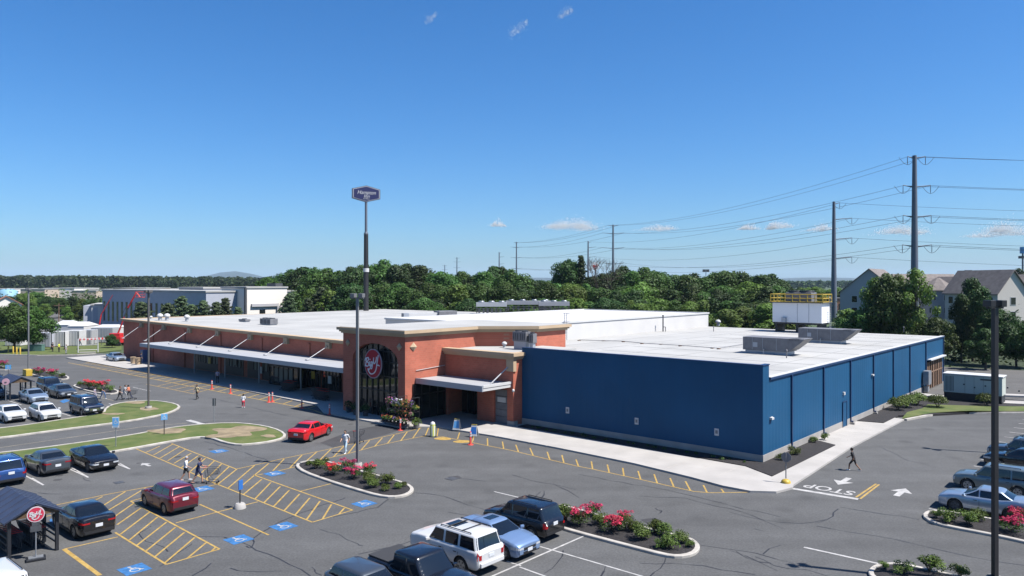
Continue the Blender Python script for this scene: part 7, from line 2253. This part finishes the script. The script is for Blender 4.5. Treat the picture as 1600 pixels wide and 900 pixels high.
for zz in (.1, .7):
    b.tube((x - .7, -.6, z + zz), (x + .7, -.6, z + zz), .03); b.tube((x - .7, .6, z + zz), (x + .7, .6, z + zz), .03)
b.tube(pxz(213, 457), (x, 0, z - .45), .1, .1, 5); b.build('basket', 'orange', t)
p = GD(158, 200); t = thing('crane_arm', 'distant red crane arm leaning over the trees left of the white shed', 'crane', (p.x, p.y, 0))
b = MB(); b.tube((-.8, 0, 0), (0, 0, 4.5), .2, .16, 6); b.tube((0, 0, 4.5), ((176 - 158) / F_PX * 200, 0, HZ(461, 200)), .14, .08, 6); b.build('arm', 'red', t)
b = MB(); b.box(-2, 1, -1, 1, .3, 1.8); b.build('carrier', 'dkgrey', t)
# far warehouses
for x0, x1, y, D, m_, lb in ((32, 70, 452, 640, 'beige', 'beige warehouse right of the pale blue tank on the far left'), (68, 116, 450.5, 660, 'vinyl_white', 'long pale warehouse second from the blue tank'), (112, 150, 454.5, 600, 'beige', 'low beige warehouse in the middle of the far row'), (137, 180, 452.5, 620, 'beige', 'rose beige warehouse before the wooded skyline'), (176, 228, 450.5, 560, 'tan', 'tan warehouse above the grey office block'), (222, 300, 452, 700, 'tan', 'far tan warehouse behind the office block roof'), (-40, 12, 451.5, 640, 'vinyl_white', 'pale warehouse at the left edge of the far row')):
    box_building(x0, x1, y, D, 40, lb, m_, 'roof_white', None, None, by_D=True, name='warehouse')
p = GD(12, 520); b = MB(); b.lathe([(6, 0), (6, 7.5), (3, 8.6), (.1, 8.9)], 24); tag(b.build('storage_tank', mat('pale_blue_tank', (.22, .42, .55), .6), None, (p.x, p.y, 0)), 'pale blue round storage tank at the far left', 'tank')
p = GD(28, 600)
# brick house at the left edge
def gabled(x, D, w, l, he, hr, ang, label, wall='vinyl_grey', roof='roof_brown', wins=(3, 3), name='house', sidewins=(4, 3), oy=0):
    p = GD(x, D)
    t = thing(name, label, 'building', (p.x, p.y, 0), ang)
    b = MB()
    vs = [(-w / 2, 0, 0), (w / 2, 0, 0), (w / 2, 0, he), (0, 0, hr), (-w / 2, 0, he)]
    vs += [(v[0], l, v[2]) for v in vs]
    b.add(vs, [(0, 1, 2, 3, 4), (9, 8, 7, 6, 5), (1, 6, 7, 2), (5, 0, 4, 9)]); b.build('wall', wall, t)
    for s_ in (1, -1):
        b = MB(); e = .5; sl = (hr - he) / (w / 2)
        a0 = (0, -e, hr + .15); a1 = (0, l + e, hr + .15); c0 = (s_ * (w / 2 + e), -e, he - e * sl + .15); c1 = (s_ * (w / 2 + e), l + e, he - e * sl + .15)
        v4 = [a0, a1, c1, c0]; b.add(v4 + [(v[0], v[1], v[2] - .22) for v in v4], [(0, 1, 2, 3), (7, 6, 5, 4), (0, 4, 5, 1), (1, 5, 6, 2), (2, 6, 7, 3), (3, 7, 4, 0)]); b.build('roof', roof, t)
    def win(c, horiz, y_or_x, z, ww=1.35, hh=1.7):
        f = MB(); g = MB(); o_ = -.05 if horiz else 0
        if horiz: f.box(c - ww / 2 - .12, c + ww / 2 + .12, y_or_x - .06, y_or_x - .003, z - .12, z + hh + .12); g.box(c - ww / 2, c + ww / 2, y_or_x - .075, y_or_x - .062, z, z + hh)
        else:
            s_ = 1 if y_or_x > 0 else -1
            f.box(min(y_or_x + s_ * .003, y_or_x + s_ * .06), max(y_or_x + s_ * .003, y_or_x + s_ * .06), c - ww / 2 - .12, c + ww / 2 + .12, z - .12, z + hh + .12); g.box(min(y_or_x + s_ * .062, y_or_x + s_ * .075), max(y_or_x + s_ * .062, y_or_x + s_ * .075), c - ww / 2, c + ww / 2, z, z + hh)
        fo_ = f.build('window', 'white', t); g.build('pane', 'glass', fo_)
    nf, nx_ = wins
    for fl in range(nf):
        for i in range(nx_): win(-w / 2 + w * (i + .5) / nx_, True, 0, 1.2 + fl * (he - .8) / nf)
    nf, nx_ = sidewins
    for fl in range(nf):
        for i in range(nx_):
            win(l * (i + .5) / nx_, False, -w / 2, 1.2 + fl * (he - .8) / nf); win(l * (i + .5) / nx_, False, w / 2, 1.2 + fl * (he - .8) / nf)
    return t
gabled(10, 260, 9, 14, 5.5, 8.3, R(35), 'red roofed house with a pale gable at the far left', 'vinyl_white', 'roof_red', (1, 2), 'house', (1, 3))
gabled(1358, 205, 15, 18, 10.5, 16.8, R(-38), 'grey gabled end of the apartment house left of the thick power pole', 'vinyl_grey', 'roof_brown', (3, 2), 'apartment_house', (3, 4))
gabled(1395, 222, 12, 20, 10.8, 15.5, R(-80), 'brown roofed apartment wing behind the light green trees', 'vinyl_grey', 'roof_brown', (3, 2), 'apartment_house', (3, 5))
gabled(1492, 214, 12, 15, 10.6, 14.3, R(82), 'brown roofed beige apartment block between the trees', 'house_beige', 'roof_brown', (3, 2), 'apartment_house', (3, 5))
gabled(1528, 198, 9, 14, 10.2, 14.6, R(10), 'narrow beige gable front between the middle block and the pale gable', 'house_beige', 'roof_brown', (3, 2), 'apartment_house', (3, 4))
t = thing('bay_tower', 'grey hip roofed bay in front of the middle apartment block', 'building', tuple(GD(1465, 205)))
b = MB(); b.lathe([(4.6, 0), (4.6, 10.9)], 8, smooth=False); b.build('wall', 'vinyl_grey', t)
b = MB(); b.lathe([(5.3, 10.905), (5.2, 11.1), (.5, 14.4)], 8, smooth=False); b.build('roof', 'roof_brown', t)
for k in range(3):
    for zz in (1.5, 4.8, 8.2):
        a = R(-90 + (k - 1) * 45); b = MB(); b.obox((4.33 * math.cos(a), 4.33 * math.sin(a), zz + .8), (.1, 1.8, 1.7), a); o = b.build('window', 'white', t)
        b = MB(); b.obox((4.40 * math.cos(a), 4.40 * math.sin(a), zz + .8), (.02, 1.5, 1.4), a); b.build('pane', 'glass', o)
gabled(1560, 190, 14, 20, 10.6, 16.2, R(-35), 'beige sided wing with a brown roof left of the pale gable', 'house_beige', 'roof_brown', (3, 2), 'apartment_house', (3, 6))
gabled(1583, 176, 8.6, 16, 10.8, 16.0, R(12), 'pale gabled apartment front at the right edge', 'pale_gable', 'roof_brown', (3, 1), 'apartment_house', (3, 4))
gabled(1618, 186, 12, 12, 10.8, 15.0, R(10), 'apartment wing with white windows cut by the right edge', 'house_beige', 'roof_brown', (3, 3), 'apartment_house', (3, 3))
box_building(1300, 1326, 466, 330, 14, 'low red and white shop behind the thin power pole', 'roof_red', 'roof_white', None, (3, .2, .6, .5), by_D=True)
for i, (x, D) in enumerate(((1165, 300), (1186, 290), (1200, 300), (1212, 285))):
    p = GD(x, D)
    make_car('suv' if i % 2 else 'sedan', P_WHITE, ['white car seen through a gap in the belt, leftmost', 'white suv seen through a gap in the belt, second', 'white car seen through a gap in the belt, third', 'white suv seen beside the cooling cabinet'][i], 'car', p, R(20 + 50 * i)).location.z = 3.2
b = MB(); p = GD(1190, 292); b.box(-12, 12, -6, 8, 0, 3.2); struct(b.build('embankment', 'grass', None, (p.x, p.y, 0)))

# ================================================ POWER LINES
M['pole_steel'] = mat('weathering_pole_grey', (.14, .165, .21), .6, .2, var=.08, vscale=.3)
M['wire'] = mat('wire', (.07, .08, .10), .6)
TIPS = {}
def power_pole(key, x, ytop, D, arms, label, r0=1.0, r1=.42, side='both', jump=True):
    p = GD(x, D); Ht = HZ(ytop, D)
    t = thing('power_pole', label, 'power pole', (p.x, p.y, 0), 0)
    b = MB(); b.tube((0, 0, 0), (0, 0, Ht), r0, r1, 14); b.build('mast', 'pole_steel', t)
    tips = []
    for y, l, r in arms:
        z = HZ(y, D); xl, xr = (l - x) / F_PX * D, (r - x) / F_PX * D
        b = MB()
        for xe in (xl, xr):
            if abs(xe) < .3: continue
            b.tube((0, 0, z - .45), (xe, 0, z + .1), .2, .09, 6)
        b.build('cross_arm', 'pole_steel', t)
        for xe in (xl, xr):
            if abs(xe) < 1.2: continue
            tips.append((p.x + xe, p.y, z))
            if jump and ytop > 0:
                b = MB(); b.tube((xe, 0, z), (xe, 0, z - 1.9), .07, .07, 5)
                for k in range(7): b.lathe([(.12, 0), (.12, .05)], 6, (xe, 0, z - .4 - k * .2))
                b.build('insulator', 'pole_steel', t)
                b = MB(); pts = [(xe - 2.2 + 4.4 * k / 10 if xe > 0 else xe - 2.2 + 4.4 * k / 10, 0, z - .1 - 1.9 * math.sin(math.pi * k / 10)) for k in range(11)]
                b.path(pts, .05, 4); b.build('jumper_wire', 'wire', t)
    TIPS[key] = tips
    return t
power_pole('A', 1429, 243, 190, [(245, 1418, 1446), (290, 1411, 1454), (337, 1411, 1455), (383, 1410, 1456)], 'thickest steel power pole with four cross arms on the right', 1.05, .5)
power_pole('B', 1303, 315, 250, [(317, 1303, 1312), (341, 1303, 1331), (372, 1303, 1331), (402, 1303, 1331)], 'steel power pole with arms on one side, left of the thickest one', 1.05, .45)
power_pole('C', 958, 351, 410, [(352, 950, 966), (364, 941, 975), (387, 941, 975), (411, 941, 975)], 'middle distance power pole with symmetrical arms right of the bare trees', .9, .4, jump=False)
power_pole('D', 919, 377, 486, [(378, 918, 924), (386, 918, 931), (401, 918, 931), (416, 918, 931)], 'power pole with one sided arms beside the bare trees', .8, .4, jump=False)
power_pole('E', 807, 378, 585, [(379, 803, 811), (386, 798, 816), (402, 798, 816), (419, 798, 816)], 'distant power pole in the gap of the belt with symmetrical arms', .8, .4, jump=False)
power_pole('F', 780, 394, 658, [(395, 779, 783), (401, 779, 788), (412, 779, 788)], 'distant power pole with one sided arms left of the gap', .8, .4, jump=False)
power_pole('G', 714, 402, 936, [(403, 709, 719), (409, 708, 720), (418, 708, 720)], 'far power pole above the middle of the belt', .9, .5, jump=False)
power_pole('H', 695, 414, 1050, [(415, 691, 699), (421, 690, 700)], 'farthest tiny power pole left of the far pole', .9, .5, jump=False)
def wire(p, q, sag, label, group, r=.045, n=18):
    b = MB(); p = Vector(p); q = Vector(q); pts = []
    for k in range(n + 1):
        t_ = k / n; c = p.lerp(q, t_); c.z -= 4 * sag * t_ * (1 - t_); pts.append(tuple(c))
    b.path(pts, r, 3); b.sm = [False] * len(b.sm)
    return tag(b.build('power_line_wire', 'wire'), label, 'power line', group)
def span(k1, k2, sag, lb, r=.04):
    for p, q in zip(TIPS[k1], TIPS[k2]): wire(p, q, sag, lb, lb, r)
span('A', 'C', 4.0, 'thin wires sagging between the thickest pole and the middle distance pole', .045)
span('B', 'D', 4.5, 'thin wires sagging between the one sided pole and the pole by the bare trees', .05)
span('C', 'E', 2.5, 'thin wires between the middle distance pole and the distant pole in the gap', .065)
for i, p in enumerate(TIPS['A']): wire(p, (p[0] + 215, p[1] - 18, p[2] + (1 if i < 1 else .0)), 3.2, 'wires running from the thickest pole out past the right edge', 'wires from the thickest pole to the right', .045)
for i, p in enumerate(TIPS['B']): wire(p, (p[0] + 230, p[1] - 10, p[2] - 2.5), 3.0, 'wires running from the one sided pole out past the right edge', 'wires from the one sided pole to the right', .045)

# ================================================ TALL SIGNS
D = 163; p = GD(572, D)
t = thing('tall_hotel_sign', 'navy six sided hotel sign with white script high on a dark pole behind the shop', 'sign', (p.x, p.y, 0), R(24))
b = MB(); b.tube((0, 0, 0), (0, 0, HZ(365, D)), .62, .48, 14); b.build('lower_mast', 'bronze', t)
b = MB(); b.tube((0, 0, HZ(365, D)), (0, 0, HZ(312, D)), .30, .28, 14); b.tube((0, 0, HZ(366, D)), (0, 0, HZ(362, D)), .5, .32, 14); b.build('upper_mast', 'pole_steel', t)
b = MB(); b.lathe([(.66, 0), (.66, .8)], 14, (0, 0, HZ(425, D))); b.build('mast_collar', 'white', t)
zc = HZ(303, D)
def hexa(w, h, k, y0, y1, name, m):
    b = MB(); pts = [(-w, -h * k), (0, -h), (w, -h * k), (w, h * k), (0, h), (-w, h * k)]
    vs = [(x, y, zc + z) for y in (y0, y1) for x, z in pts]
    b.add(vs, [tuple(range(6)), tuple(reversed(range(6, 12)))] + [(i, i + 6, (i + 1) % 6 + 6, (i + 1) % 6) for i in range(6)]); return b.build(name, m, t)
hexa(3.05, 1.8, .58, -.35, .35, 'sign_box', mat('sign_edge', (.10, .11, .16), .5))
hexa(2.86, 1.64, .57, -.38, -.352, 'sign_border', 'white'); fc = hexa(2.77, 1.57, .56, -.40, -.381, 'sign_face', mat('sign_navy', (.008, .012, .085), .5))
text_mesh('script_lettering', 'Hampton', 1.15, 'white', fc, (0, -.42, zc + .24), (R(90), 0, 0), .01, .3, off=-.005, sx=.93)
text_mesh('script_lettering', 'Inn', 1.05, 'white', fc, (0, -.42, zc - .55), (R(90), 0, 0), .01, .3, off=-.005)
text_mesh('small_lettering', 'by Hilton', .36, 'white', fc, (0, -.42, zc - 1.1), (R(90), 0, 0), .01, .0)
D = 350; p = GD(930, D)
t = thing('round_pole_sign', 'small round red and white sign on a pole among the bare branches', 'sign', (p.x, p.y, 0))
b = MB(); b.tube((0, 0, 0), (0, 0, HZ(420, D)), .3, .3, 8); b.build('post', 'pole_steel', t)
zz = HZ(416, D); b = MB(); b.tube((0, -.2, zz), (0, .2, zz), 1.9, 1.9, 20); o = b.build('round_panel', 'white_bright', t)
b = MB(); big_y(b, 0, 1.35, .22); b.v = [(-y, x - .25, z + zz) for x, y, z in b.v]; b.build('script_lettering', 'red', o)
D = 260; p = GD(1103, D)
t = thing('floodlight_mast', 'twin floodlights on a thin mast above the belt', 'floodlight', (p.x, p.y, 0))
b = MB(); b.tube((0, 0, 0), (0, 0, HZ(425, D)), .15, .1, 6); b.build('mast', 'pole_steel', t)
for s_ in (1, -1): b = MB(); b.box(.1 if s_ > 0 else -1.1, 1.1 if s_ > 0 else -.1, -.3, .3, HZ(425, D), HZ(421, D)); b.build('floodlight', 'dkgrey', t)
D = 300; p = GD(1598, D)
t = thing('antenna_mast', 'mobile phone mast with blue top at the right edge', 'mast', (p.x, p.y, 0)); b = MB(); b.tube((0, 0, 0), (0, 0, HZ(390, D)), .4, .3, 8); b.build('mast', 'pole_steel', t)
b = MB(); b.tube((0, 0, HZ(396, D)), (0, 0, HZ(386, D)), 1.0, 1.0, 10); b.build('radome', 'skyblue_sign', t); b = MB(); b.box(-1.6, 1.6, -.3, .3, HZ(404, D), HZ(400, D)); b.build('panel_antenna', 'dkgrey', t)
D = 215; p = GD(1513, D); t = thing('rooftop_antenna', 'small dark antenna above the dark tree near the brown roofs', 'antenna', (p.x, p.y, 14)); b = MB(); b.tube((0, 0, 0), (0, 0, HZ(424, D) - 14), .1, .08, 6); b.box(-1.0, 1.0, -.2, .2, HZ(425, D) - 14, HZ(422, D) - 14); b.build('antenna_rod', 'dkgrey', t)
D = 210; p = G(92, 507); t = thing('utility_pole', 'wooden utility pole among the yards on the left', 'utility pole', (p.x, p.y, 0)); b = MB(); b.tube((0, 0, 0), (0, 0, HZ(474, p.y)), .16, .12, 6); b.build('pole', 'wood', t); b = MB(); b.box(-1.6, 1.6, -.08, .08, HZ(478, p.y), HZ(478, p.y) + .2); b.build('cross_arm', 'wood', t)
b = MB(); b.poly([tuple(v) for v in (GD(60, 235, .03), GD(100, 235, .03), GD(108, 330, .03), GD(80, 330, .03))]); struct(b.build('yard_paving', 'road'))
b = MB(); b.poly([tuple(v) for v in (G(-200, 533, .01), G(215, 533, .01), G(215, 508, .01), G(-200, 508, .01))]); struct(b.build('yard', 'road'))

# ================================================ HILLS, CLOUDS, HAZE
hm = mat('wooded_hill', (.015, .028, .022), .95, var=.2, vscale=.002)
def ridge(name, x0, x1, D, prof, depth=2500):
    b = MB(); n = 70; k = 6; vs = []
    for j in range(k + 1):
        for i in range(n + 1):
            x = x0 + (x1 - x0) * i / n; p = GD(x, D + depth * j / k)
            h = max(0, prof(x)) * math.sin(math.pi * min(1, j / k + .06)) ** .7 * (.92 + .12 * noise.noise(Vector((i * .25, j * .9, D * .001))))
            vs.append((p.x, p.y, h - 2))
    b.add(vs, [(j * (n + 1) + i, j * (n + 1) + i + 1, (j + 1) * (n + 1) + i + 1, (j + 1) * (n + 1) + i) for j in range(k) for i in range(n)], 0, True)
    return struct(b.build(name, hm))
def bump(x, c, w): return math.exp(-((x - c) / w) ** 2)
ridge('hills', 250, 1900, 8000, lambda x: 105 * bump(x, 368, 48) + 20 * bump(x, 330, 60) + 50 + 30 * bump(x, 735, 20) + 34 * bump(x, 840, 70) + 38 * bump(x, 1280, 110))
ridge('hills', -300, 600, 7500, lambda x: 50 + 12 * math.sin(x * .02))
M['cloud'] = mat('cloud_droplets', (1.2, 1.2, 1.2), 1.0, spec=0)
_n = M['cloud'].node_tree; _t = nd(_n, "ShaderNodeBsdfTranslucent"); _t.inputs[0].default_value = (.96, .96, .96, 1); _m = nd(_n, "ShaderNodeMixShader"); _m.inputs[0].default_value = .5
_n.links.new(_n.nodes["Principled BSDF"].outputs[0], _m.inputs[1]); _n.links.new(_t.outputs[0], _m.inputs[2]); _n.links.new(_m.outputs[0], _n.nodes["Material Output"].inputs[0])
def cloud(x, y, w, h, D, n, label, seed, wisp=False, s=9):
    r_ = random.Random(seed); p = GD(x, D); z = HZ(y, D); q = MB(); k = D / F_PX
    lumps = [(r_.uniform(-.42, .42) * w, r_.uniform(-.1, .25) * h, r_.uniform(.16, .30) * w) for _ in range(6)] if not wisp else [((i / 6 - .5) * w, (i / 6 - .5) * h * r_.uniform(.2, 1.6) + r_.uniform(-.25, .25) * h, r_.uniform(.08, .26) * w) for i in range(7)]
    for _ in range(n):
        lx, lz, lr = r_.choice(lumps)
        a = r_.gauss(0, .6) * lr; c = abs(r_.gauss(0, .5)) * h * 1.15 * (1 - .8 * abs(lx + a) / (w * .6)) if not wisp else r_.gauss(0, .55) * lr; dp = r_.gauss(0, 1.6) * lr
        px, py, pz = p.x + (lx + a) * k, p.y + dp * k, z + (lz + c - h * .3) * k
        sz = s * r_.uniform(.5, 1.5) * D / 9000
        o = len(q.v); rx, ry, rz = [Vector((r_.gauss(0, 1), r_.gauss(0, 1), r_.gauss(0, 1))).normalized() * sz for _ in range(3)]
        c0 = Vector((px, py, pz)); q.v += [tuple(c0 + rx), tuple(c0 + ry), tuple(c0 + rz), tuple(c0 - rx - ry * .5)]
        q.f += [(o, o + 1, o + 2), (o, o + 2, o + 3), (o, o + 3, o + 1), (o + 1, o + 3, o + 2)]; q.mi += [0] * 4; q.sm += [True] * 4
    o = q.build('cloud', 'cloud'); o['kind'] = 'structure'; o['label'] = label
    return o
for i, (x, y, w, h, n, wisp) in enumerate(((778, 352, 22, 8, 260, False), (897, 354, 72, 12, 1500, False), (1027, 358, 44, 8, 420, False), (1172, 357, 26, 8, 380, False), (1215, 354, 30, 11, 620, False), (1282, 358, 30, 9, 420, False), (1398, 361, 52, 11, 800, False), (1440, 364, 40, 8, 300, False), (1575, 361, 56, 16, 1500, False), (1530, 368, 40, 7, 300, False), (673, 25, 14, 12, 90, True), (810, 40, 24, 18, 180, True), (884, 16, 18, 14, 150, True))):
    cloud(x, y, w, h, 17500 if not wisp else 7000, int(n * (3.2 if not wisp else 3.2)), 'small white cloud', i, wisp, 4.2 if not wisp else 3.0)
b = MB(); b.box(-16500, 16500, -600, 16200, -1.5, 260); hz = b.build('haze', 'white'); hz['kind'] = 'stuff'
hmat = bpy.data.materials.new('haze_air'); hmat.use_nodes = True; nt = hmat.node_tree; nt.nodes.remove(nt.nodes["Principled BSDF"])
pv = nd(nt, "ShaderNodeVolumePrincipled"); pv.inputs["Color"].default_value = (.62, .82, 1, 1); pv.inputs["Density"].default_value = 5.5e-5; pv.inputs["Anisotropy"].default_value = 0
nt.links.new(pv.outputs[0], nt.nodes["Material Output"].inputs["Volume"]); hz.data.materials.clear(); hz.data.materials.append(hmat)
